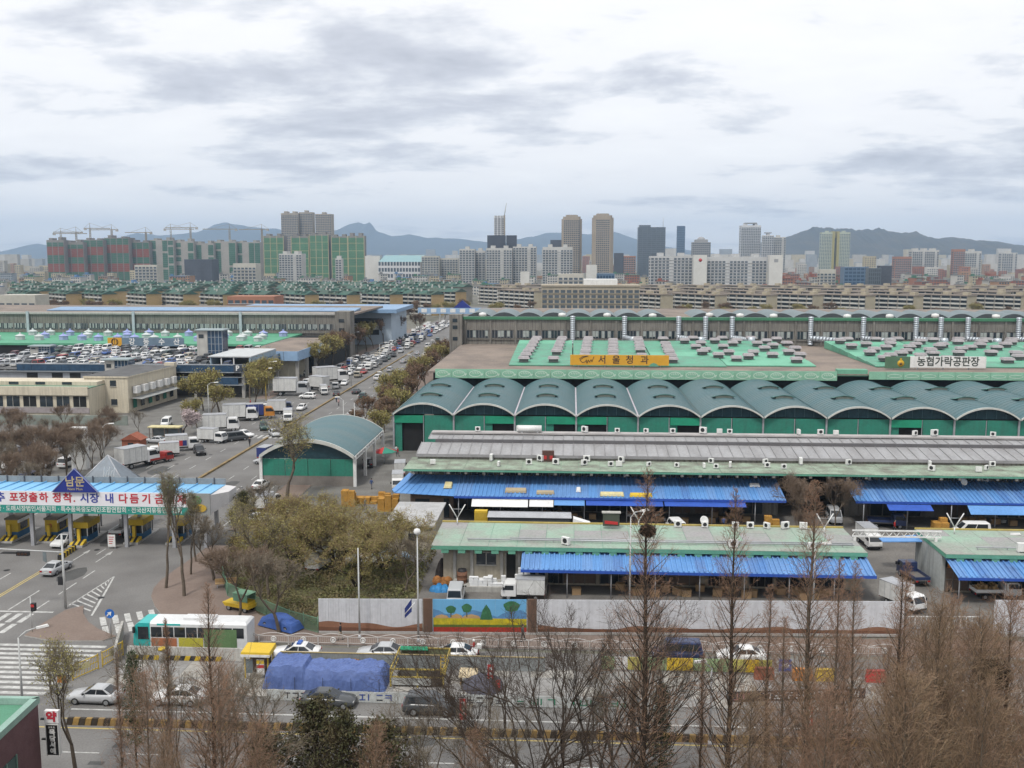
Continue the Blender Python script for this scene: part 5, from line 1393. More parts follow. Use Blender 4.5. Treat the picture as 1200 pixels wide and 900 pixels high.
massv = MB(); massm = [mat('town_' + c[1].replace(' ', '_'), c[0], .9, .15, .1, 1) for c in cols]
gname = {0: 'grey', 1: 'green', 2: 'red', 3: 'blue'}
for i, (x, y) in enumerate(spots):
    right = x > 0
    ci = rc.choice((2, 3, 6, 0, 1, 2, 6, 4)) if right else rc.choice((0, 1, 1, 4, 0, 3, 5, 4))
    fl = rc.choice((2, 3, 3, 4, 5)); wd = rc.choice((10, 13, 17)); r = rc.choice((0, 0, 1, 2) if right else (0, 0, 1, 3))
    if i < 290:
        wl_, wn_, h, wd, dp = house_mesh(ci, fl, wd, 11)
        t = thing('town_house', '%s %d storey house with %s flat roof in the low town' % (cols[ci][1], fl, gname[r]), 'house', (x, y, 0), R(rc.uniform(-25, 25)), 'small houses of the low town')
        link('wall', wl_, t); o = link('window_grid', wn_, t); o['kind'] = 'stuff'; link('roof', roof_mesh(wd, dp, r), t, (0, 0, h + .003))
    else:
        h = fl * 3.0 * rc.choice((1, 1, 1.4, 2.5)); massv.box(x - wd / 2, x + wd / 2, y, y + 11, 0, h, ci, len(cols) + r); 
        k = -wd / 2 + 1
        while k < wd / 2 - 2: 
            z = 1.0
            while z < h - 2: massv.box(x + k, x + k + 1.8, y - .12, y - .01, z, z + 1.5, len(cols) + 4); z += 3
            k += 3.4
# farthest town towards the hills
for i in range(900):
    y = rc.uniform(2400, 4300); x = rc.uniform(-.66, .5) * y; wd = rc.uniform(14, 40); h = rc.choice((8, 12, 15, 20, 30, 42)) * (1 if rc.random() < .85 else 1.4)
    massv.box(x - wd / 2, x + wd / 2, y, y + 14, 0, h, rc.choice((0, 1, 1, 4, 5, 1)), len(cols))
o = massv.build('far_town', massm + rfc + [win_far]); tag(o, 'distant built up town reading as one mass before the hills', 'town', kind='stuff')

# ================================================================ hills
def hill(name, prof, yr, depth, m, seed, label):
    px = np.array([p[0] for p in prof]); pz = np.array([p[1] for p in prof])
    nx, ny = 560, 45
    X = np.linspace(px.min(), px.max(), nx); base = np.interp(X, px, pz)
    rs = np.random.RandomState(seed)
    fine = np.zeros(nx)
    for k in range(1, 12):
        fine += np.sin(X / (px.max() - px.min()) * 2 * math.pi * (14 * k + rs.rand() * 9) + rs.rand() * 6) / k
    base = np.maximum(base * (1 + .03 * fine * (.4 + .6 * np.abs(np.sin(X / 310.0)))), 1)
    verts = []
    V = np.linspace(-1, 1, ny)
    for j, v in enumerate(V):
        spur = 0
        for k in range(1, 6):
            spur = spur + np.sin(X / 120.0 * (k * .37) * (9000 / yr) * .5 + v * 2.5 * k + rs.rand() * 0 + k * 1.7) / k
        fall = max(0, 1 - abs(v)) ** 1.1
        z = base * fall * (1 + .16 * spur * (1 - fall) * (abs(v) > .02)) - (2 if abs(v) > .98 else 0)
        yy = yr + v * depth + 0 * X
        verts.append(np.stack([X, yy, z], 1))
    Vv = np.concatenate(verts)
    f = []
    for j in range(ny - 1):
        for i in range(nx - 1):
            a = j * nx + i; f.append((a, a + 1, a + nx + 1, a + nx))
    me = bpy.data.meshes.new(name); me.from_pydata(Vv.tolist(), [], f); me.materials.append(m)
    me.polygons.foreach_set('use_smooth', [True] * len(f)); me.update()
    o = link(name, me); o['kind'] = 'structure'
    return o
hill_f = mat('far_hill', (.035, .055, .07), .95, .3, .004, .03, c2=(.05, .07, .085))  # bluish forest tone: part of the distance haze is put into the colour
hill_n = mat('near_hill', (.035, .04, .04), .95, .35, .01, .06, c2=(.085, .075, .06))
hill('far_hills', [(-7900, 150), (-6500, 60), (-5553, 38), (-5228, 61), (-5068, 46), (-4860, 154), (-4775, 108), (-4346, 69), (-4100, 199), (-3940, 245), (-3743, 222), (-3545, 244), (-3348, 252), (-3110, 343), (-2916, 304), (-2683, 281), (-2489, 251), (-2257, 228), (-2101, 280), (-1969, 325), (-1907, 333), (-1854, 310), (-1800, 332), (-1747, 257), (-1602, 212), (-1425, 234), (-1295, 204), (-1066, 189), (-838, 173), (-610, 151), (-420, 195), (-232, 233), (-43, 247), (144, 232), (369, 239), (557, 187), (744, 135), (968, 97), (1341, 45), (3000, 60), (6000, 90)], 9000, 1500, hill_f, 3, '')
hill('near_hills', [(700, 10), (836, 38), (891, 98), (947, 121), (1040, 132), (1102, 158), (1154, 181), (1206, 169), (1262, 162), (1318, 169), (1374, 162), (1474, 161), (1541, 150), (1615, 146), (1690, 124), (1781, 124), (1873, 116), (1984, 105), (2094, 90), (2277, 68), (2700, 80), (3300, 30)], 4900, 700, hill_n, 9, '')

# ================================================================ haze
b = MB(); b.box(-8050, 6550, -340, 10650, -1.5, 400)
hz_m = bpy.data.materials.new('haze_air'); hz_m.use_nodes = True
ht = hz_m.node_tree
for n_ in list(ht.nodes):
    if n_.type == 'BSDF_PRINCIPLED': ht.nodes.remove(n_)
pv = ht.nodes.new('ShaderNodeVolumePrincipled'); pv.inputs['Density'].default_value = 0.000125; pv.inputs['Color'].default_value = (.60, .78, 1.0, 1); pv.inputs['Anisotropy'].default_value = 0.78
ht.links.new(pv.outputs[0], [n_ for n_ in ht.nodes if n_.type == 'OUTPUT_MATERIAL'][0].inputs['Volume'])
o = b.build('haze', hz_m); tag(o, 'thin pale haze over the whole city', 'haze', kind='stuff')
# ================================================================ vehicles
PAINT = {n: mat('car_' + n.replace(' ', '_'), c, .28, .06, 1.5, 3, spec=.55, amt=.3) for n, c in {
    'white': (.70, .70, .69), 'silver': (.42, .43, .44), 'dark grey': (.06, .065, .07), 'black': (.018, .018, .02), 'navy': (.02, .035, .10), 'dark green': (.025, .06, .05),
    'red': (.32, .03, .025), 'maroon': (.12, .02, .025), 'beige': (.42, .38, .30), 'blue': (.04, .10, .30), 'orange': (.55, .22, .03), 'pale blue': (.25, .36, .46)}.items()}
car_glass = glass('car_glass', (.025, .03, .035), .06)
tyre_m = mat('tyre_rubber', (.02, .02, .02), .9)
rim_m = mat('wheel_rim', (.32, .33, .34), .35, .1, metal=.5)
lamp_w, lamp_r = mat('headlamp', (.62, .62, .60), .15, .05), mat('tail_lamp', (.35, .02, .02), .25, .1)
alu_m = mat('truck_box_white', (.62, .62, .60), .5, .12, .8, 3, streak=.15)
bed_m = mat('truck_bed', (.16, .15, .14), .7, .25, 1.0, 4)
plate_m = mat('number_plate', (.55, .56, .50), .6, .1)
def loft(b, st, m=0):
    rings = []
    for (x, zb, zt, hwid) in st:
        i = len(b.v)
        b.v.extend([(x, -hwid * .93, zb), (x, -hwid, zb + (zt - zb) * .35), (x, -hwid, zb + (zt - zb) * .72), (x, -hwid * .88, zt), (x, 0, zt + .025), (x, hwid * .88, zt), (x, hwid, zb + (zt - zb) * .72), (x, hwid, zb + (zt - zb) * .35), (x, hwid * .93, zb)])
        rings.append(i)
    n = 9
    for a, c in zip(rings[:-1], rings[1:]):
        for k in range(n):
            b.f.append((a + k, a + (k + 1) % n, c + (k + 1) % n, c + k)[::-1]); b.m.append(m); b.sm.append(True)
    b.f.append(tuple(rings[0] + k for k in range(n))[::-1]); b.m.append(m); b.sm.append(False)
    b.f.append(tuple(rings[-1] + k for k in range(n))); b.m.append(m); b.sm.append(False)
def inset(q, mu, mv, off):
    """shrink quad q (list of 4 Vectors) and move it off along its normal, returned as thin solid corners"""
    q = [Vector(p) for p in q]
    def at(u, v): return q[0] * (1 - u) * (1 - v) + q[1] * u * (1 - v) + q[2] * u * v + q[3] * (1 - u) * v
    nrm = (q[1] - q[0]).cross(q[3] - q[0]).normalized()
    return [at(u, v) + nrm * off for u, v in ((mu[0], mv[0]), (mu[1], mv[0]), (mu[1], mv[1]), (mu[0], mv[1]))], nrm
def pane(b, q, mu=(.06, .94), mv=(.08, .92), off=.012, m=0):
    pts, nrm = inset(q, mu, mv, off); b.face(pts, m)
    for a, c in zip(pts, pts[1:] + pts[:1]): b.face([a, a - nrm * off, c - nrm * off, c], m)
KINDS = {
    'sedan': dict(st=[(-2.3, .38, .84, .74), (-2.2, .28, .97, .83), (-1.6, .22, 1.0, .87), (-.5, .2, .95, .88), (.9, .2, .93, .88), (1.2, .21, .9, .87), (1.9, .23, .79, .85), (2.2, .28, .68, .80), (2.3, .38, .58, .70)],
                  cab=((-1.95, 1.05, .80, .94), (-1.0, .12, .60, 1.43)), wb=(-1.35, 1.42), r=.31),
    'suv': dict(st=[(-2.25, .42, .95, .80), (-2.18, .34, 1.08, .88), (-1.4, .3, 1.1, .91), (.9, .3, 1.08, .91), (1.2, .3, 1.05, .90), (1.95, .32, .95, .88), (2.2, .38, .84, .82), (2.28, .45, .7, .72)],
                cab=((-2.12, 1.15, .83, 1.06), (-1.85, .35, .68, 1.70)), wb=(-1.3, 1.4), r=.36),
    'van': dict(st=[(-2.4, .4, 1.0, .82), (-2.33, .3, 1.1, .88), (-1.4, .25, 1.12, .90), (1.0, .25, 1.12, .90), (1.7, .27, 1.08, .89), (2.2, .3, .95, .85), (2.38, .4, .75, .76)],
                cab=((-2.3, 1.85, .84, 1.1), (-2.15, 1.0, .74, 1.95)), wb=(-1.4, 1.45), r=.33)}
def car_meshes(kind):
    K = KINDS[kind]; b = MB(); loft(b, K['st'])
    (x0, x1, h0, z0), (x2, x3, h1, z1) = K['cab']
    lowq = [(x0, -h0, z0 - .05), (x1, -h0, z0 - .05), (x1, h0, z0 - .05), (x0, h0, z0 - .05)]; topq = [(x2, -h1, z1 - .04), (x3, -h1, z1 - .04), (x3, h1, z1 - .04), (x2, h1, z1 - .04)]
    b.hexa(lowq, topq)
    b.hexa(topq, [(x2 + .12, -h1 * .8, z1 + .03), (x3 - .15, -h1 * .8, z1 + .03), (x3 - .15, h1 * .8, z1 + .03), (x2 + .12, h1 * .8, z1 + .03)])
    body = b
    fr = [lowq[1], lowq[2], topq[2], topq[1]]; re = [lowq[3], lowq[0], topq[0], topq[3]]; lf = [lowq[0], lowq[1], topq[1], topq[0]]; rt_ = [lowq[2], lowq[3], topq[3], topq[2]]
    return K, body, fr, re, lf, rt_
def wheel_mesh(r):
    b = MB(); b.tube((0, -.1, 0), (0, .1, 0), r, r, 14); t = b.mesh('tyre', tyre_m)
    b = MB(); b.tube((0, -.115, 0), (0, .115, 0), r * .62, r * .62, 10); return t, b.mesh('rim', rim_m)
def make_car(kind, label):
    K, body, fr, re, lf, rt_ = car_meshes(kind)
    t = thing('parked_' + kind if False else kind if kind != 'sedan' else 'sedan', label, 'car' if kind != 'van' else 'van')
    body.build('body', PAINT['white'], t)
    for nm, q in (('windscreen', fr), ('rear_window', re)):
        b = MB(); pane(b, q); b.build(nm, car_glass, t)
    for q, flip in ((lf, 0), (rt_, 1)):
        for a, c in ((.2, .50), (.53, .80)):
            if flip: a, c = 1 - c, 1 - a
            b = MB(); pane(b, q, (a - .1 if a < .3 else a, c + .1 if c > .7 else c), (.16, .88)); b.build('side_window', car_glass, t)
    ty, ri = wheel_mesh(K['r'])
    hw2 = K['st'][3][3]
    for x in K['wb']:
        for s in (-1, 1):
            o = link('wheel', ty, t, (x, s * (hw2 - .085), K['r'])); link('rim', ri, o)
    f, r_ = K['st'][-2], K['st'][0]
    for s in (-1, 1):
        b = MB(); b.box(f[0] - .12, f[0] + .06, s * f[3] * .70 - .16, s * f[3] * .70 + .16, f[2] - .17, f[2] - .02); b.build('headlight', lamp_w, t)
        b = MB(); b.box(r_[0] - .03, r_[0] + .14, s * r_[3] * .82 - .14, s * r_[3] * .82 + .14, r_[2] - .2, r_[2] - .0); b.build('tail_light', lamp_r, t)
        b = MB(); xm = K['cab'][0][1] - .42; b.box(xm - .07, xm + .05, s * (hw2 + .08) - .09, s * (hw2 + .08) + .09, K['cab'][0][3] + .02, K['cab'][0][3] + .16); b.build('door_mirror', black_p, t)
    b = MB(); b.box(r_[0] - .02, r_[0] + .02, -.25, .25, .55, .67); b.build('number_plate', plate_m, t)
    return t
def make_truck(kind, label, L_=5.1, sc=1.0):
    """small cab-over truck; kind: box, bed, tarp"""
    t = thing('light_truck', label, 'truck')
    fx = L_ / 2; cw = .86
    b = MB()
    prof = [(fx - 1.75, .5), (fx - .12, .5), (fx, .62), (fx - .02, 1.15), (fx - .32, 1.86), (fx - .5, 1.96), (fx - 1.65, 1.96), (fx - 1.75, 1.88)]
    b.yprism(prof, -cw, cw); b.build('cab', PAINT['white'], t)
    q = [Vector((fx - .02, -cw, 1.15)), Vector((fx - .02, cw, 1.15)), Vector((fx - .32, cw, 1.86)), Vector((fx - .32, -cw, 1.86))]
    b = MB(); pane(b, q, (.06, .94), (.06, .94)); b.build('windscreen', car_glass, t)
    for s in (-1, 1):
        q = [(fx - 1.55, s * cw, 1.2), (fx - .18, s * cw, 1.2), (fx - .46, s * cw, 1.86), (fx - 1.55, s * cw, 1.86)]
        if s > 0: q = [q[1], q[0], q[3], q[2]]
        b = MB(); pane(b, q); b.build('side_window', car_glass, t)
        b = MB(); b.box(fx - .06, fx + .03, s * .62 - .16, s * .62 + .16, .72, .9); b.build('headlight', lamp_w, t)
        b = MB(); b.box(fx - .35, fx - .2, s * 1.0 - .1, s * 1.0 + .1, 1.3, 1.65); b.build('door_mirror', black_p, t)
        b = MB(); b.box(-fx - .03, -fx + .03, s * .7 - .14, s * .7 + .14, .62, .8); b.build('tail_light', lamp_r, t)
    b = MB(); b.box(fx - .05, fx + .03, -.84, .84, .42, .6); b.build('bumper', black_p, t)
    b = MB(); b.box(-fx, fx - 1.7, -.4, .4, .45, .72); b.build('chassis', black_p, t)
    bx1 = fx - 1.82
    if kind == 'bed':
        b = MB(); b.box(-fx, bx1, -.86, .86, .74, .85); b.build('bed_floor', bed_m, t)
        for s in (-1, 1):
            b = MB(); b.box(-fx, bx1, s * .86 - .03, s * .86 + .03, .851, 1.2); b.build('side_board', PAINT['white'], t)
        b = MB(); b.box(-fx, -fx + .06, -.82, .82, .851, 1.2); b.build('tail_board', PAINT['white'], t)
        b = MB(); b.box(bx1 - .06, bx1, -.82, .82, .851, 1.75); b.build('head_board', PAINT['white'], t)
    else:
        b = MB(); b.box(-fx, bx1, -.92, .92, .74, 2.55); bo = b.build('cargo_box', alu_m if kind == 'box' else navy_p, t)
        b = MB()
        for k in range(1, 4): x = -fx + (bx1 + fx) * k / 4; b.box(x - .02, x + .02, -.935, -.921, .78, 2.5)
        b.box(-fx - .015, bx1 + .01, -.95, .95, 2.551, 2.6); b.build('box_trim', grey_metal, bo)
    ty, ri = wheel_mesh(.32)
    for x in (fx - .85, -fx + 1.05):
        for s in (-1, 1):
            o = link('wheel', ty, t, (x, s * .74, .32)); link('rim', ri, o)
    return t
def recolour(o, m, names):
    for c in o.children:
        if c.name.split('.')[0] in names:
            c.material_slots[0].link = 'OBJECT'; c.material_slots[0].material = m
PROTO = {k: make_car(k, 'prototype') for k in KINDS}
for k in ('box', 'bed', 'tarp'): PROTO['truck_' + k] = make_truck(k, 'prototype')
USED = set()
def put(kind, x, y, deg, colour, label, scale=1.0, group=None, z=0.012):
    p = PROTO[kind]
    if kind not in USED:
        USED.add(kind); o = p; o.location = (x, y, z); o.rotation_euler = (0, 0, R(deg)); o['label'] = label; o.scale = (scale,) * 3
    else:
        o = copy_tree(p, (x, y, z), R(deg), label, scale=(scale,) * 3)
    if group: o['group'] = group
    recolour(o, PAINT[colour], ('body', 'cab', 'side_board', 'tail_board', 'head_board'))
    return o
# --- near and middle vehicles, one by one
put('sedan', -62.1, 114.8, 86, 'silver', 'silver sedan with red tail lamps driving towards the toll gate')
put('sedan', -67.0, 126.2, -92, 'white', 'white sedan coming out between two toll booths')
put('truck_bed', -61.4, 131.5, 90, 'white', 'white open truck waiting under the gate beside the glazed booth')
put('sedan', -40.6, 80.2, 178, 'silver', 'silver sedan on the near lane beside the leafy sapling')
put('sedan', -33.4, 80.4, 180, 'white', 'white sedan half hidden by slim bare trees near the shop')
pc = put('sedan', -26.0, 90.6, 180, 'white', 'white patrol car with blue roof light behind the blue tarp')
b = MB(); b.box(-.6, -.2, -.45, .45, 1.47, 1.60); b.build('roof_light', blue_p, pc)
put('sedan', -17.9, 91.0, 180, 'silver', 'silver white saloon with dark sunroof behind the blue tarp')
put('sedan', -11.0, 91.2, 180, 'white', 'white saloon beside the red clad scooter rider')
put('van', 10.2, 92.2, 180, 'navy', 'dark blue van on the lane beyond the work site')
tx = put('sedan', 16.2, 92.3, 180, 'white', 'white saloon behind the trunk of a tall bare tree')
put('sedan', -20.4, 80.6, 0, 'dark grey', 'dark car with pale roof below the blue tarp')
put('suv', -11.6, 79.8, 0, 'dark grey', 'dark grey estate car beside a red roadside banner')
put('truck_box', -5.2, 108.6, 180, 'white', 'white box truck parked behind the mural fence', .95)
put('van', -12.6, 107.4, 92, 'silver', 'pale van seen from above behind the plain end of the fence')
put('truck_bed', 40.4, 117.6, 97, 'navy', 'navy open truck parked along the gable wall of the right row')
put('truck_box', 36.2, 108.2, -62, 'white', 'white truck turning out beside the fence end')
gt = put('truck_bed', 47.6, 112.0, 4, 'white', 'white truck with loaded bed beneath the right blue awning')
b = MB()
for k in range(9): b.box(-2.4 + k * .3, -2.15 + k * .3, -.7 + .2 * (k % 3), .6, .86, 1.2 + .16 * (k % 4))
b.build('load', wood_m, gt)
put('truck_box', 39.4, 132.0, -86, 'white', 'white box truck in the lane between the two right rows')
put('van', 38.0, 144.2, -95, 'silver', 'silver van at the mouth of the dark passage')
put('truck_bed', 44.6, 141.5, -8, 'navy', 'blue truck below the right blue awning')
put('van', 54.8, 137.6, 180, 'white', 'long white van parked below the right blue awning')
put('van', 14.6, 137.0, 100, 'white', 'white van behind the tall bare tree below the second blue awning')
put('truck_box', -28.4, 161.0, -82, 'white', 'white box truck beside the corner of the blue roof')
put('truck_box', -29.8, 171.6, 98, 'white', 'white box truck behind another at the market alley')
put('truck_box', 61.0, 111.2, 180, 'white', 'white truck behind the right hand fence panel')
put('sedan', -44.8, 139, 70, 'white', 'white car under the yellowing tree beside the arched shed')
put('suv', -40.8, 136, 65, 'silver', 'silver estate car beyond the willows')
put('truck_box', -45.8, 146.5, 80, 'white', 'white truck parked below the arched shed front')
put('truck_tarp', -38.8, 168, 90, 'blue', 'blue covered truck inside the open side of the arched shed')
put('suv', -36.8, 178, 100, 'black', 'black jeep at the open side of the arched shed')
put('truck_box', -30.5, 118.0, 80, 'white', 'white truck glimpsed through the willow branches')
put('sedan', -25.4, 119.5, 10, 'white', 'white car glimpsed through the willow beside the grey shed')
put('sedan', -22.5, 121.8, 20, 'pale blue', 'pale blue car beside the grey shed')
# avenue, near section
put('truck_box', -78.6, 175.6, 60, 'white', 'long white box truck parked against the toll gate roof', 1.5)
put('truck_bed', -76.0, 179.0, 60, 'red', 'red truck nosed in beside the white box truck')
fv = put('truck_box', -77.4, 184.4, 205, 'white', 'white food truck with printed fruit panels', 1.1)
for k, c in enumerate((orange_p, red_p, orange_p)):
    b = MB(); b.box(-2.2 + k * 1.05, -1.3 + k * 1.05, -.96, -.93, 1.2, 2.3); b.build('printed_panel', c, fv)
cv = put('truck_box', -76.3, 191.0, 25, 'white', 'white truck with rainbow coloured side lettering', 1.25)
for k, c in enumerate((green_wall, yellow_p, orange_p, red_p, navy_p)):
    b = MB(); b.box(-2.5 + k * .62, -1.9 + k * .62, -.96, -.93, .9, 1.75); b.build('printed_panel', c, cv)
put('suv', -71.6, 187.4, -60, 'black', 'black off road car leaving the parked trucks')
put('truck_box', -73.4, 199.6, -12, 'white', 'white box truck parked slantwise beside a dark van', 1.15)
put('van', -69.2, 202.0, 40, 'dark grey', 'dark grey van beside the slanted white box truck')
put('truck_box', -76.2, 213.0, 15, 'white', 'large white box truck behind the slanted one', 1.5)
put('truck_box', -76.6, 227.0, 15, 'white', 'large white box truck below the orange truck', 1.55)
put('truck_tarp', -73.4, 230.5, 20, 'orange', 'orange and purple covered truck among white trucks', 1.4)
put('truck_box', -72.4, 237.5, 190, 'white', 'white box truck with blue base beyond the orange truck', 1.3)
put('suv', -67.6, 215.5, -70, 'dark green', 'dark green people carrier leading the parked trucks')
put('sedan', -69.0, 206.6, -30, 'white', 'white saloon squeezed behind the dark grey van')
put('sedan', -84.8, 198.4, 170, 'silver', 'silver saloon parked beside the brick kiosk')
put('van', -91.0, 219.0, -80, 'white', 'white van parked behind the bus shelter')
put('truck_box', -65.3, 226.4, -75, 'white', 'white truck crossing the avenue towards the gate', 1.1)
put('sedan', -63.0, 208.0, -60, 'silver', 'silver car on the avenue half hidden by a tree')
put('truck_bed', -71.6, 241.4, 10, 'navy', 'navy open truck at the avenue crossing', 1.2)
put('sedan', -67.0, 244.6, -92, 'white', 'white saloon on the avenue crossing')
put('suv', -70.6, 264.0, 170, 'white', 'white estate car turning across the avenue')
put('truck_box', -76.6, 270.2, 5, 'silver', 'grey container truck parked across the avenue', 1.9)
put('truck_box', -72.9, 281.5, 150, 'white', 'white box truck leading the stopped convoy', 1.6)
put('truck_box', -72.1, 296.5, 35, 'white', 'very long white box truck in the stopped convoy', 2.0)
put('truck_box', -68.4, 272.6, -70, 'white', 'white van bodied truck beside the stopped convoy')
put('sedan', -64.4, 270.8, 100, 'dark grey', 'dark car beside the median on the avenue')
put('sedan', -56.0, 179.0, 165, 'silver', 'silver car waiting right of the median')
put('truck_tarp', -57.2, 184.0, 80, 'white', 'truck with blue cover right of the median')
put('truck_box', -52.4, 181.5, 85, 'white', 'white truck next to the blue covered truck')
put('sedan', -53.6, 172.0, 100, 'white', 'white car above the yellowing tree')
put('sedan', -51.0, 160.0, 88, 'white', 'white car on the kerb lane before the arched shed')

# --- simplified cars for the far avenue and the roof deck (too small to show parts)
def far_mesh(kind):
    if kind in KINDS:
        K, b, fr, re, lf, rt_ = car_meshes(kind)
        for q in (fr, re): pane(b, q, m=1)
        for q in (lf, rt_): pane(b, q, (.1, .9), (.16, .88), m=1)
        for x in K['wb']:
            for s in (-1, 1): b.tube((x, s * .78 - .1, K['r']), (x, s * .78 + .1, K['r']), K['r'], K['r'], 8, 2)
        r_ = K['st'][0]
        for s in (-1, 1): b.box(r_[0] - .02, r_[0] + .1, s * .62 - .14, s * .62 + .14, r_[2] - .18, r_[2], 3)
        return b.mesh('car_body', [PAINT['white'], car_glass, tyre_m, lamp_r])
    b = MB(); fx = 2.55
    b.yprism([(fx - 1.75, .5), (fx - .12, .5), (fx, .62), (fx - .02, 1.15), (fx - .32, 1.86), (fx - .5, 1.96), (fx - 1.75, 1.96)], -.86, .86, 0)
    b.box(fx - .3, fx - .01, -.78, .78, 1.2, 1.8, 1)
    if kind == 'truckbox': b.box(-fx, fx - 1.82, -.92, .92, .74, 2.5, 3)
    else:
        b.box(-fx, fx - 1.82, -.86, .86, .74, .85, 2); b.box(-fx, fx - 1.82, -.9, -.84, .85, 1.2, 0); b.box(-fx, fx - 1.82, .84, .9, .85, 1.2, 0)
    for x in (fx - .85, -fx + 1.05):
        for s in (-1, 1): b.tube((x, s * .74 - .1, .32), (x, s * .74 + .1, .32), .32, .32, 8, 2)
    return b.mesh('truck_body', [PAINT['white'], car_glass, tyre_m, alu_m])
FAR = {k: far_mesh(k) for k in ('sedan', 'suv', 'van', 'truckbox', 'truckbed')}
rv = random.Random(31)
CW = ['white'] * 9 + ['silver'] * 5 + ['dark grey'] * 3 + ['black'] * 2 + ['navy'] * 2 + ['beige', 'red', 'blue', 'dark green', 'maroon']
def far_car(kind, colour, x, y, z, deg, place, group):
    nm = {'sedan': 'car', 'suv': 'estate car', 'van': 'van', 'truckbox': 'box truck', 'truckbed': 'open truck'}[kind]
    o = link('parked_car' if 'deck' in group or 'lot' in group else 'queued_' + ('car' if kind in KINDS else 'truck'), FAR[kind], None, (x, y, z), R(deg))
    o.material_slots[0].link = 'OBJECT'; o.material_slots[0].material = PAINT[colour]
    tag(o, '%s %s %s' % (colour, nm, place), 'car' if kind in ('sedan', 'suv') else ('van' if kind == 'van' else 'truck'), group)
    return o
for lane, (x, y0, y1, gap, prob, deg) in enumerate(((-77.6, 305, 545, 7.2, .88, -90), (-74.3, 308, 560, 7.4, .92, -90), (-71.0, 250, 560, 7.6, .9, -90), (-67.6, 285, 560, 8.6, .8, -90), (-59.8, 275, 540, 26, .55, 90), (-56.0, 265, 540, 22, .6, 90), (-52.4, 235, 540, 15, .7, 90))):
    y = y0
    while y < y1:
        if rv.random() < prob and not (x == -71.0 and y < 300):
            k = rv.choice(('sedan', 'sedan', 'suv', 'van', 'truckbox', 'truckbox', 'truckbed') if deg < 0 else ('sedan', 'sedan', 'suv', 'van'))
            far_car(k, rv.choice(CW) if k != 'truckbox' else rv.choice(('white', 'white', 'blue')), x + rv.uniform(-.35, .35), y, .012, deg + rv.uniform(-5, 5), 'queued in the jam on the far avenue' if deg < 0 else 'driving away on the open side of the avenue', 'vehicles along the far avenue')
        y += gap * rv.uniform(.85, 1.25)
for row, y in enumerate((267.5, 274.2, 281, 287.8, 294.6, 301.4, 308.2, 315)):
    x = -168
    while x < -91:
        hut = any(a - 2 < x < c + 2 and b_ - 3 < y < d_ + 3 for a, b_, c, d_ in ((-111.4, 293, -103.7, 298), (-125.4, 262, -119, 267), (-165, 297, -158.8, 300), (-101, 271, -88, 297)))
        if rv.random() < .72 and not hut:
            far_car(rv.choice(('sedan', 'sedan', 'suv', 'suv', 'van')), rv.choice(CW), x + rv.uniform(-.2, .2), y, 7.905, rv.choice((90, -90)) + rv.uniform(-3, 3), 'parked on the roof of the parking deck', 'cars on the parking deck')
        x += 3.1
for k in range(26):
    far_car(rv.choice(('sedan', 'sedan', 'suv', 'van')), rv.choice(CW), -128 + (k % 9) * 4.6 + rv.uniform(-1, 1), 160 + (k // 9) * 14 + rv.uniform(-1, 1), .012, rv.choice((90, -90)) + rv.uniform(-8, 8), 'parked under the bare trees behind the gate', 'cars in the lot behind the gate')
for k in range(12):
    far_car(rv.choice(('sedan', 'suv', 'truckbed')), rv.choice(CW), -86.5 + rv.uniform(-1.5, 1.5), 302 + k * 8, .012, rv.choice((0, 180)) + rv.uniform(-8, 8), 'parked side on below the blue clad canopy', 'cars along the west pavement lot')

# ================================================================ bus
BUS = thing('city_bus', 'turquoise fronted white roofed city bus behind the concrete barrier', 'bus', (-36.6, 92.6, 0), R(180.5))
turq, busw = paint('bus_turquoise', (.03, .42, .40), .3), paint('bus_white', (.66, .67, .67), .35)
b = MB(); b.box(-5.6, 3.9, -1.22, 1.22, .38, 2.75); bd = b.build('body', busw, BUS)
b = MB(); b.yprism([(3.91, .38), (5.45, .38), (5.6, .7), (5.55, 1.5), (5.35, 2.6), (5.0, 2.82), (3.91, 2.82)], -1.22, 1.22); b.build('front_body', turq, BUS)
b = MB(); b.hexa([(-5.6, -1.22, 2.751), (3.9, -1.22, 2.751), (3.9, 1.22, 2.751), (-5.6, 1.22, 2.751)], [(-5.4, -.95, 2.95), (3.9, -.95, 2.95), (3.9, .95, 2.95), (-5.4, .95, 2.95)]); b.build('roof', busw, BUS)
b = MB(); b.box(-2.2, .8, -.6, .6, 2.951, 3.15); b.build('roof_unit', busw, BUS)
b = MB(); b.box(.9, 3.2, 1.0, 1.225, 2.6, 2.78); b.build('turquoise_stripe', turq, BUS)
for k in range(8):
    for s in (-1, 1):
        x = -5.3 + k * 1.15; b = MB(); b.box(x, x + 1.05, s * 1.235 - .012, s * 1.235 + .012, 1.45, 2.45); b.build('side_window', car_glass, BUS)
for s in (-1, 1): b = MB(); b.box(4.05, 5.1, s * 1.235 - .012, s * 1.235 + .012, 1.2, 2.45); b.build('door_glass', car_glass, BUS)
b = MB(); b.hexa([(5.56, -1.05, 1.35), (5.6, -1.05, 1.35), (5.6, 1.05, 1.35), (5.56, 1.05, 1.35)], [(5.38, -1.05, 2.5), (5.42, -1.05, 2.5), (5.42, 1.05, 2.5), (5.38, 1.05, 2.5)]); b.build('windscreen', car_glass, BUS)
b = MB(); b.box(1.3, 3.8, 1.225, 1.26, .5, 1.35); b.build('orange_advert', mat('ad_orange', (.42, .16, .08), .6), BUS)
b = MB(); b.box(-1.3, 1.1, 1.225, 1.26, .5, 1.4); o = b.build('yellow_advert', mat('ad_yellow', (.50, .46, .06), .6), BUS)
b = MB(); b.box(-4.6, -1.4, 1.225, 1.255, .45, 2.3); b.build('green_advert', mat('ad_green', (.13, .22, .10), .6), BUS)
ty, ri = wheel_mesh(.48)
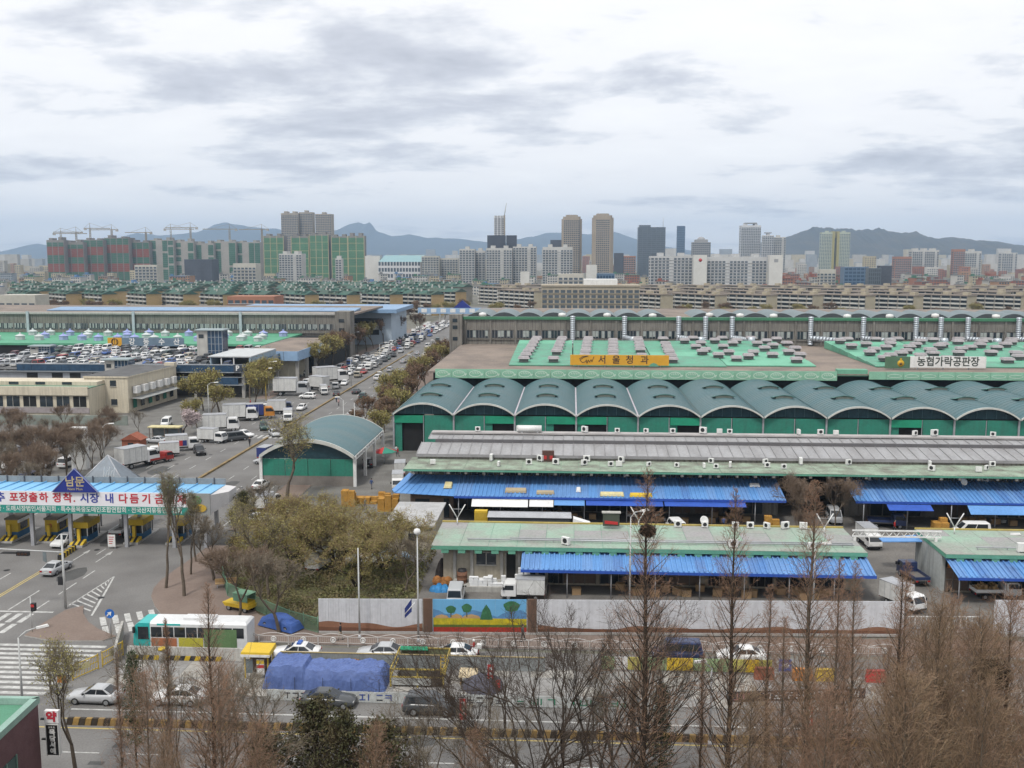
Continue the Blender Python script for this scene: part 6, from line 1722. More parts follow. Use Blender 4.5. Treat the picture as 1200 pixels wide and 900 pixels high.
for x in (3.3, -3.4):
    for s in (-1, 1): o = link('wheel', ty, BUS, (x, s * 1.12, .48)); link('rim', ri, o)
for s in (-1, 1):
    b = MB(); b.box(5.5, 5.62, s * .9 - .2, s * .9 + .2, .62, .85); b.build('headlight', lamp_w, BUS)
    b = MB(); b.box(5.3, 5.5, s * 1.45 - .1, s * 1.45 + .1, 1.9, 2.5); b.build('mirror', black_p, BUS)
# ================================================================ trees: trunk, limbs and twigs are grown as tapered segments
bark_d = mat('bark_dark', (.055, .042, .032), .95, .25, 1.5, 8)
bark_m = mat('bark_grey', (.13, .105, .08), .95, .25, 1.5, 8)
twig_red = mat('twig_russet', (.30, .185, .125), .95, .25, .5, 3, c2=(.22, .14, .09))
twig_grey = mat('twig_grey', (.21, .175, .13), .95, .25, .5, 3)
twig_dark = mat('twig_dark', (.085, .062, .048), .95, .25, .5, 3)
twig_gold = mat('twig_golden', (.27, .20, .105), .95, .25, .5, 3)
def leaf_mat(name, c, c2):
    m = mat(name, c, .8, .3, .7, 5, c2=c2, amt=.9)
    return m
leaf_yg = leaf_mat('leaf_yellow_green', (.30, .27, .085), (.22, .19, .07))
leaf_gn = leaf_mat('leaf_fresh_green', (.16, .18, .07), (.21, .18, .08))
leaf_pine = leaf_mat('needle_green', (.035, .06, .025), (.05, .075, .03))
leaf_pink = leaf_mat('blossom', (.55, .45, .45), (.40, .33, .33))
def seg_mesh(name, segs, m, n):
    """all segments [(p0, p1, r0, r1)] as n-sided tapered prisms in one mesh"""
    S = np.array([(*a, *b, r0, r1) for a, b, r0, r1 in segs], dtype=np.float64)
    p0, p1, r0, r1 = S[:, 0:3], S[:, 3:6], S[:, 6:7], S[:, 7:8]
    d = p1 - p0; ln = np.linalg.norm(d, axis=1, keepdims=True); d = d / np.maximum(ln, 1e-9)
    up = np.where(np.abs(d[:, 2:3]) > .95, np.array([[1., 0, 0]]), np.array([[0, 0, 1.]]))
    a = np.cross(d, up); a /= np.linalg.norm(a, axis=1, keepdims=True); b = np.cross(d, a)
    N = len(S); V = np.zeros((N, 2 * n, 3))
    for k in range(n):
        t = 2 * math.pi * k / n
        off = a * math.cos(t) + b * math.sin(t)
        V[:, k] = p0 + off * r0; V[:, n + k] = p1 + off * r1
    base = (np.arange(N) * 2 * n)[:, None]
    F = np.stack([np.concatenate([base + (k + 1) % n, base + k, base + n + k, base + n + (k + 1) % n], 1) for k in range(n)], 1).reshape(-1, 4)
    return raw_mesh(name, V.reshape(-1, 3), F, m)
def raw_mesh(name, V, F, m):
    me = bpy.data.meshes.new(name)
    me.vertices.add(len(V)); me.vertices.foreach_set('co', np.asarray(V, dtype=np.float32).ravel())
    nf = len(F); w_ = F.shape[1]
    me.loops.add(nf * w_); me.loops.foreach_set('vertex_index', F.astype(np.int32).ravel())
    me.polygons.add(nf); me.polygons.foreach_set('loop_start', np.arange(0, nf * w_, w_, dtype=np.int32)); me.polygons.foreach_set('loop_total', np.full(nf, w_, dtype=np.int32))
    me.materials.append(m); me.update(calc_edges=True); me.validate()
    return me
def leaf_mesh(name, pts, size, m, seed):
    rs = np.random.RandomState(seed); P = np.asarray(pts); N = len(P)
    u = rs.normal(size=(N, 3)); u /= np.linalg.norm(u, axis=1, keepdims=True); w_ = rs.normal(size=(N, 3)); w_ = np.cross(u, w_); w_ /= np.linalg.norm(w_, axis=1, keepdims=True)
    s = size * rs.uniform(.6, 1.4, (N, 1))
    V = np.stack([P - u * s, P + w_ * s * .5, P + u * s, P - w_ * s * .5], 1).reshape(-1, 3)
    F = np.arange(N * 4).reshape(-1, 4)
    return raw_mesh(name, V, F, m)
def vrot(v, axis, ang):
    c, s = math.cos(ang), math.sin(ang); return v * c + np.cross(axis, v) * s + axis * np.dot(axis, v) * (1 - c)
def unit(v): return v / (np.linalg.norm(v) + 1e-9)
def perp(v, rg):
    a = np.array([rg.gauss(0, 1), rg.gauss(0, 1), rg.gauss(0, 1)]); return unit(np.cross(v, a))
def conifer(H, seed, lmax, nb, tw, ang=42, tr=.26, z0=.2, twr=.011, dens=1.0):
    """straight leader with ascending side branches shortening to the top"""
    rg = random.Random(seed); trunk, limbs, twigs = [], [], []
    p = np.array([0., 0, -.3]); nt = 14; pts = [p]
    for k in range(1, nt + 1):
        z = H * k / nt; pts.append(np.array([math.sin(k * .7 + seed) * .05, math.cos(k * .9 + seed) * .05, z]))
    rad_ = lambda z: tr * (1 - max(z, 0) / H) ** .85 + .012
    for a, b in zip(pts[:-1], pts[1:]): trunk.append((a, b, rad_(a[2]), rad_(b[2])))
    for i in range(nb):
        t = z0 + (1 - z0) * (i / nb) ** .9; z = H * t
        az = i * 2.399 + rg.uniform(-.3, .3)
        L = lmax * ((1 - t) ** (.8 if H > 20 else .55) + .04) * rg.uniform(.7, 1.15) * (1.0 if t > z0 + .12 else .75)
        el = R(ang + rg.uniform(-10, 10) + 18 * t)
        d = np.array([math.cos(az) * math.cos(el), math.sin(az) * math.cos(el), math.sin(el)])
        q = np.array([0, 0, z]); r = max(.014, rad_(z) * .28); n = 3
        for k in range(n):
            d = unit(d + np.array([0, 0, .10]) + np.array([rg.gauss(0, .06) for _ in range(3)]))
            q2 = q + d * L / n; limbs.append((q, q2, r * (1 - k / n * .7), r * (1 - (k + 1) / n * .7)))
            for j in range(int(tw * dens)):
                u = rg.random(); s = q + (q2 - q) * u; dd = unit(vrot(d, perp(d, rg), R(rg.uniform(25, 60)))); l2 = L * .36 * rg.uniform(.5, 1.2) * (1 - .45 * (k + u) / n) + .12
                e = s + dd * l2; twigs.append((s, e, twr, twr * .45))
                for w_ in range(2):
                    u2 = rg.uniform(.25, .95); s2 = s + (e - s) * u2; d3 = unit(vrot(dd, perp(dd, rg), R(rg.uniform(25, 55)))); twigs.append((s2, s2 + d3 * l2 * .5 * rg.uniform(.6, 1.2), twr * .8, twr * .4))
            q = q2
    return trunk, limbs, twigs
def deciduous(H, seed, stems=1, spread=35, depth=6, ratio=.74, tr=.2, first=.25, kids_=(2, 3), twr=.01, up=.12, tw=3, droop=0.0):
    """forking crown"""
    rg = random.Random(seed); trunk, limbs, twigs, tips = [], [], [], []
    def go(p, d, L, r, lev):
        n = 2 if lev > 2 else 3
        for k in range(n):
            d = unit(d + np.array([rg.gauss(0, .09), rg.gauss(0, .09), up * (1 if droop == 0 or lev < depth - 2 else -droop) + rg.gauss(0, .05)]))
            q = p + d * L / n; ra, rb_ = r * (1 - .28 * k / n), r * (1 - .28 * (k + 1) / n)
            (trunk if lev == 0 else (limbs if lev < depth - 1 else twigs)).append((p, q, ra, rb_))
            if lev >= 2:
                for j in range(tw if lev >= depth - 2 else max(1, tw - 1)):
                    s = p + (q - p) * rg.random(); dd = unit(vrot(d, perp(d, rg), R(rg.uniform(25, 65))) + np.array([0, 0, -droop * .6])); l2 = L * rg.uniform(.35, .8)
                    e = s + dd * l2; twigs.append((s, e, twr, twr * .4)); tips.append(e); tips.append(s + (e - s) * .6)
                    d3 = unit(vrot(dd, perp(dd, rg), R(rg.uniform(20, 50)))); s2 = s + (e - s) * .5; twigs.append((s2, s2 + d3 * l2 * .6, twr * .8, twr * .4)); tips.append(s2 + d3 * l2 * .6)
            p = q
        if lev < depth:
            for j in range(rg.choice(kids_)):
                go(p, unit(vrot(d, perp(d, rg), R(rg.uniform(spread * .5, spread * 1.15)))), L * ratio * rg.uniform(.85, 1.15), max(r * .62, twr), lev + 1)
        else: tips.append(p)
    for s in range(stems):
        if stems == 1: d = np.array([0, 0, 1.])
        else:
            az = s * 6.283 / stems + rg.uniform(-.3, .3); d = unit(np.array([math.cos(az) * .5, math.sin(az) * .5, 1.]))
        go(np.array([0., 0, -.2]), d, H * first, tr, 0)
    return trunk, limbs, twigs, tips
TREES = {}
def tree_proto(key, data, mt, ml, mw, leaf=None, lsize=.1, lmul=1, nl=3):
    segs_t, segs_l, segs_w = data[:3]
    me = [('trunk', seg_mesh('trunk', segs_t, mt, 7)), ('limbs', seg_mesh('limbs', segs_l, ml, 4) if segs_l else None), ('crown', seg_mesh('crown', segs_w, mw, nl))]
    if leaf is not None:
        rg = np.random.RandomState(5); tp = np.array(data[3]); tp = np.repeat(tp, lmul, 0) + rg.normal(scale=lsize * 1.8, size=(len(tp) * lmul, 3))
        me.append(('leaves', leaf_mesh('leaves', tp, lsize, leaf, 3)))
    zs_ = [s[1][2] for s in segs_w] + [s[1][2] for s in segs_t]
    TREES[key] = (me, max(zs_))
TC = [0]
def tree(key, x, y, h, label, cat='tree', group=None, z=0.0, wide=1.0, name=None):
    me, H = TREES[key]; s = h / H
    rz = TC[0] * 1.7; TC[0] += 1
    t = thing(name or {'meta': 'redwood_tree', 'meta2': 'redwood_tree', 'brush': 'bare_tree', 'brush2': 'bare_tree'}.get(key, 'tree'), label, cat, (x, y, z), rz, group)
    t.scale = (s * wide, s * wide, s)
    for nm, m in me:
        if m:
            o = link(nm, m, t)
            if nm in ('crown', 'limbs', 'leaves'): o['kind'] = 'stuff'
    return t
tree_proto('meta', conifer(25, 3, 6.2, 130, 4, 36, .24, .14, .009), bark_d, bark_d, twig_red)
tree_proto('meta2', conifer(25, 8, 5.6, 130, 5, 40, .2, .08, .009), bark_m, bark_m, twig_red)
tree_proto('brush', conifer(18, 12, 6.8, 120, 5, 38, .14, .03, .009), bark_m, twig_grey, twig_red)
tree_proto('brush2', conifer(18, 15, 7.2, 120, 5, 42, .12, .02, .009), bark_m, bark_m, mat('twig_rust', (.25, .165, .11), .95, .25, .5, 3, c2=(.22, .165, .09)))
tree_proto('spread', deciduous(17, 4, 5, 24, 6, .77, .19, .26, (2, 2, 3), .011, .05, 2), bark_d, bark_d, twig_dark)
tree_proto('spread2', deciduous(14, 9, 3, 26, 5, .76, .15, .26, (2, 3), .011, .10, 3), bark_m, bark_m, twig_grey)
tree_proto('gink', deciduous(13, 21, 1, 22, 5, .72, .15, .33, (2, 3), .012, .32, 3), bark_m, bark_m, twig_grey, leaf_gn, .045, 1)
tree_proto('slim', conifer(13, 31, 2.2, 70, 4, 62, .09, .15, .011), bark_m, bark_m, twig_red)
tree_proto('broad', deciduous(12, 41, 1, 34, 5, .78, .2, .27, (2, 3, 3), .014, .16, 3), bark_m, bark_m, twig_grey, leaf_yg, .07, 1)
tree_proto('willow', deciduous(9, 55, 3, 42, 5, .78, .17, .26, (2, 3, 3), .013, .05, 3, .25), bark_d, bark_d, twig_gold, leaf_yg, .062, 1)
tree_proto('bare', deciduous(9, 61, 1, 36, 5, .78, .16, .27, (2, 3, 3), .016, .14, 3), bark_m, bark_m, twig_grey)
tree_proto('bare_red', deciduous(9, 67, 1, 34, 5, .79, .15, .25, (3, 3), .016, .16, 3), bark_m, bark_m, mat('twig_brown', (.225, .165, .12), .95, .25, .5, 3))
tree_proto('far', deciduous(10, 71, 1, 34, 4, .76, .18, .27, (3, 3), .035, .12, 3), bark_m, bark_m, twig_gold, leaf_yg, .16, 1)
tree_proto('far_bare', deciduous(10, 77, 1, 34, 4, .76, .18, .27, (3, 3), .035, .16, 3), bark_m, bark_m, twig_red, leaf_mat('leaf_brown', (.15, .10, .06), (.10, .075, .045)), .13, 1)
tree_proto('blossom', deciduous(5, 81, 1, 40, 4, .76, .1, .27, (3, 3), .02, .1, 3), bark_d, bark_d, twig_grey, leaf_pink, .12, 3)
def pine_data(H, seed):
    t, l, w_ = conifer(H, seed, 2.6, 46, 5, 18, .14, .25, .012); rg = random.Random(seed); tips = []
    for a, b, _, _ in w_:
        for k in range(3): tips.append(a + (b - a) * rg.random())
    return t, l, w_, tips
tree_proto('pine', pine_data(14, 91), bark_d, bark_d, bark_d, leaf_pine, .10, 1)
tree_proto('shrub', pine_data(7, 95), bark_m, twig_grey, twig_dark, leaf_mat('needle_olive', (.055, .06, .025), (.08, .06, .03)), .07, 1)

# foreground park, each one placed
FG_L = [
    ('meta', 4.5, 58, 25.9, 'tall straight redwood with a round bird nest high in its crown'), ('meta', 9.6, 58, 24.8, 'tall straight redwood standing beside the grey lamp post'), ('meta2', 14.6, 60, 24.8, 'tall russet redwood left of the dense russet thicket'),
    ('meta2', 14.1, 52, 22.4, 'dark trunked redwood within the russet thicket'), ('meta2', 16.1, 56, 21.0, 'slender redwood within the russet thicket'), ('meta', 17.0, 51, 22.2, 'thick trunked redwood at the heart of the russet thicket'),
    ('meta2', 12.8, 63, 17.3, 'short redwood at the edge of the russet thicket'), ('meta2', 11.8, 54, 18.4, 'bushy redwood between lamp post and thicket'), ('meta2', 20.3, 60, 19.9, 'pale redwood before the right lane')]
FG_L += [('brush' if k % 2 else 'brush2', x, y, h, 'bare twiggy young tree in the dense thicket along the park edge') for k, (x, y, h) in enumerate(((18.6, 50, 19.2), (22.3, 58, 17.0), (21.6, 52, 17.8), (25.2, 57, 17.6), (24.0, 50, 18.2), (27.4, 56, 16.8), (18.6, 44, 17.8), (21.4, 44, 18.0), (15.4, 45, 17.6), (12.4, 47, 16.2), (9.4, 50, 14.6), (27, 50, 17.6), (19.8, 55, 16.4), (23.4, 62, 14.6), (17.4, 62, 13), (20.4, 63, 12.5), (26.6, 62, 14), (29.4, 60, 15.4), (16.6, 48, 16.6), (24.8, 45, 18.4), (13.6, 56, 13.4), (22.8, 56, 16.2)))]
FG_L += [('spread', .6, 60, 17.4, 'wide many stemmed bare tree in front of the plain fence'), ('spread', -3.4, 64.5, 12.6, 'smaller many stemmed bare tree beside the mural'), ('spread2', 3.4, 66, 11.6, 'forked bare tree at the foot of the tallest redwood'),
         ('meta', -22.0, 58, 18.4, 'russet redwood in front of the bus'), ('spread2', -23.6, 60, 14.5, 'bushy bare tree beside the russet redwood'), ('brush', -20.4, 55, 15.2, 'golden twigged bare tree right of the russet redwood'), ('brush', -24.8, 55, 14.6, 'golden twigged bare tree left of the russet redwood'),
         ('slim', -26.4, 62, 14.6, 'very slim bare tree before the bus doors'), ('slim', -30.8, 64, 11.4, 'very slim bare tree beside the silver sedan'), ('broad', -36.0, 67.4, 11.8, 'young street tree with fresh green leaves behind the pharmacy sign'), ('pine', -31.6, 68, 9.6, 'small green leaved sapling beside the silver sedan'),
         ('spread2', -18.6, 60, 10.6, 'low bare tree under the blue tarp'), ('shrub', -13.6, 57, 10.8, 'dark olive evergreen bush below the estate car'), ('shrub', -15.9, 59, 10.6, 'dark olive evergreen bush beside the low bare tree'), ('shrub', -11.4, 57.5, 10.0, 'olive evergreen bush next to the red roadside banner'), ('shrub', -18.4, 57, 9.4, 'olive evergreen bush under the blue tarp'), ('brush', -11.2, 55, 11.6, 'brown twiggy bush tree under the estate car'),
         ('spread2', -7.6, 58, 11.6, 'bare tree by the red roadside banner'), ('brush', -5.4, 55, 11.4, 'brown twiggy tree at the bottom of the park'), ('brush', -17.6, 53, 12.6, 'olive brown twiggy tree below the bare trees'), ('brush2', -22.6, 52, 12.0, 'ochre twiggy tree in the corner of the park'),
         ('pine', 6.3, 66, 9.0, 'thin pine with green needles beside the tallest redwood'), ('slim', 4.6, 69.5, 8.4, 'thin leaning sapling by the near pavement'), ('slim', 9.2, 67, 11.0, 'thin sapling next to the lamp post')]
for key, x, y, h, lab in FG_L:
    same = 'thicket along' in lab
    tree(key, x, y, h * (1.13 if key[:2] == 'br' and x > 8 else 1), lab, group='thicket of young bare trees' if same else None, wide=1 + .14 * math.sin(x * 7))
# corner and yard trees
for key, x, y, h, lab in (('gink', -46.4, 109.4, 13.4, 'ginkgo on the kerb curve with pale banded trunk'), ('gink', -43.2, 106.8, 14.6, 'ginkgo behind the kerb curve'), ('gink', -46.6, 119.5, 9.6, 'small ginkgo against the toll gate end panel'), ('gink', -45.4, 114.5, 9.8, 'small ginkgo beside the toll lane'),
                          ('bare', -41.8, 112.5, 8.6, 'bare tree on the bank below the toll gate end'), ('broad', -42.4, 121.0, 8.0, 'yellowish tree right of the toll gate'), ('broad', -33.6, 106.8, 10.4, 'yellow green tree above the tarp covered car'), ('bare_red', -34.8, 100.6, 8.4, 'russet sapling on the brown pavement'),
                          ('bare', -29.3, 96.4, 9.4, 'bare street tree beside the tarp covered car'), ('broadw', -43.4, 149.0, 14.0, 'large budding tree in front of the arched shed'), ('bare', -42.6, 131, 8.0, 'grey bare tree among the parked white cars'), ('bare_red', -38.2, 128, 7.0, 'russet bare tree among the parked white cars'),
                          ('willow', -34.3, 120.5, 8.8, 'yellow green willow beside the parked white cars'), ('willow', -28.4, 117.4, 9.2, 'broad yellow green willow in the middle of the bank'), ('willow', -22.8, 118.4, 8.6, 'golden willow beside the grey shed'), ('willow', -24.6, 111.6, 8.4, 'dark stemmed willow above the plain fence'),
                          ('willow', -33.6, 113.6, 8.0, 'willow above the green bank'), ('bare', -18.6, 109.0, 7.2, 'dark bare tree at the end of the loading dock'), ('shrub', -41.0, 117.5, 4.0, 'dark evergreen on the bank by the toll gate'), ('shrub', -43.4, 128.5, 7.0, 'dark evergreen beside the toll gate end'), ('bare_red', -38.6, 108.0, 5.6, 'low russet sapling by the yellow cart')):
    tree(key if key != 'broadw' else 'broad', x, y, h, lab, wide=1.55 if key == 'broadw' else 1.25)
for k, (x, y, h) in enumerate(((-95.5, 165, 9), (-89.3, 162, 10), (-89.1, 170, 8.6), (-83.2, 168, 9.3), (-82, 160, 8.3), (-85.6, 176, 8.0), (-92, 190, 7.0), (-110, 195, 7), (-102, 200, 6), (-97, 185, 6.8), (-106.6, 180, 8), (-81, 150, 9.4), (-88, 150, 9.2), (-84, 143, 9.4), (-95, 148, 9.6), (-101, 156, 9), (-112, 168, 8.6), (-118, 186, 8), (-104, 170, 8), (-98, 176, 8), (-90, 156, 8.8), (-110, 210, 6.2), (-100, 211, 6.0), (-120, 206, 6.4), (-92, 207, 6.0), (-92.5, 166, 9.4), (-86.4, 165, 9), (-99, 164, 9), (-106, 160, 9), (-88, 181, 8), (-94, 180, 8), (-114, 176, 8.4), (-103, 190, 7), (-84.6, 154, 9), (-98, 152, 9.4), (-91, 144, 9.2), (-80.4, 142, 8.6), (-109, 152, 9), (-95, 198, 7), (-115, 198, 7))):
    tree('bare_red' if k % 4 else 'bare', x, y, h, 'russet bare tree in the grove behind the toll gate' if k % 4 else 'greyish bare tree in the grove behind the toll gate', group='grove of bare trees behind the toll gate')
for k, (x, y, h) in enumerate(((-84.5, 235, 11.5), (-79.4, 246, 10.4), (-83.4, 226, 8.6), (-82.0, 214, 7.0), (-90.7, 241, 9.4), (-85.5, 272, 10.6), (-86.4, 264, 10), (-85, 283, 9))):
    tree('far', x, y, h, 'yellowish roadside tree beside the parking deck', group='roadside trees beside the parking deck')
tree('blossom', -82.6, 207.5, 5.6, 'small tree in pale pink blossom beside the shelter')
for k, (x, y, h) in enumerate(((-83, 330, 12.5), (-82.6, 342, 13), (-86, 355, 12), (-82, 318, 11), (-82.4, 362, 12), (-82, 380, 12), (-82, 398, 12), (-81, 430, 12.5), (-80, 455, 12.5), (-82, 412, 11), (-72, 474, 12))):
    tree('far_bare' if k % 3 else 'far', x, y, h, 'brown budding tree along the west side of the avenue' if k % 3 else 'yellow budding tree along the west side of the avenue', group='trees along the west side of the avenue')
for k, (x, y, h) in enumerate(((-40.5, 199, 8.6), (-39.8, 206, 9.4), (-40.4, 213, 10), (-39.4, 222, 10.6), (-41.2, 229, 11), (-39.6, 238, 11.5), (-41.4, 247, 12), (-39.6, 257, 12), (-41.4, 266, 12.5), (-40, 276, 12.5), (-42, 286, 12), (-40, 297, 13), (-42, 308, 13), (-40.4, 320, 13), (-42, 333, 13), (-41, 347, 13), (-45, 203, 8.4), (-45.4, 218, 9), (-45, 234, 9.4), (-45.4, 252, 10), (-45, 270, 10))):
    tree('far_bare' if k % 3 else 'far', x, y, h * .86, 'brown budding tree in the strip between avenue and vaulted halls' if k % 3 else 'yellow budding tree in the strip between avenue and vaulted halls', group='trees between the avenue and the halls')
for k, (x, y, h) in enumerate(((30.5, 132, 10), (36.8, 139.5, 8), (29.6, 127, 6))):
    tree('bare_red', x, y, h, ('russet tree at the mouth of the dark passage', 'small brown tree beside the silver van', 'low brown sapling behind the front row roof')[k])
# trees among the flats
rt2 = random.Random(77)
for k in range(120):
    y = rt2.choice((622, 628, 676, 730, 600)); x = rt2.uniform(-360, 320)
    if -30 < x < 50 and 590 < y < 640: continue
    tree('far' if rt2.random() < .55 else 'far_bare', x, y + rt2.uniform(-8, 8), rt2.uniform(7, 12), 'budding tree standing between the rows of low flats', group='trees between the low flats', wide=1.2)
# nests
nest_m = mat('nest_sticks', (.045, .032, .022), .95, .3)
def nest(x, y, z, r, lab):
    rg = random.Random(int(x * 10)); segs = []
    for k in range(420):
        d = unit(np.array([rg.gauss(0, 1), rg.gauss(0, 1), rg.gauss(0, .8)])); p = d * np.array([1, 1, .75]) * r * rg.uniform(.3, 1.05); q = perp(d, rg) * r * rg.uniform(.3, .8)
        segs.append((p - q, p + q, .018, .012))
    o = link('bird_nest', seg_mesh('bird_nest', segs, nest_m, 3), None, (x, y, z)); tag(o, lab, 'nest')
nest(4.55, 57.9, 22.0, .45, 'dark twig nest in the tallest redwood'); nest(23.9, 56, 14.5, 1.0, 'large dark twig nest in the right hand thicket'); nest(20.4, 55.5, 13.6, .8, 'smaller ragged twig nest in the right hand thicket')
# ================================================================ painted site fence
FA, FB = Vector((-25.3, 96.6)), Vector((33.3, 99.2))
FANG = math.atan2(FB.y - FA.y, FB.x - FA.x); FLEN = (FB - FA).length
pan_w = mat('fence_panel_white', (.61, .62, .65), .6, .1, .7, 3, streak=.14)
pan_brown = mat('fence_post_brown', (.14, .085, .06), .8, .12)
hillock = mat('print_brown', (.26, .13, .08), .7, .15); hill2 = mat('print_brown_dark', (.16, .075, .045), .7, .15)
FEN = thing('site_fence', 'long white panel site fence with painted brown earth and a landscape mural', 'fence', (FA.x, FA.y, 0), FANG)
def fpanel(h, m, w_=1.05):
    b = MB(); b.box(.006, w_ - .006, 0, .06, .35, h)
    for k in range(4): x = .13 + k * .26; b.box(x, x + .07, -.025, -.001, .36, h - .02)
    return b.mesh('fence_panel', m)
pm1 = fpanel(3.75, pan_w)
sky_p = mat('print_sky', (.16, .42, .68), .7, .06, .3, 1)
pm2 = fpanel(3.75, sky_p)
m0, m1 = 11.6, 21.0            # mural span along the fence
x = 0.0
while x < FLEN - .5:
    c = x + .5
    if m0 - 1.1 < c < m0 or m1 < c < m1 + 1.1: me = None
    elif m0 <= c <= m1: me = pm2
    else: me = pm1
    if me: link('fence_panel', me, FEN, (x, 0, 0))
    x += 1.05
for xa in (m0 - 1.0, m1 + .1):
    b = MB(); b.box(xa, xa + .9, -.1, .1, .3, 3.8); b.build('brown_post', pan_brown, FEN)
b = MB(); b.box(0, FLEN, -.12, .2, .13, .349); b.build('fence_base', kerb_m, FEN)
# painted earth, flat print on the panels
def earth(xa, xb, lo, amp, m, y, ph):
    n = int((xb - xa) / .5); b = MB()
    f = lambda q: lo + amp * (math.sin(q * .55 + ph) + .5 * math.sin(q * 1.3 + ph * 2))
    for k in range(n):
        a, c = xa + (xb - xa) * k / n, xa + (xb - xa) * (k + 1) / n
        b.face([(a, y, .4), (c, y, .4), (c, y, f(c)), (a, y, f(a))])
    b.build('painted_earth', m, FEN)
earth(0, m0 - 1.1, 1.15, .22, hillock, -.032, .4); earth(0, m0 - 1.1, .75, .08, hill2, -.036, 1.4)
earth(m1 + 1.1, FLEN, .85, .18, hillock, -.032, 2.0); earth(m1 + 1.1, FLEN, .75, .08, hill2, -.036, .3)
def print_shape(name, pts, m, y=-.032):
    b = MB(); b.face([(p[0], y, p[1]) for p in pts]); return b.build(name, m, FEN)
M_ = lambda u: m0 + u * (m1 - m0)
print_shape('painted_hills', [(M_(0), 1.6)] + [(M_(1), 1.6)] + [(M_(1 - k / 16), 2.35 + .3 * math.sin(k * .9) + .12 * math.sin(k * 2.1)) for k in range(17)], mat('print_hill', (.10, .24, .44), .7), -.031)
print_shape('painted_yellow_field', [(M_(0), 1.0), (M_(1), 1.0), (M_(1), 1.75), (M_(0), 1.85)], mat('print_yellow', (.50, .40, .02), .7, .3, 1.5, 6, c2=(.22, .26, .03)), -.034)
print_shape('painted_green_band', [(M_(0), .85), (M_(1), .85), (M_(1), 1.12), (M_(0), 1.12)], mat('print_green', (.10, .15, .03), .7, .3, 2, 6), -.036)
print_shape('painted_red_flowers', [(M_(0), .36), (M_(1), .36), (M_(1), .86), (M_(0), .86)], mat('print_red', (.36, .03, .02), .7, .3, 2, 6, c2=(.20, .04, .02)), -.038)
for k, (u, w_, h) in enumerate(((.09, 1.5, .42), (.25, 1.3, .5), (.41, 1.9, .45))):
    print_shape('painted_haystack', [(M_(u) - w_ / 2, 1.78), (M_(u) + w_ / 2, 1.78), (M_(u) + w_ * .38, 1.78 + h * .6), (M_(u), 1.78 + h), (M_(u) - w_ * .38, 1.78 + h * .6)], mat('print_straw', (.46, .30, .14), .7), -.040)
def painted_tree(u, h, w_, z0=1.9, cone=False):
    cx = M_(u)
    print_shape('painted_trunk', [(cx - .06, z0), (cx + .06, z0), (cx + .05, z0 + h * .5), (cx - .05, z0 + h * .5)], mat('print_trunk', (.10, .10, .05), .8), -.041)
    pts = [(cx - w_ / 2, z0 - .1), (cx + w_ / 2, z0 - .1), (cx + w_ * .3, z0 + h * .6), (cx, z0 + h), (cx - w_ * .3, z0 + h * .6)] if cone else [(cx + w_ / 2 * math.cos(a) * (1 + .12 * math.sin(a * 5)), z0 + h * .68 + h * .33 * math.sin(a)) for a in [2 * math.pi * k / 16 for k in range(16)]]
    print_shape('painted_tree', pts, mat('print_leaf', (.05, .17, .08), .8, .3, 2, 6), -.043)
painted_tree(.19, 1.2, 1.0); painted_tree(.36, 1.4, 1.0); painted_tree(.57, 1.5, 1.3, 1.75, True); painted_tree(.84, 1.7, 1.6)
FEN2 = thing('site_fence', 'white panel fence on the far side of the lane below the right row', 'fence', (42.6, 100.2, 0), .03)
for k in range(26): link('fence_panel', pm1, FEN2, (k * 1.05, 0, 0))
b = MB(); b.box(0, 27.3, -.12, .2, 0.0, .349); b.build('fence_base', kerb_m, FEN2)
# lane gate between the fences
lg = thing('sliding_gate', 'low grey sliding gate at the lane mouth between two white fences', 'gate', (34.2, 101.6, 0), .05)
for k in range(14): b = MB(); b.box(k * .58, k * .58 + .06, -.03, .03, .15, 1.3); b.build('bar', white_p, lg)
b = MB(); b.box(0, 7.7, -.05, .05, .05, .15); b.build('bottom_rail', grey_metal, lg)
b = MB(); b.box(0, 7.7, -.04, .04, 1.3, 1.38); b.build('top_rail', white_p, lg)
# green mesh fence along the bank
gm = mat('mesh_green', (.16, .30, .20), .7, .15, .8)
GF = thing('green_mesh_fence', 'pale green mesh fence along the planted bank behind the covered car', 'fence', (0, 0, 0))
gp = [(-25.4, 96.7), (-28.9, 98.7), (-33.8, 102.8), (-38.4, 107.2), (-41.2, 113.5)]
for (xa, ya), (xb, yb) in zip(gp[:-1], gp[1:]):
    L_ = math.hypot(xb - xa, yb - ya); n = max(2, int(L_ / 1.9)); a = math.atan2(yb - ya, xb - xa)
    for k in range(n):
        o = link('mesh_panel', None, None); bpy.data.objects.remove(o)
        b = MB(); w_ = L_ / n
        for q in range(int(w_ / .13)): b.box(.04 + q * .13, .075 + q * .13, -.012, .012, .05, 1.5)
        b.box(.02, w_ - .02, -.02, .02, 1.5, 1.56); b.box(.02, w_ - .02, -.02, .02, .02, .06)
        o = b.build('mesh_panel', gm, GF); o.location = (xa + (xb - xa) * k / n, ya + (yb - ya) * k / n, .13); o.rotation_euler = (0, 0, a)
        b = MB(); b.tube((0, 0, 0), (0, 0, 1.75), .035); o = b.build('post', gm, GF); o.location = (xa + (xb - xa) * k / n, ya + (yb - ya) * k / n, .13)
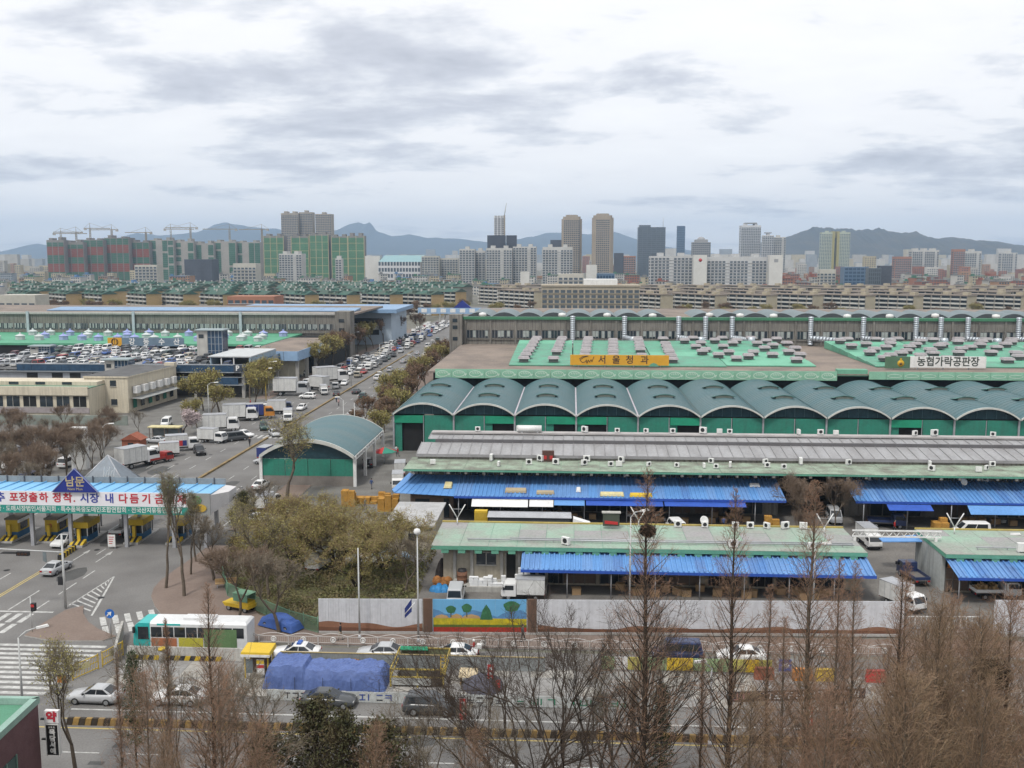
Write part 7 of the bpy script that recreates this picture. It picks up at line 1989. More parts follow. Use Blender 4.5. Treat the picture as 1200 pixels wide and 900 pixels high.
# white arched guard rail
GR = thing('guard_rail', 'white road guard rail with arched tops and ring ornaments along the kerb', 'guard rail', (-33.4, 93.4, 0), .008)
pale = mat('rail_pale', (.50, .47, .45), .6, .12, .8)
def rail_section():
    b = MB(); w_ = 2.9
    pts = [(w_ * k / 10, 0, .95 + .28 * math.sin(math.pi * k / 10)) for k in range(11)]
    b.path(pts, .045, 5); b.tube((0, 0, .9), (w_, 0, .9), .035, .035, 5); b.tube((0, 0, .28), (w_, 0, .28), .035, .035, 5)
    for k in range(1, 15): b.tube((w_ * k / 15, 0, .28), (w_ * k / 15, 0, .9), .013, .013, 4)
    return b.mesh('rail_section', pale)
rs_ = rail_section()
b = MB()
for k in range(14):
    a, c = 2 * math.pi * k / 14, 2 * math.pi * (k + 1) / 14; b.tube((.24 * math.cos(a), -.03, .6 + .24 * math.sin(a)), (.24 * math.cos(c), -.03, .6 + .24 * math.sin(c)), .05, .05, 4)
b.tube((0, -.05, .6), (0, -.01, .6), .13, .13, 8); ring_me = b.mesh('ring_ornament', white_p)
post_me = MB().box(-.06, .06, -.06, .06, 0, 1.1).mesh('rail_post', pale)
for k in range(22):
    o = link('rail_section', rs_, GR, (k * 2.95, 0, .1)); link('ring_ornament', ring_me, o, (1.45, 0, 0)); link('rail_post', post_me, GR, (k * 2.95 - .03, 0, 0))

# ================================================================ road works in the cross road
plate_a = mat('steel_plate', (.25, .245, .235), .7, .25, .35, 3, c2=(.17, .16, .15)); plate_b = mat('deck_plate_pale', (.33, .315, .285), .8, .2, .35, 3)
DEC = tag(link('road_decking', None), kind='structure')
rp_ = random.Random(3)
for k in range(42):
    for j in range(4):
        xa = -41.5 + k * 2.0; ya = 81.9 + j * 1.78
        b = MB(); z = .012 + rp_.uniform(.0, .02); b.box(xa + .015, xa + 1.985, ya + .015, ya + 1.765, z, z + .04); b.build('deck_plate', plate_a if rp_.random() < .6 else plate_b, DEC)
# banded kerb barrier between the carriageways
KB = thing('banded_barrier', 'long yellow and black banded barrier between the carriageways', 'barrier', (-41.0, 76.0, 0))
kbm = MB(); kbm.hexa([(.01, -.22, 0), (.49, -.22, 0), (.49, .22, 0), (.01, .22, 0)], [(.11, -.14, .55), (.59, -.14, .55), (.59, .14, .55), (.11, .14, .55)])
ka, kb_ = kbm.mesh('band', mat('band_yellow', (.29, .185, .06), .85, .3, 1.0, 4, c2=(.13, .09, .05))), kbm.mesh('band', mat('band_black', (.05, .04, .03), .9, .3))
for k in range(150): link('band', ka if k % 2 else kb_, KB, (k * .52, 0, .006))
# low concrete wall by the bus, with hazard foot
WL = thing('concrete_barrier', 'grey concrete barrier wall with hazard stripes below the bus', 'barrier', (0, 0, 0))
for k in range(15):
    b = MB(); b.hexa([(-42.0 + k * .94, 89.4, .006), (-41.08 + k * .94, 89.4, .006), (-41.08 + k * .94, 90.0, .006), (-42.0 + k * .94, 90.0, .006)], [(-42.0 + k * .94, 89.6, 1.15), (-41.08 + k * .94, 89.6, 1.15), (-41.08 + k * .94, 89.8, 1.15), (-42.0 + k * .94, 89.8, 1.15)]); b.build('wall_block', conc_light, WL)
for k in range(18):
    b = MB(); b.hexa([(-41.9 + k * .5, 89.25, .0065), (-41.42 + k * .5, 89.25, .0065), (-41.42 + k * .5, 89.38, .0065), (-41.9 + k * .5, 89.38, .0065)], [(-41.75 + k * .5, 89.3, .42), (-41.27 + k * .5, 89.3, .42), (-41.27 + k * .5, 89.39, .42), (-41.75 + k * .5, 89.39, .42)]); b.build('hazard_band', stripe_y if k % 2 else stripe_k, WL)
WD = thing('concrete_barrier', 'slanting grey wall at the nose of the bus beside the island', 'barrier', (-45.0, 95.2, 0), math.atan2(-6.9, 2.4))
b = MB(); b.box(0, 7.2, -.12, .12, .006, 1.5); b.build('wall_slab', conc_light, WD)
# yellow site gates
def ygate(x, y, rz, lab):
    t = thing('site_gate', lab, 'gate', (x, y, .01), rz, 'yellow gates beside the wide crossing')
    b = MB(); b.box(0, 2.9, -.03, .03, .12, .2); b.box(0, 2.9, -.03, .03, 1.35, 1.43); b.box(0, .08, -.03, .03, 0, 1.5); b.box(2.82, 2.9, -.03, .03, 0, 1.5); b.box(0, 2.9, -.025, .025, .75, .82); b.build('frame', yellow_p, t)
    for k in range(9): b = MB(); b.tube((.1 + k * .3, 0, .2), (.35 + k * .3, 0, 1.35), .03, .03, 4); b.build('slat', yellow_p, t)
    b = MB(); b.box(1.0, 1.9, -.05, -.035, .6, 1.2); b.build('notice', fluor, t)
ygate(-44.7, 84.2, R(66), 'yellow slatted site gate nearest the wide crossing stripes'); ygate(-43.4, 87.3, R(75), 'yellow slatted site gate beside the slanting wall')
# grey corrugated screen behind the works
SC = thing('site_screen', 'grey corrugated screen along the back of the road works', 'screen', (-26.9, 88.6, 0))
scp = MB(); scp.box(.01, 1.29, -.03, .03, .05, 1.35)
for q in range(5): scp.box(.1 + q * .25, .2 + q * .25, -.06, -.031, .06, 1.34)
scp = scp.mesh('screen_panel', mat('screen_metal', (.27, .29, .29), .6, .15, .8, 3))
for k in range(19): link('screen_panel', scp, SC, (k * 1.3, 0, .02))
b = MB(); b.box(0, 24.7, -.08, .08, 1.37, 1.43); b.build('screen_rail', mat('rail_tan', (.40, .32, .16), .7), SC)
SC2 = thing('site_screen', 'printed yellow and green site hoarding beyond the bare trees', 'screen', (3.0, 89.6, 0))
rq = random.Random(8)
for k in range(13):
    b = MB(); b.box(k * 1.2, k * 1.2 + 1.18, -.03, .03, .05, 1.25); pn_ = b.build('hoarding_panel', [yellow_p, mat('hoard_green', (.30, .42, .22), .7), white_p, mat('hoard_yellow', (.50, .46, .12), .7)][rq.randrange(4)], SC2)
for k, (x, m_, lab) in enumerate(((21.0, orange_p, 'orange water barrier beside the blue arrow sign'), (23.0, yellow_p, 'yellow water barrier beside the orange one'), (27.5, red_p, 'red water barrier at the end of the works'), (17.6, mat('barrier_rust', (.30, .10, .06), .8), 'rust coloured steel frame beside the printed hoarding'))):
    t = thing('water_barrier', lab, 'barrier', (x, 88.2, .05)); b = MB(); b.hexa([(-.9, -.3, 0), (.9, -.3, 0), (.9, .3, 0), (-.9, .3, 0)], [(-.85, -.12, 1.0), (.85, -.12, 1.0), (.85, .12, 1.0), (-.85, .12, 1.0)]); b.build('shell', m_, t)
    b = MB(); b.box(-.8, .8, -.2, .2, 1.001, 1.08); b.build('top_lip', m_, t)
t = thing('arrow_sign', 'square blue sign with white arrow beside the yellow water barrier', 'sign', (19.4, 88.0, 0)); b = MB(); b.box(-.55, .55, -.03, .03, .9, 2.0); b.build('plate', blue_p, t)
b = MB(); b.yprism([(-.3, 1.3), (.1, 1.3), (.1, 1.15), (.4, 1.45), (.1, 1.75), (.1, 1.6), (-.3, 1.6)], -.045, -.032); b.build('arrow', white_p, t); b = MB(); b.tube((0, .05, 0), (0, .05, 1.9), .04); b.build('post', grey_metal, t)
# white jersey banner along the front of the works
BN = thing('site_banner', 'white banner with green and blue Korean lettering along the works', 'banner', (-26.0, 81.3, 0))
bw = mat('banner_cloth', (.48, .50, .49), .8, .15, .7, 3)
for k in range(22):
    b = MB(); b.hexa([(k * 1.6, -.05, .05), (k * 1.6 + 1.58, -.05, .05), (k * 1.6 + 1.58, .05, .05), (k * 1.6, .05, .05)], [(k * 1.6, -.02, .95 + .05 * (k % 2)), (k * 1.6 + 1.58, -.02, .95 + .05 * ((k + 1) % 2)), (k * 1.6 + 1.58, .02, .95 + .05 * ((k + 1) % 2)), (k * 1.6, .02, .95 + .05 * (k % 2))]); b.build('banner_cloth', bw, BN)
gt_, bt_, kt_ = mat('letter_green', (.05, .25, .15), .7), mat('letter_blue2', (.06, .10, .34), .7), mat('letter_black', (.05, .05, .06), .7)
for xa, xb, n_, m_ in ((1.5, 6.5, 7, kt_), (8.0, 11, 4, bt_), (14, 20.5, 8, kt_), (21.5, 25, 4, gt_), (26, 32, 7, gt_)): worn_letters(BN, xa, xb, -.06, .25, .55, m_, n_)
BN2 = thing('site_banner', 'dark banner with white lettering right of the lamp post', 'banner', (13.6, 83.0, 0), .12)
b = MB(); b.box(0, 12, -.03, .03, .15, 1.05); b.build('cloth', mat('banner_dark', (.05, .045, .055), .8, .2), BN2)
worn_letters(BN2, 2.9, 11.6, -.035, .3, .62, white_p, 9); worn_letters(BN2, .4, 2.0, -.035, .3, .6, mat('mark_pink', (.5, .25, .25), .7), 2)
# roadside red banners
for x, y in ((-8.6, 77.6), (19.2, 77.8), (-.9, 84.6)):
    t = thing('red_banner', {-8.6: 'small red upright banner in front of the estate car', 19.2: 'small red upright banner beyond the dark banner', -.9: 'red upright marker on the site deck'}[x], 'banner', (x - (6 if y > 80 else 0), y, 0)); b = MB(); b.box(-.28, .28, -.02, .02, .5, 2.3); b.build('cloth', red_p, t)
    b = MB(); b.tube((-.3, 0, 0), (-.3, 0, 2.4), .02); b.tube((.3, 0, 0), (.3, 0, 2.4), .02); b.build('poles', grey_metal, t)
    b = MB()
    for k in range(3): b.box(-.12, .12, -.03, -.021, .9 + k * .45, 1.15 + k * .45)
    b.build('print', white_p, t)
# blue tarp over a long heap: wrinkled cover
TP = thing('blue_tarpaulin', 'crumpled blue tarpaulin over a long heap on the site deck', 'tarpaulin', (-21.6, 85.2, .05))
rg = random.Random(4); nx, ny = 64, 22; tv = []
for j in range(ny + 1):
    for i in range(nx + 1):
        u, v = i / nx, j / ny; sx, sy = (u - .5) * 11.0, (v - .5) * 3.7
        e = min(u, 1 - u) * 11.0; e2 = min(v, 1 - v) * 3.7
        hgt = (2.0 if u < .34 else 1.62) * min(1, (e / .55) ** .6 if e < .55 else 1) * min(1, (e2 / .5) ** .55 if e2 < .5 else 1)
        cr = .22 * abs(math.sin(u * 17 + 3 * math.sin(v * 5))) * abs(math.sin(v * 8 + 2 * math.sin(u * 13))) - .12 + .07 * abs(math.sin(u * 55 + v * 30)) + rg.uniform(-.03, .03)
        edge = (e < .02 or e2 < .02)
        tv.append((sx + cr * .6, sy + cr * .6, 0 if edge else max(.02, hgt + cr * .9)))
me = bpy.data.meshes.new('cover'); me.from_pydata(tv, [], [(j * (nx + 1) + i, j * (nx + 1) + i + 1, (j + 1) * (nx + 1) + i + 1, (j + 1) * (nx + 1) + i) for j in range(ny) for i in range(nx)])
me.materials.append(mat('tarp_blue', (.10, .15, .34), .5, .22, .8, 4, c2=(.065, .10, .25))); me.update(); link('cover', me, TP)
for k in range(5):
    b = MB(); b.tube((-5 + k * 2.5, -1.92, .05), (-5.0 + k * 2.5, -1.86, 1.2), .02, .02, 4); b.build('rope', black_p, TP)
# yellow framed shaft enclosure
YF_ = thing('shaft_enclosure', 'yellow framed open pit enclosure with green netting beside the tarpaulin', 'enclosure', (-13.4, 86.9, .05))
yf = mat('frame_ochre', (.42, .32, .08), .7, .2)
for x in (-2.4, 0, 2.3):
    for y in (-2.4, 2.5): b = MB(); b.box(x - .07, x + .07, y - .07, y + .07, 0, 1.7); b.build('post', yf, YF_)
for z in (.9, 1.62):
    for y in (-2.4, 2.5): b = MB(); b.box(-2.47, 2.37, y - .05, y + .05, z, z + .12); b.build('rail', yf, YF_)
    for x in (-2.4, 2.3): b = MB(); b.box(x - .05, x + .05, -2.33, 2.43, z, z + .12); b.build('rail', yf, YF_)
b = MB(); b.box(-2.3, 1.2, -2.5, -2.46, .25, .88); b.build('front_sheet', mat('sheet_pale', (.44, .45, .43), .7, .2, .7, 3), YF_)
b = MB(); b.box(-2.3, 2.2, 2.52, 2.56, .1, 1.6); b.build('back_net', mat('net_dull', (.17, .19, .10), .9, .2), YF_)
b = MB(); b.hexa([(-2.3, 2.0, 1.63), (.3, 2.0, 1.63), (.2, 2.5, 1.76), (-2.3, 2.5, 1.76)], [(-2.3, 2.0, 1.70), (.3, 2.0, 1.70), (.2, 2.5, 1.84), (-2.3, 2.5, 1.84)]); b.build('green_cloth', mat('cloth_green', (.02, .25, .13), .8), YF_)
b = MB(); b.box(-2.2, 2.1, -2.2, 2.3, .02, .06); b.build('pit_floor', mat('pit_dark', (.06, .055, .04), .9), YF_)
b = MB(); b.box(1.7, 1.78, .2, .28, 0, 2.0); b.box(2.1, 2.18, .2, .28, 0, 2.0)
for k in range(5): b.box(1.78, 2.1, .22, .26, .3 + k * .35, .36 + k * .35)
b.build('ladder', yellow_p, YF_)
# timber stack, plank pallet, grey heap
t = thing('timber_stack', 'stack of orange brown timbers behind the blue tarpaulin', 'timber', (-20.2, 87.7, .05))
for k in range(14):
    j = k // 5; b = MB(); b.box(-2.0 if k % 2 else -1.7, 2.1 - .2 * (k % 3), -.5 + (k % 5) * .22, -.3 + (k % 5) * .22, .02 + j * .2, .2 + j * .2); b.build('beam', wood_m, t)
for k in range(8): b = MB(); b.tube((-.2 + k * .18, -.5, .7 + .25 * math.sin(k * .45)), (-.2 + k * .18, .5, .7 + .25 * math.sin(k * .45)), .09, .09, 6); b.build('log', mat('log_orange', (.40, .18, .06), .85), t)
t = thing('plank_pallet', 'pale plank pallet leaning on a dark heap beside the yellow enclosure', 'pallet', (-8.9, 85.7, .05))
for k in range(6): b = MB(); b.hexa([(-.9 + k * .28, -.6, .75), (-.66 + k * .28, -.6, .75), (-.66 + k * .28, .6, 1.15), (-.9 + k * .28, .6, 1.15)], [(-.9 + k * .28, -.6, .80), (-.66 + k * .28, -.6, .80), (-.66 + k * .28, .6, 1.2), (-.9 + k * .28, .6, 1.2)]); b.build('plank', mat('plank_pale', (.56, .46, .30), .8), t)
b = MB(); b.box(-.8, -.7, -.5, .5, .0, .74); b.box(.6, .7, -.5, .5, .0, .74); b.build('trestle', wood_m, t)
t = thing('material_heap', 'dark grey covered heap of material beside the plank pallet', 'heap', (-7.6, 85.0, .05)); b = MB(); b.lathe((0, 0, 0), [(1.9, 0), (1.7, .5), (1.2, .85), (.5, 1.0), (0, 1.02)], 14); b.build('cover', mat('heap_grey', (.085, .085, .11), .8, .25), t)
b = MB(); b.box(1.2, 1.6, -1.2, -1.15, .2, 1.2); b.build('red_tag', red_p, t)
# yellow guard kiosk
KI = thing('guard_kiosk', 'small yellow site kiosk with red and white notices', 'kiosk', (-28.2, 86.3, .02))
for x in (-1.1, 1.0):
    for y in (-.8, .7): b = MB(); b.box(x, x + .1, y, y + .1, 0, 2.25); b.build('post', yellow_p, KI)
b = MB(); b.hexa([(-1.35, -1.1, 2.25), (1.35, -1.1, 2.25), (1.35, 1.0, 2.35), (-1.35, 1.0, 2.35)], [(-1.3, -1.05, 2.6), (1.3, -1.05, 2.6), (1.3, .95, 2.75), (-1.3, .95, 2.75)]); b.build('roof', yellow_p, KI)
b = MB(); b.box(-1.35, 1.35, -1.16, -1.11, 2.2, 2.42); b.build('valance', white_p, KI)
b = MB(); b.box(-1.0, .95, .62, .68, 0, 2.2); b.build('back_wall', brown_wall, KI)
b = MB(); b.box(-.95, -.3, -.9, -.86, .6, 1.9); b.build('pane', glass_g, KI)
b = MB(); b.box(.05, .75, -.92, -.88, .5, 1.9); nb_ = b.build('notice', white_p, KI); b = MB(); b.box(.06, .74, -.94, -.925, 1.1, 1.4); b.build('notice_band', red_p, nb_); b = MB(); b.box(.06, .74, -.94, -.925, 1.5, 1.85); b.build('notice_top', yellow_p, nb_)
# bollard with yellow cap, orange sign, blue arrow sign
t = thing('site_bollard', 'grey bollard with yellow cap before the concrete barrier', 'bollard', (-38.3, 88.8, .02)); b = MB(); b.tube((0, 0, 0), (0, 0, 1.2), .3, .26, 10); b.build('post', conc_light, t); b = MB(); b.tube((0, 0, 1.201), (0, 0, 1.4), .36, .34, 10); b.build('cap', yellow_p, t)
t = thing('round_sign', 'round blue direction sign with white arrow on the island', 'sign', (-45.9, 94.5, .13)); b = MB(); b.tube((0, 0, 0), (0, 0, 2.7), .05); b.build('post', grey_metal, t)
b = MB(); b.tube((0, -.06, 2.4), (0, -.1, 2.4), .48, .48, 16); b.build('disc', mat('sign_blue', (.02, .13, .46), .5), t); b = MB(); b.yprism([(-.25, 2.1), (-.05, 2.35), (.12, 2.18), (.2, 2.62), (-.22, 2.52), (-.13, 2.42), (-.33, 2.18)], -.125, -.102); b.build('arrow', white_p, t)
t = thing('small_sign', 'small orange site sign on the works corner', 'sign', (-44.6, 82.2, .01)); b = MB(); b.box(-.4, .4, -.03, .03, .7, 1.35); b.build('plate', orange_p, t); b = MB(); b.tube((0, .05, 0), (0, .05, 1.2), .03); b.build('post', grey_metal, t)
# near pavement railing
NR = thing('pavement_railing', 'grey steel railing along the near pavement', 'railing', (-35.0, 66.8, 0))
for z in (.45, .75, 1.05): b = MB(); b.tube((0, 0, z), (10, 0, z), .035); b.build('rail', grey_metal, NR)
for k in range(6): b = MB(); b.tube((k * 2, 0, 0), (k * 2, 0, 1.1), .05); b.build('post', grey_metal, NR)
b = MB(); b.box(6.6, 9.6, -.06, -.04, .3, 1.05); b.build('panel', white_p, NR)
# scroll topped iron gate post by the near pavement
t = thing('scroll_gate', 'black wrought iron scroll gate head at the park edge', 'gate', (11.2, 62.5, 0)); b = MB()
for cx in (-.85, .85):
    for k in range(22):
        a = k * .42; r_ = .75 - k * .026; a2 = (k + 1) * .42; r2 = .75 - (k + 1) * .026; b.tube((cx + r_ * math.cos(a), 0, 4.3 + r_ * math.sin(a)), (cx + r2 * math.cos(a2), 0, 4.3 + r2 * math.sin(a2)), .05, .05, 5)
b.build('scrolls', black_p, t); b = MB(); b.tube((-1.65, 0, 0), (-1.65, 0, 4.4), .08); b.tube((1.65, 0, 0), (1.65, 0, 4.4), .08); b.tube((0, 0, 0), (0, 0, 3.7), .06); b.build('posts', mat('iron_red', (.16, .03, .03), .6), t)

# ================================================================ lamps, signals, poles
lampw = mat('lamp_pole', (.50, .51, .50), .5, .1)
def lamp(x, y, h, lab, arm=None, ball=False, rz=0, m=lampw):
    t = thing('street_lamp', lab, 'street lamp', (x, y, 0), rz); b = MB(); b.tube((0, 0, 0), (0, 0, h), .11, .06, 8); b.build('pole', m, t)
    b = MB(); b.tube((0, 0, 0), (0, 0, .5), .2, .16, 8); b.build('base', grey_metal, t)
    if ball: b = MB(); b.lathe((0, 0, h), [(.05, 0), (.3, .12), (.36, .35), (.26, .58), (0, .68)], 10); b.build('globe', white_p, t)
    if arm:
        b = MB(); b.path([(0, 0, h - .02), (arm * .4, 0, h + .45), (arm, 0, h + .6)], .05); b.build('arm', m, t)
        b = MB(); b.hexa([(arm - .1, -.14, h + .5), (arm + .9, -.18, h + .58), (arm + .9, .18, h + .58), (arm - .1, .14, h + .5)], [(arm - .1, -.1, h + .66), (arm + .8, -.12, h + .74), (arm + .8, .12, h + .74), (arm - .1, .1, h + .66)]); b.build('lantern', white_p, t)
    return t
lamp(-14.9, 94.9, 11.0, 'white lamp post with globe and dark pennant before the fence', ball=True)
t = thing('pennant', 'dark blue pennant on a slanted pole tied to the globe lamp post', 'flag', (-15.2, 94.7, 4.2)); b = MB(); b.tube((0, 0, 0), (-1.0, 0, -1.2), .05); b.build('pole', white_p, t); b = MB(); b.hexa([(-1.0, -.02, -1.6), (-.3, -.02, -.9), (-.3, .02, -.9), (-1.0, .02, -1.6)], [(-1.0, -.02, -.6), (-.3, -.02, .4), (-.3, .02, .4), (-1.0, .02, -.6)]); b.build('cloth', navy_p, t)
lamp(-20.9, 95.5, 9.4, 'plain thin white post in front of the left fence panels')
lamp(6.4, 104.5, 10.6, 'white lamp post rising before the long blue awning', 1.2, rz=R(20)); lamp(26.6, 108, 6.5, 'short white post beside the redwoods before the awning', .8)
lamp(49.6, 107.5, 7.8, 'white lamp post at the right row end', -2.4, rz=R(-20)); lamp(60.0, 108, 7.4, 'far white lamp post along the right row', 1.0)
lamp(-46.2, 78.6, 6.2, 'curved grey lamp beside the wide crossing', 1.5, rz=R(35)); lamp(11.0, 75.2, 6.4, 'thick grey lamp post between the redwoods with white collar', -1.3, rz=R(10), m=grey_metal)
for k, (x, y) in enumerate(((-82.3, 222), (-82.4, 268), (-82.4, 320), (-82.4, 375), (-46.2, 200), (-46.2, 245), (-46.2, 290), (-46.2, 340), (-63.6, 286), (-63.6, 330))):
    t = lamp(x, y, 9.0, 'tall lamp post along the avenue', 1.6 if x < -60 else -1.6); t['group'] = 'lamp posts along the avenue'
lamp(-79.5, 256, 8.5, 'yellow pole with twin lamps at the avenue crossing', 1.0, m=yellow_p)
lamp(-85.0, 176, 7.2, 'thin lamp post beside the white pylon', 1.2); lamp(-42.4, 193, 9.5, 'tall grey pole at the corner of the vaulted halls')
SGN = thing('signal_mast', 'tall white signal mast with a long arm reaching over the toll lanes', 'traffic light', (-54.6, 102.3, .13))
b = MB(); b.tube((0, 0, 0), (0, 0, 8.2), .16, .1, 8); b.build('pole', lampw, SGN); b = MB(); b.tube((0, 0, 6.2), (-9.6, 0, 6.55), .09, .05, 6); b.build('arm', lampw, SGN)
b = MB(); b.box(-5.1, -3.7, -.15, .15, 5.75, 6.2); sgb = b.build('signal_head', black_p, SGN)
for k in range(3): b = MB(); b.tube((-4.8 + k * .4, -.16, 5.97), (-4.8 + k * .4, -.22, 5.97), .14, .14, 8); b.build('lens', mat('lens_dark', (.06, .03, .02), .3), sgb)
b = MB(); b.box(-.6, -.1, -.2, .2, 2.6, 3.5); b.build('side_signal', black_p, SGN); b = MB(); b.hexa([(-2.2, -.02, 5.2), (-1.8, -.02, 5.0), (-1.8, .02, 5.0), (-2.2, .02, 5.2)], [(-2.2, -.02, 6.3), (-1.8, -.02, 6.3), (-1.8, .02, 6.3), (-2.2, .02, 6.3)]); b.build('side_plate', glass_g, SGN)
PD = thing('pedestrian_signal', 'pedestrian signal with dark red lamp at the tip of the island', 'traffic light', (-54.5, 95.3, .13)); b = MB(); b.tube((0, 0, 0), (0, 0, 3.6), .06); b.build('pole', lampw, PD); b = MB(); b.box(.08, .5, -.2, .2, 2.2, 3.0); o = b.build('signal_head', black_p, PD); b = MB(); b.box(.12, .46, -.24, -.205, 2.65, 2.92); b.build('red_lens', red_p, o)
GA = thing('lane_gantry', 'white lattice gantry beam across the lane between the two rows', 'gantry', (33.0, 117.0, 0))
for z in (5.35, 6.05): b = MB(); b.box(0, 10.2, -.1, .1, z, z + .14); b.build('chord', white_p, GA)
for k in range(12): b = MB(); b.tube((k * .85, 0, 5.49), (k * .85 + .42, 0, 6.05), .05, .05, 4); b.tube((k * .85 + .42, 0, 6.05), (k * .85 + .85, 0, 5.49), .05, .05, 4); b.build('lattice', white_p, GA)
for x in (.3, 9.6): b = MB(); b.box(x - .15, x + .15, -.14, .14, 0, 5.34); b.build('leg', white_p, GA)
for k, (x, y) in enumerate(((-14.0, 121.3), (8.4, 121.3), (30.4, 119.5), (46.0, 120.5))):
    t = thing('forked_mast', ['white Y shaped mast at the left end of the green roof', 'white Y shaped mast beside the roof notice box', 'white Y shaped mast at the lane end of the green roof', 'white Y shaped mast on the right row roof'][k], 'mast', (x, y, 4.87)); b = MB(); b.tube((0, 0, 0), (0, 0, .9), .08); b.tube((0, 0, .85), (-1.0, 0, 2.6), .07); b.tube((0, 0, .85), (1.0, 0, 2.6), .07); b.build('fork', white_p, t); b = MB(); b.tube((-.7, 0, 2.0), (.7, 0, 2.0), .03); b.build('tie', grey_metal, t)
t = thing('notice_box', 'dark notice box with red goods standing on the green roof', 'display box', (5.0, 120.6, 4.87)); b = MB(); b.box(-1.0, 1.0, -.3, .3, .4, 2.0); b.build('case', mat('case_dark', (.07, .08, .06), .7), t); b = MB(); b.box(-1.15, 1.15, -.4, .4, 2.001, 2.12); b.build('lid', conc_light, t); b = MB(); b.hexa([(-.8, -.36, .7), (.8, -.36, .6), (.8, -.31, .6), (-.8, -.31, .7)], [(-.8, -.36, 1.1), (.8, -.36, .95), (.8, -.31, .95), (-.8, -.31, 1.1)]); b.build('red_goods', red_p, t); b = MB(); b.box(-.1, .1, -.1, .1, 0, .4); b.build('foot', grey_metal, t)

# ================================================================ air conditioners and roof clutter
def ac_proto():
    b = MB(); b.box(-.45, .45, -.18, .18, .12, .85); body = b.mesh('casing', white_p)
    b = MB()
    for k in range(14):
        a, c = 2 * math.pi * k / 14, 2 * math.pi * (k + 1) / 14; b.face([(0, -.19, .5), (.27 * math.cos(a), -.19, .5 + .27 * math.sin(a)), (.27 * math.cos(c), -.19, .5 + .27 * math.sin(c))])
    fan = b.mesh('fan_grille', black_p); b = MB(); b.box(-.4, -.3, -.18, .18, 0, .119); b.box(.3, .4, -.18, .18, 0, .119); feet = b.mesh('feet', grey_metal)
    return body, fan, feet
AC = ac_proto()
ra_ = random.Random(17)
def ac(x, y, z, lab, s=1.25, rz=0.0):
    if ra_.random() < .22: return
    s *= ra_.uniform(.62, .9); rz += ra_.choice((0, 0, .5, -.6, 1.5, 3.1))
    t = thing('air_conditioner', lab, 'air conditioner', (x, y, z), rz, 'air conditioner units on the market roofs'); t.scale = (s,) * 3
    link('casing', AC[0], t); link('fan_grille', AC[1], t); link('feet', AC[2], t)
for x in (-20.5, -16, -10.6, -6.2, -2.2, 2.0, 5.9, 7.1, 11.5, 15.6, 19.5, 21.2, 23.4, 28.8, 31.0, 44, 46.6, 52.0, 58.5, 60.2, 66, 71.5, 77, 82): ac(x, 146.4 + ra_.uniform(-.8, .8), 7.2, 'white air conditioner standing on the mossy eave of the wholesale row', rz=ra_.uniform(-.2, .2))
for x in (-12, -7.5, -4.6, 2.4, 7.6, 18.0, 21.0, 29.0, 34.2, 41.2, 53, 62, 70): ac(x, 149.6, 7.2, 'white air conditioner before the gutter of the grey metal roof', 1.35)
for x in (-15.0, -9.2, -8.2, -5.8, -.6, 2.2, 7.4, 12.0, 16.2, 21.0, 23.6, 25.2, 28.9, 36.0, 39.4, 41.8, 46, 54, 57, 66, 74): ac(x, 159.6, 9.93, 'white air conditioner on the ridge of the grey metal roof', 1.4, ra_.uniform(-.2, .2))
for x in (-12.8, -2.0, 8, 20.5, 43.5, 50, 60): ac(x, 146.9, 5.55, 'white air conditioner between blue awning and eave of the wholesale row', 1.2)
for x in (-.5, 15.7, 18.6, 27.4): ac(x, 113.1, 4.9, 'white air conditioner at the front edge of the green roof', 1.3)
for x in (13.2, 16.5, 20.2, 22.0, 24.0, 26.2, 28.4): ac(x, 121.6, 4.9, 'white air conditioner along the rear edge of the green roof', 1.3, ra_.uniform(-.3, .3))
for x in (44.0, 46.4, 50.8, 63): ac(x, 113.2, 4.9, 'white air conditioner on the front edge of the right row roof', 1.5)
t = thing('red_cabinet', 'dark cabinet with two red lamps on the mossy eave', 'cabinet', (-3.4, 149.8, 7.2)); b = MB(); b.box(-.9, .9, -.3, .3, 0, 1.6); b.build('case', mat('case_brown', (.10, .05, .04), .7), t)
for x in (-.45, .45): b = MB(); b.box(x - .22, x + .22, -.36, -.31, .35, .9); b.build('red_panel', red_p, t)
t = thing('roof_tank', 'white capsule tank lying on the ridge of the grey roof', 'tank', (-6.6, 159.4, 9.9)); b = MB(); b.tube((-1.9, 0, .6), (1.9, 0, .6), .55, .55, 12); b.build('shell', white_p, t); b = MB(); b.box(-1.4, -1.1, -.4, .4, 0, .2); b.box(1.1, 1.4, -.4, .4, 0, .2); b.build('saddle', grey_metal, t)
for x, y, z in ((16.4, 122.0, 4.9), (56, 144.5, 5.2)):
    t = thing('satellite_dish', 'white satellite dish on the rear edge of the green roof' if z < 5 else 'white satellite dish on the right blue awning', 'dish', (x, y, z)); b = MB(); b.lathe((0, 0, 0), [(0, 0), (.3, .04), (.5, .14), (.56, .2), (.46, .15), (0, .05)], 12); o = b.build('reflector', white_p, t); o.location = (0, 0, .8); o.rotation_euler = (R(65), 0, .3); b = MB(); b.tube((0, .08, 0), (0, .08, .8), .05); b.build('mast', grey_metal, t)

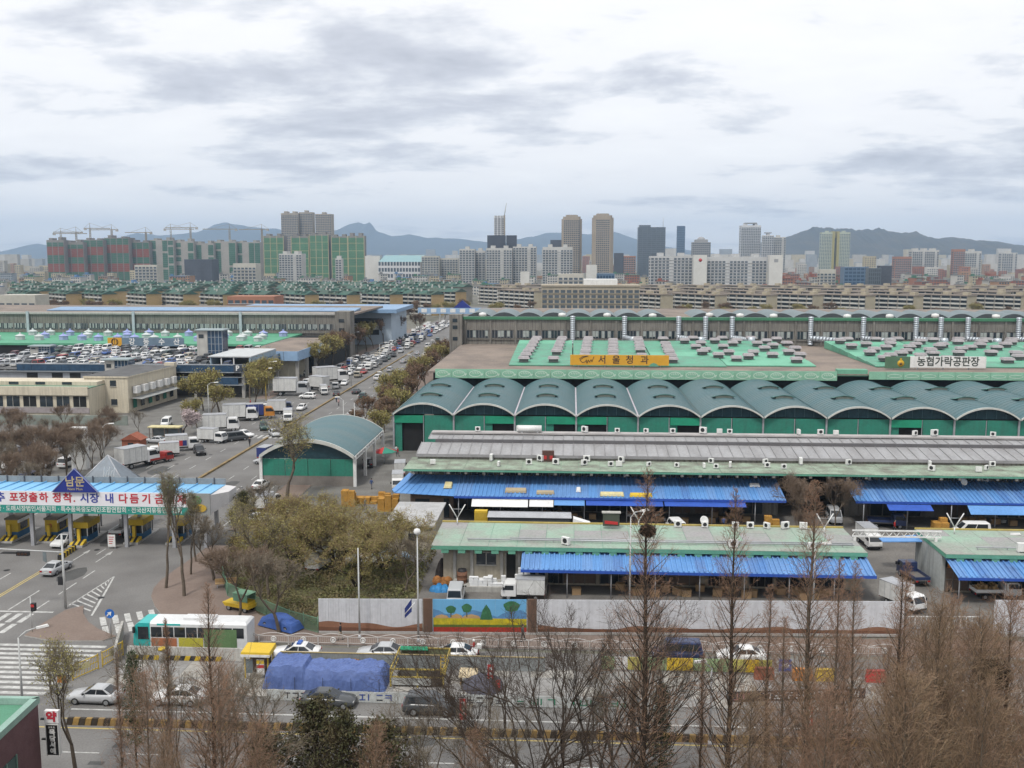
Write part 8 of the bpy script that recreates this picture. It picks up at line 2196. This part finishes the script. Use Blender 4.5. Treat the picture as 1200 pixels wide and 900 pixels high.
# ================================================================ goods in the yards
fm = mat('foam_white', (.74, .75, .75), .8, .05)
fb_ = MB(); fb_.box(-.32, .32, -.22, .22, 0, .26); fb_.box(-.34, .34, -.24, .24, .261, .34); fb_ = fb_.mesh('foam_box', fm)
rb2 = random.Random(2)
hts = {}
for k in range(62):
    c = rb2.randrange(15); x = -11.2 + c * .52; y = 110.9 + rb2.choice((0, .55)); h_ = hts.get((c, y), 0)
    if h_ > (2 if c < 9 else 4): continue
    hts[(c, y)] = h_ + 1
    tag(link('foam_box', fb_, None, (x + rb2.uniform(-.05, .05), y, .63 + h_ * .345), rb2.uniform(-.12, .12), (.78, .95, 1)), 'white foam box in the heap on the loading dock', 'foam box', 'foam boxes on the loading dock')
for k in range(10): tag(link('foam_box', fb_, None, (-5.6 + (k % 2) * .7, 112.3, .63 + (k // 2) * .345)), 'white foam box in the tall stack against the wall', 'foam box', 'foam boxes stacked against the wall')
t = thing('oil_drum', 'rusty brown drum on the loading dock beside the foam boxes', 'drum', (-12.4, 111.9, .62)); b = MB(); b.lathe((0, 0, 0), [(0, 0), (.6, 0), (.6, .4), (.63, .43), (.6, .46), (.6, .9), (.63, .93), (.6, .96), (.6, 1.35), (0, 1.35)], 14); b.build('shell', mat('rust_brown', (.20, .10, .06), .85, .3), t); b = MB(); b.lathe((0, 0, 1.351), [(.55, 0), (.5, .25), (0, .3)], 10); b.build('lid', black_p, t)
t = thing('blue_sheet_heap', 'crumpled blue sheet heap at the dock corner', 'heap', (-14.8, 110.8, .0)); b = MB()
for k in range(7): a = k * .9; b.lathe((math.cos(a) * .8, math.sin(a) * .4, 0), [(.6, 0), (.5, .3), (.2, .5 + .1 * (k % 3)), (0, .55)], 7)
b.build('sheet', mat('sheet_blue', (.04, .22, .48), .6, .3, 2), t)
t = thing('debris_heap', 'orange brown heap of sacks beside the dock', 'heap', (-14.9, 113.0, 0)); b = MB()
for k in range(9): a = k * 1.3; b.lathe((math.cos(a) * .7, math.sin(a) * .7, .2 * (k % 3)), [(.55, 0), (.5, .25), (.2, .45), (0, .5)], 7)
b.build('sacks', mat('sack_orange', (.34, .15, .05), .9, .3, 2), t); t = thing('black_net_heap', 'black netting piled against the wall end', 'heap', (-15.2, 115.6, 0)); b = MB(); b.lathe((0, 0, 0), [(.9, 0), (.8, .8), (.5, 1.7), (.15, 2.3), (0, 2.35)], 9); b.build('netting', mat('net_black', (.035, .03, .03), .95, .4, 3), t)
crate_m = mat('crate_orange', (.50, .27, .06), .75, .2, 1.5)
cr_me = MB(); cr_me.box(-.5, .5, -.35, .35, 0, .08)
for (a0, a1, b0, b1) in ((-.5, .5, -.35, -.31), (-.5, .5, .31, .35), (-.5, -.46, -.31, .31), (.46, .5, -.31, .31)):
    for z in (.1, .24, .38): cr_me.box(a0, a1, b0, b1, z, z + .1)
cr_me.box(-.46, .46, -.31, .31, .08, .42); cr_me = cr_me.mesh('crate', crate_m)
for (x, y, nx_, ny_, nz_, lab) in ((-28.3, 146.0, 3, 2, 5, 'orange crate in the tall stack beside the blue roof corner'), (-29.4, 151.5, 2, 2, 3, 'orange crate stacked near the white trucks'), (-34.6, 150.5, 5, 2, 2, 'orange crate in the low row below the arched shed'), (-34.4, 148.6, 2, 2, 5, 'orange crate in the stack at the shed corner'), (27.6, 139.2, 2, 1, 4, 'orange crate stacked below the left blue awning end'), (50.6, 138.8, 2, 2, 4, 'orange crate stacked below the right blue awning')):
    for i in range(nx_):
        for j in range(ny_):
            for k in range(nz_ - (1 if rb2.random() < .4 else 0)): tag(link('crate', cr_me, None, (x + i * 1.06 + rb2.uniform(-.03, .03), y + j * .76, .014 + k * .50), rb2.uniform(-.05, .05)), lab, 'crate', lab + ' group')
bx_me = MB(); bx_me.box(-.45, .45, -.35, .35, 0, .6); bx_me.box(-.47, .47, -.37, .37, .601, .68); bx_me = bx_me.mesh('carton', [mat('carton_brown', (.36, .24, .13), .9, .15, 1)])
for k in range(46):
    x = rb2.uniform(-14, 29) if k % 3 else rb2.uniform(43, 70); lay = rb2.choice((0, 0, 1)); 
    o = link('carton' if k % 4 else 'foam_box', bx_me if k % 4 else fb_, None, (x, 141.5 + rb2.uniform(0, 4.5), .012), rb2.uniform(-.4, .4), (1.1,) * 3)
    tag(o, 'brown carton standing under the blue awning of the wholesale row' if k % 4 else 'white foam box standing under the blue awning of the wholesale row', 'carton' if k % 4 else 'foam box', 'goods under the blue awning')
for k in range(24):
    x = rb2.uniform(-4, 32); o = link('carton', bx_me, None, (x, 110 + rb2.uniform(0, 2.6), .012), rb2.uniform(-.4, .4), (1.1,) * 3); tag(o, 'brown carton standing under the front awning', 'carton', 'goods under the front awning')
t = thing('covered_stall', 'long dark covered stall behind the green roof', 'stall', (-5.6, 135.8, 0)); b = MB(); b.box(-5.6, 5.6, -1.1, 1.1, .3, 2.4); b.build('cover', mat('cover_dark', (.07, .075, .08), .8, .2), t); b = MB(); b.hexa([(-5.8, -1.3, 2.4), (5.8, -1.3, 2.4), (5.8, 1.3, 2.4), (-5.8, 1.3, 2.4)], [(-5.7, -.2, 2.9), (5.7, -.2, 2.9), (5.7, .2, 2.9), (-5.7, .2, 2.9)]); b.build('top', grey_metal, t); b = MB(); b.box(-5.5, 5.5, -1, 1, 0, .29); b.build('plinth', conc_light, t)
t = thing('white_sheet_cover', 'white sheet draped over goods beside the dark stall', 'cover', (1.8, 135.9, 0)); b = MB(); b.hexa([(-1.6, -1, 0), (1.9, -1, 0), (1.9, 1, 0), (-1.6, 1, 0)], [(-1.4, -.7, 2.2), (.9, -.7, 1.5), (.9, .7, 1.5), (-1.4, .7, 2.2)]); b.build('sheet', fm, t)
t = thing('yellow_cabinet', 'yellow cabinet beneath the white valance', 'cabinet', (-12.5, 137.5, 0)); b = MB(); b.box(-.9, .9, -.5, .5, .1, 2.6); b.build('case', yellow_p, t); b = MB(); b.box(-.8, .8, -.53, -.505, .3, 2.4); b.build('door', mat('cab_door', (.50, .34, .04), .6), t)
# covered car and yellow cart on the corner pavement
CC = thing('covered_car', 'car under a blue cover parked on the brown pavement by the green fence', 'car', (-29.6, 97.9, .13), R(-28))
rg = random.Random(9); cvv = []; nx, ny = 26, 12
for j in range(ny + 1):
    for i in range(nx + 1):
        u, v = i / nx, j / ny; x_, y_ = (u - .5) * 4.7, (v - .5) * 1.9; e = min(u, 1 - u) * 4.7; e2 = min(v, 1 - v) * 1.9
        prof_ = .95 + .45 * max(0, math.sin(math.pi * min(1, max(0, (u - .18) / .62)))) ** .6
        h_ = prof_ * min(1, (e / .3) ** .6 if e < .3 else 1) * min(1, (e2 / .25) ** .6 if e2 < .25 else 1); cvv.append((x_, y_ * (1 - .12 * (h_ > 1.1)), max(.12, h_ + rg.uniform(-.03, .03))))
me = bpy.data.meshes.new('cover'); me.from_pydata(cvv, [], [(j * (nx + 1) + i, j * (nx + 1) + i + 1, (j + 1) * (nx + 1) + i + 1, (j + 1) * (nx + 1) + i) for j in range(ny) for i in range(nx)]); me.materials.append(mat('cover_blue', (.05, .11, .34), .55, .15, 1.2)); me.update(); link('cover', me, CC)
ty, ri = wheel_mesh(.3)
for x in (-1.4, 1.4):
    for s in (-1, 1): o = link('wheel', ty, CC, (x, s * .78, .3)); link('rim', ri, o)
YC = thing('yellow_cart', 'yellow utility cart with green screen parked on the brown pavement', 'cart', (-35.4, 102.8, .13), R(-22))
b = MB(); b.hexa([(-1.6, -.7, .45), (1.6, -.7, .45), (1.6, .7, .45), (-1.6, .7, .45)], [(-1.9, -.75, .85), (1.6, -.75, .85), (1.6, .75, .85), (-1.9, .75, .85)]); b.build('body', yellow_p, YC)
b = MB(); b.box(.2, 1.5, -.65, .65, .851, 1.15); b.build('seat_box', yellow_p, YC); b = MB(); b.box(.2, .3, -.5, .5, 1.15, 1.6); b.build('backrest', black_p, YC); b = MB(); b.box(-.4, 1.5, -.72, -.68, 1.2, 2.0); b.box(-.4, 1.5, .68, .72, 1.2, 2.0); b.build('screen', gm, YC); b = MB(); b.box(-.5, 1.6, -.75, .75, 2.0, 2.06); b.build('canopy', gm, YC)
for x in (-1.1, 1.1):
    for s in (-1, 1): o = link('wheel', ty, YC, (x, s * .6, .3)); link('rim', ri, o)
t = thing('park_bench', 'dark slatted bench at the edge of the planted bank', 'bench', (-39.6, 110.2, .13), R(20)); b = MB(); b.box(-1.2, 1.2, -.25, .25, .42, .48); b.build('seat', wood_m, t); b = MB(); b.box(-1.2, 1.2, .25, .31, .5, .95); b.build('backrest', wood_m, t)
for x in (-1, .9): b = MB(); b.box(x, x + .1, -.2, .2, 0, .42); b.build('leg', grey_metal, t)
# low undergrowth on the bank: many small leaves
rs9 = np.random.RandomState(5); P9 = []
while len(P9) < 26000:
    x, y = rs9.uniform(-43, -16), rs9.uniform(98, 128)
    if y < 96.9 - (x + 25.4) * 1.02 + .6 and x < -25.4: continue
    if x > -25.4 and y < 100.5: continue
    if (x > -24.5 and y > 125.8) or x > -17.2: continue
    c = math.sin(x * .9) * math.sin(y * .7 + 1) + .35 * math.sin(x * 2.7 + y * 1.9)
    if c < -.15 and rs9.rand() < .8: continue
    P9.append((x, y, .1 + rs9.rand() * (.5 + .5 * max(c, 0))))
o = link('undergrowth', leaf_mesh('undergrowth', P9, .13, leaf_mat('under_leaf', (.14, .15, .055), (.19, .14, .08)), 6)); tag(o, 'patchy green and brown undergrowth covering the planted bank', 'undergrowth', kind='stuff')
P9 = np.stack([rs9.uniform(-60, 60, 30000), rs9.uniform(40, 61.5, 30000), .03 + rs9.rand(30000) * .35], 1)
o = link('park_turf', leaf_mesh('park_turf', P9, .14, leaf_mat('turf_leaf', (.10, .09, .04), (.08, .10, .03)), 7)); tag(o, 'rough brown and green turf under the park trees', 'turf', kind='stuff')

# ================================================================ people
skin_m, hair_m = mat('skin', (.45, .28, .20), .6, .08), mat('hair_black', (.02, .016, .014), .7, .1)
def person(x, y, rz, top, legs, label, stride=.22, z=.012, sit=False):
    t = thing('person', label, 'person', (x, y, z), rz)
    cs = {}
    def ring(c, rx, ry, n=10): return [(c[0] + rx * math.cos(2 * math.pi * k / n), c[1] + ry * math.sin(2 * math.pi * k / n), c[2]) for k in range(n)]
    b = MB()
    def tubeset(st, m, n=10):
        i = len(b.v)
        for c, rx, ry in st: b.v.extend(ring(c, rx, ry, n))
        for j in range(len(st) - 1):
            for k in range(n): b.f.append((i + j * n + k, i + j * n + (k + 1) % n, i + (j + 1) * n + (k + 1) % n, i + (j + 1) * n + k)); b.m.append(m[j] if isinstance(m, list) else m); b.sm.append(True)
        b.f.append(tuple(i + k for k in range(n))[::-1]); b.m.append(m[0] if isinstance(m, list) else m); b.sm.append(False)
        b.f.append(tuple(i + (len(st) - 1) * n + k for k in range(n))); b.m.append(m[-1] if isinstance(m, list) else m); b.sm.append(False)
    # trunk, neck and head as one skin (facing +x)
    hz_ = .55 if sit else .9
    tubeset([((0, 0, hz_ - .06), .11, .15), ((0, 0, hz_ + .05), .12, .17), ((0, 0, hz_ + .2), .105, .145), ((0, 0, hz_ + .38), .125, .185), ((-.01, 0, hz_ + .5), .11, .205), ((0, 0, hz_ + .56), .07, .12), ((.01, 0, hz_ + .59), .055, .058), ((.02, 0, hz_ + .64), .055, .055), ((.03, 0, hz_ + .67), .075, .065), ((.035, 0, hz_ + .73), .095, .075), ((.03, 0, hz_ + .80), .10, .08), ((.02, 0, hz_ + .85), .085, .07), ((.01, 0, hz_ + .875), .04, .035)], [0, 0, 0, 0, 0, 0, 2, 2, 2, 2, 2, 2])
    b.hexa([(.12, -.015, hz_ + .725), (.15, -.012, hz_ + .725), (.15, .012, hz_ + .725), (.12, .015, hz_ + .725)], [(.115, -.008, hz_ + .775), (.125, -.006, hz_ + .775), (.125, .006, hz_ + .775), (.115, .008, hz_ + .775)], 2)
    for s in (-1, 1): b.hexa([(.02, s * .075, hz_ + .73), (.045, s * .075, hz_ + .73), (.045, s * .09, hz_ + .73), (.02, s * .09, hz_ + .73)], [(.02, s * .075, hz_ + .78), (.045, s * .075, hz_ + .78), (.045, s * .092, hz_ + .78), (.02, s * .092, hz_ + .78)], 2)
    for s in (-1, 1):
        f = stride * s
        if sit: tubeset([((.0, s * .1, hz_), .1, .1), ((.38, s * .12, hz_ - .02), .075, .08), ((.42, s * .12, hz_ - .1), .06, .06), ((.36, s * .12, .18), .045, .045)], 1); fx_, fz_ = .36, .12
        else: tubeset([((0, s * .085, .93), .09, .095), ((f * .35, s * .09, .72), .085, .085), ((f * .62 + .03, s * .09, .48), .06, .062), ((f * .8, s * .09, .3), .058, .058), ((f, s * .09, .09), .042, .042)], 1); fx_, fz_ = f, .0
        b.hexa([(fx_ - .07, s * .09 - .045, fz_), (fx_ + .18, s * .09 - .045, fz_), (fx_ + .18, s * .09 + .045, fz_), (fx_ - .07, s * .09 + .045, fz_)], [(fx_ - .06, s * .09 - .04, fz_ + .1), (fx_ + .12, s * .09 - .035, fz_ + .06), (fx_ + .12, s * .09 + .035, fz_ + .06), (fx_ - .06, s * .09 + .04, fz_ + .1)], 3)
        a = -f * .8; sh = (0, s * .2, hz_ + .52)
        el = (a * .45 - .02, s * .235, hz_ + .25); ha = (a + .06, s * .225, hz_ + .0) if not sit else (.42, s * .26, hz_ + .3)
        tubeset([(ha, .03, .032), (tuple((p + q) / 2 for p, q in zip(ha, el)), .038, .04), (el, .045, .045), (tuple((p + q) / 2 for p, q in zip(el, sh)), .052, .055), (sh, .05, .06)], 0, 8)
        tubeset([((ha[0] + .01, ha[1], ha[2] - .09), .028, .014), ((ha[0], ha[1], ha[2] - .04), .04, .018), ((ha[0], ha[1], ha[2] + .01), .028, .022)], 2, 6)
        for q in range(4): b.tube((ha[0] - .025 + q * .018, ha[1], ha[2] - .085), (ha[0] - .015 + q * .018, ha[1] - s * .012, ha[2] - .155 + .012 * abs(q - 1.4)), .009, .007, 5, 2)
        b.tube((ha[0] + .035, ha[1], ha[2] - .03), (ha[0] + .06, ha[1] - s * .015, ha[2] - .09), .01, .008, 5, 2)
    b.build('body', [top, legs, skin_m, black_p], t)
    h = MB(); i = 0; h.lathe((.0, 0, hz_ + .735), [(.092, .0), (.104, .05), (.1, .1), (.075, .14), (.03, .158), (0, .16)], 12); o = h.build('hair', hair_m, t); o.location = (-.0, 0, 0)
    return t
dk_j, bg_t, gr_t, rd_j, bl_j = mat('cloth_dark', (.03, .03, .035), .9), mat('cloth_beige', (.40, .36, .28), .9), mat('cloth_grey', (.12, .12, .13), .9), mat('cloth_red', (.40, .03, .03), .8), mat('cloth_blue', (.05, .09, .22), .9)
person(-22.7, 94.9, R(180), dk_j, bg_t, 'person in dark jacket and beige trousers walking past the white fence', z=.13)
person(-4.6, 95.6, R(10), gr_t, dk_j, 'person in grey walking before the mural fence', z=.13)
person(-64.5, 196, R(-90), dk_j, dk_j, 'person in black crossing the avenue near the median')
person(-77.6, 132.0, R(30), dk_j, gr_t, 'person in dark coat behind the first toll booth'); person(-76.9, 132.6, R(200), gr_t, bl_j, 'person in grey coat beside the first toll booth')
person(-61.4, 258, R(-90), bl_j, dk_j, 'person in blue coat beside the dark car on the avenue'); person(-59.4, 252, R(60), mat('cloth_pink', (.5, .3, .28), .9), dk_j, 'person in pale top waiting on the median')
person(-33.6, 189.5, R(90), mat('cloth_white', (.55, .6, .6), .9), gr_t, 'person in white top at the hall corner'); person(21.5, 139.2, R(90), bl_j, dk_j, 'person in blue overalls under the left blue awning'); person(44.8, 138.6, R(-40), rd_j, dk_j, 'person in red jacket under the right blue awning')
SCO = thing('motor_scooter', 'red delivery scooter on the lane beside the guard rail', 'scooter', (-9.4, 91.9, .012), R(180))
ty2, ri2 = wheel_mesh(.24)
for x in (-.6, .62): o = link('wheel', ty2, SCO, (x, 0, .24), 0, (1, .55, 1)); link('rim', ri2, o)
b = MB(); b.hexa([(-.75, -.16, .35), (.3, -.14, .3), (.3, .14, .3), (-.75, .16, .35)], [(-.8, -.13, .72), (-.05, -.12, .66), (-.05, .12, .66), (-.8, .13, .72)]); b.build('rear_body', red_p, SCO); b = MB(); b.hexa([(.28, -.2, .3), (.4, -.2, .3), (.4, .2, .3), (.28, .2, .3)], [(.48, -.2, .95), (.56, -.18, .95), (.56, .18, .95), (.48, .2, .95)]); b.build('leg_shield', red_p, SCO)
b = MB(); b.box(-.7, -.02, -.13, .13, .721, .8); b.build('seat', black_p, SCO); b = MB(); b.tube((.6, 0, .3), (.46, 0, 1.05), .03); b.tube((.46, -.32, 1.05), (.46, .32, 1.05), .02); b.build('handlebar', grey_metal, SCO); b = MB(); b.box(-1.05, -.6, -.25, .25, .82, 1.25); b.build('delivery_box', white_p, SCO)
rdr = person(-9.1, 91.9, R(180), rd_j, dk_j, 'rider in red jacket sitting on the delivery scooter', 0, .27, True)
b = MB(); b.lathe((.02, 0, 1.26), [(.12, 0), (.135, .06), (.12, .14), (.06, .2), (0, .21)], 12); b.build('helmet', white_p, rdr)

for k in range(16):
    p_ = person((-82.3, -46, -32, -84)[k % 4] + rb2.uniform(-1.2, 1.2), 205 + k * 11 if k % 4 != 2 else 140 + k * 3.4, rb2.uniform(0, 6), (dk_j, bl_j, gr_t, bg_t, rd_j)[k % 5], (gr_t, dk_j)[k % 2], 'person in %s top walking along the avenue or alley pavement' % ('dark', 'blue', 'grey', 'beige', 'red')[k % 5], z=.13 if k % 4 in (0, 1) else .014); p_['group'] = 'people on the pavements'
# mended and stained areas of the carriageways
pa_, pb_ = mat('asphalt_mend', (.085, .085, .083), .85, .2, .6, 6), mat('asphalt_pale', (.215, .21, .20), .9, .2, .5, 6)
for k in range(64):
    if k < 34: x, y = rb2.uniform(-78, -50), rb2.uniform(104, 330)
    elif k < 50: x, y = rb2.uniform(-40, 40), rb2.uniform(67, 75)
    else: x, y = rb2.uniform(-30, 45), rb2.choice((104.5, 106, 129, 132, 134))
    wx, wy = rb2.uniform(.6, 2.0), rb2.uniform(1.0, 6.0) if k < 34 else rb2.uniform(.4, 1.0)
    b = MB(); b.face([(x + wx * math.cos(a) * rb2.uniform(.8, 1.1), y + wy * math.sin(a) * rb2.uniform(.8, 1.1), .0125) for a in [2 * math.pi * q / 9 for q in range(9)]] if k % 2 else [(x, y, .0125), (x + wx, y, .0125), (x + wx, y + wy, .0125), (x, y + wy, .0125)])
    struct('asphalt_patch', b, pa_ if rb2.random() < .75 else pb_)
for k in range(16):
    b = MB(); cx, cy = rb2.uniform(-77, -50), 106 + k * 9.0; b.prism([(cx + .38 * math.cos(2 * math.pi * q / 12), cy + .38 * math.sin(2 * math.pi * q / 12)) for q in range(12)], .0105, .022); tag(b.build('manhole_cover', black_p), 'round iron manhole cover in the avenue surface', 'manhole', 'manhole covers in the avenue')
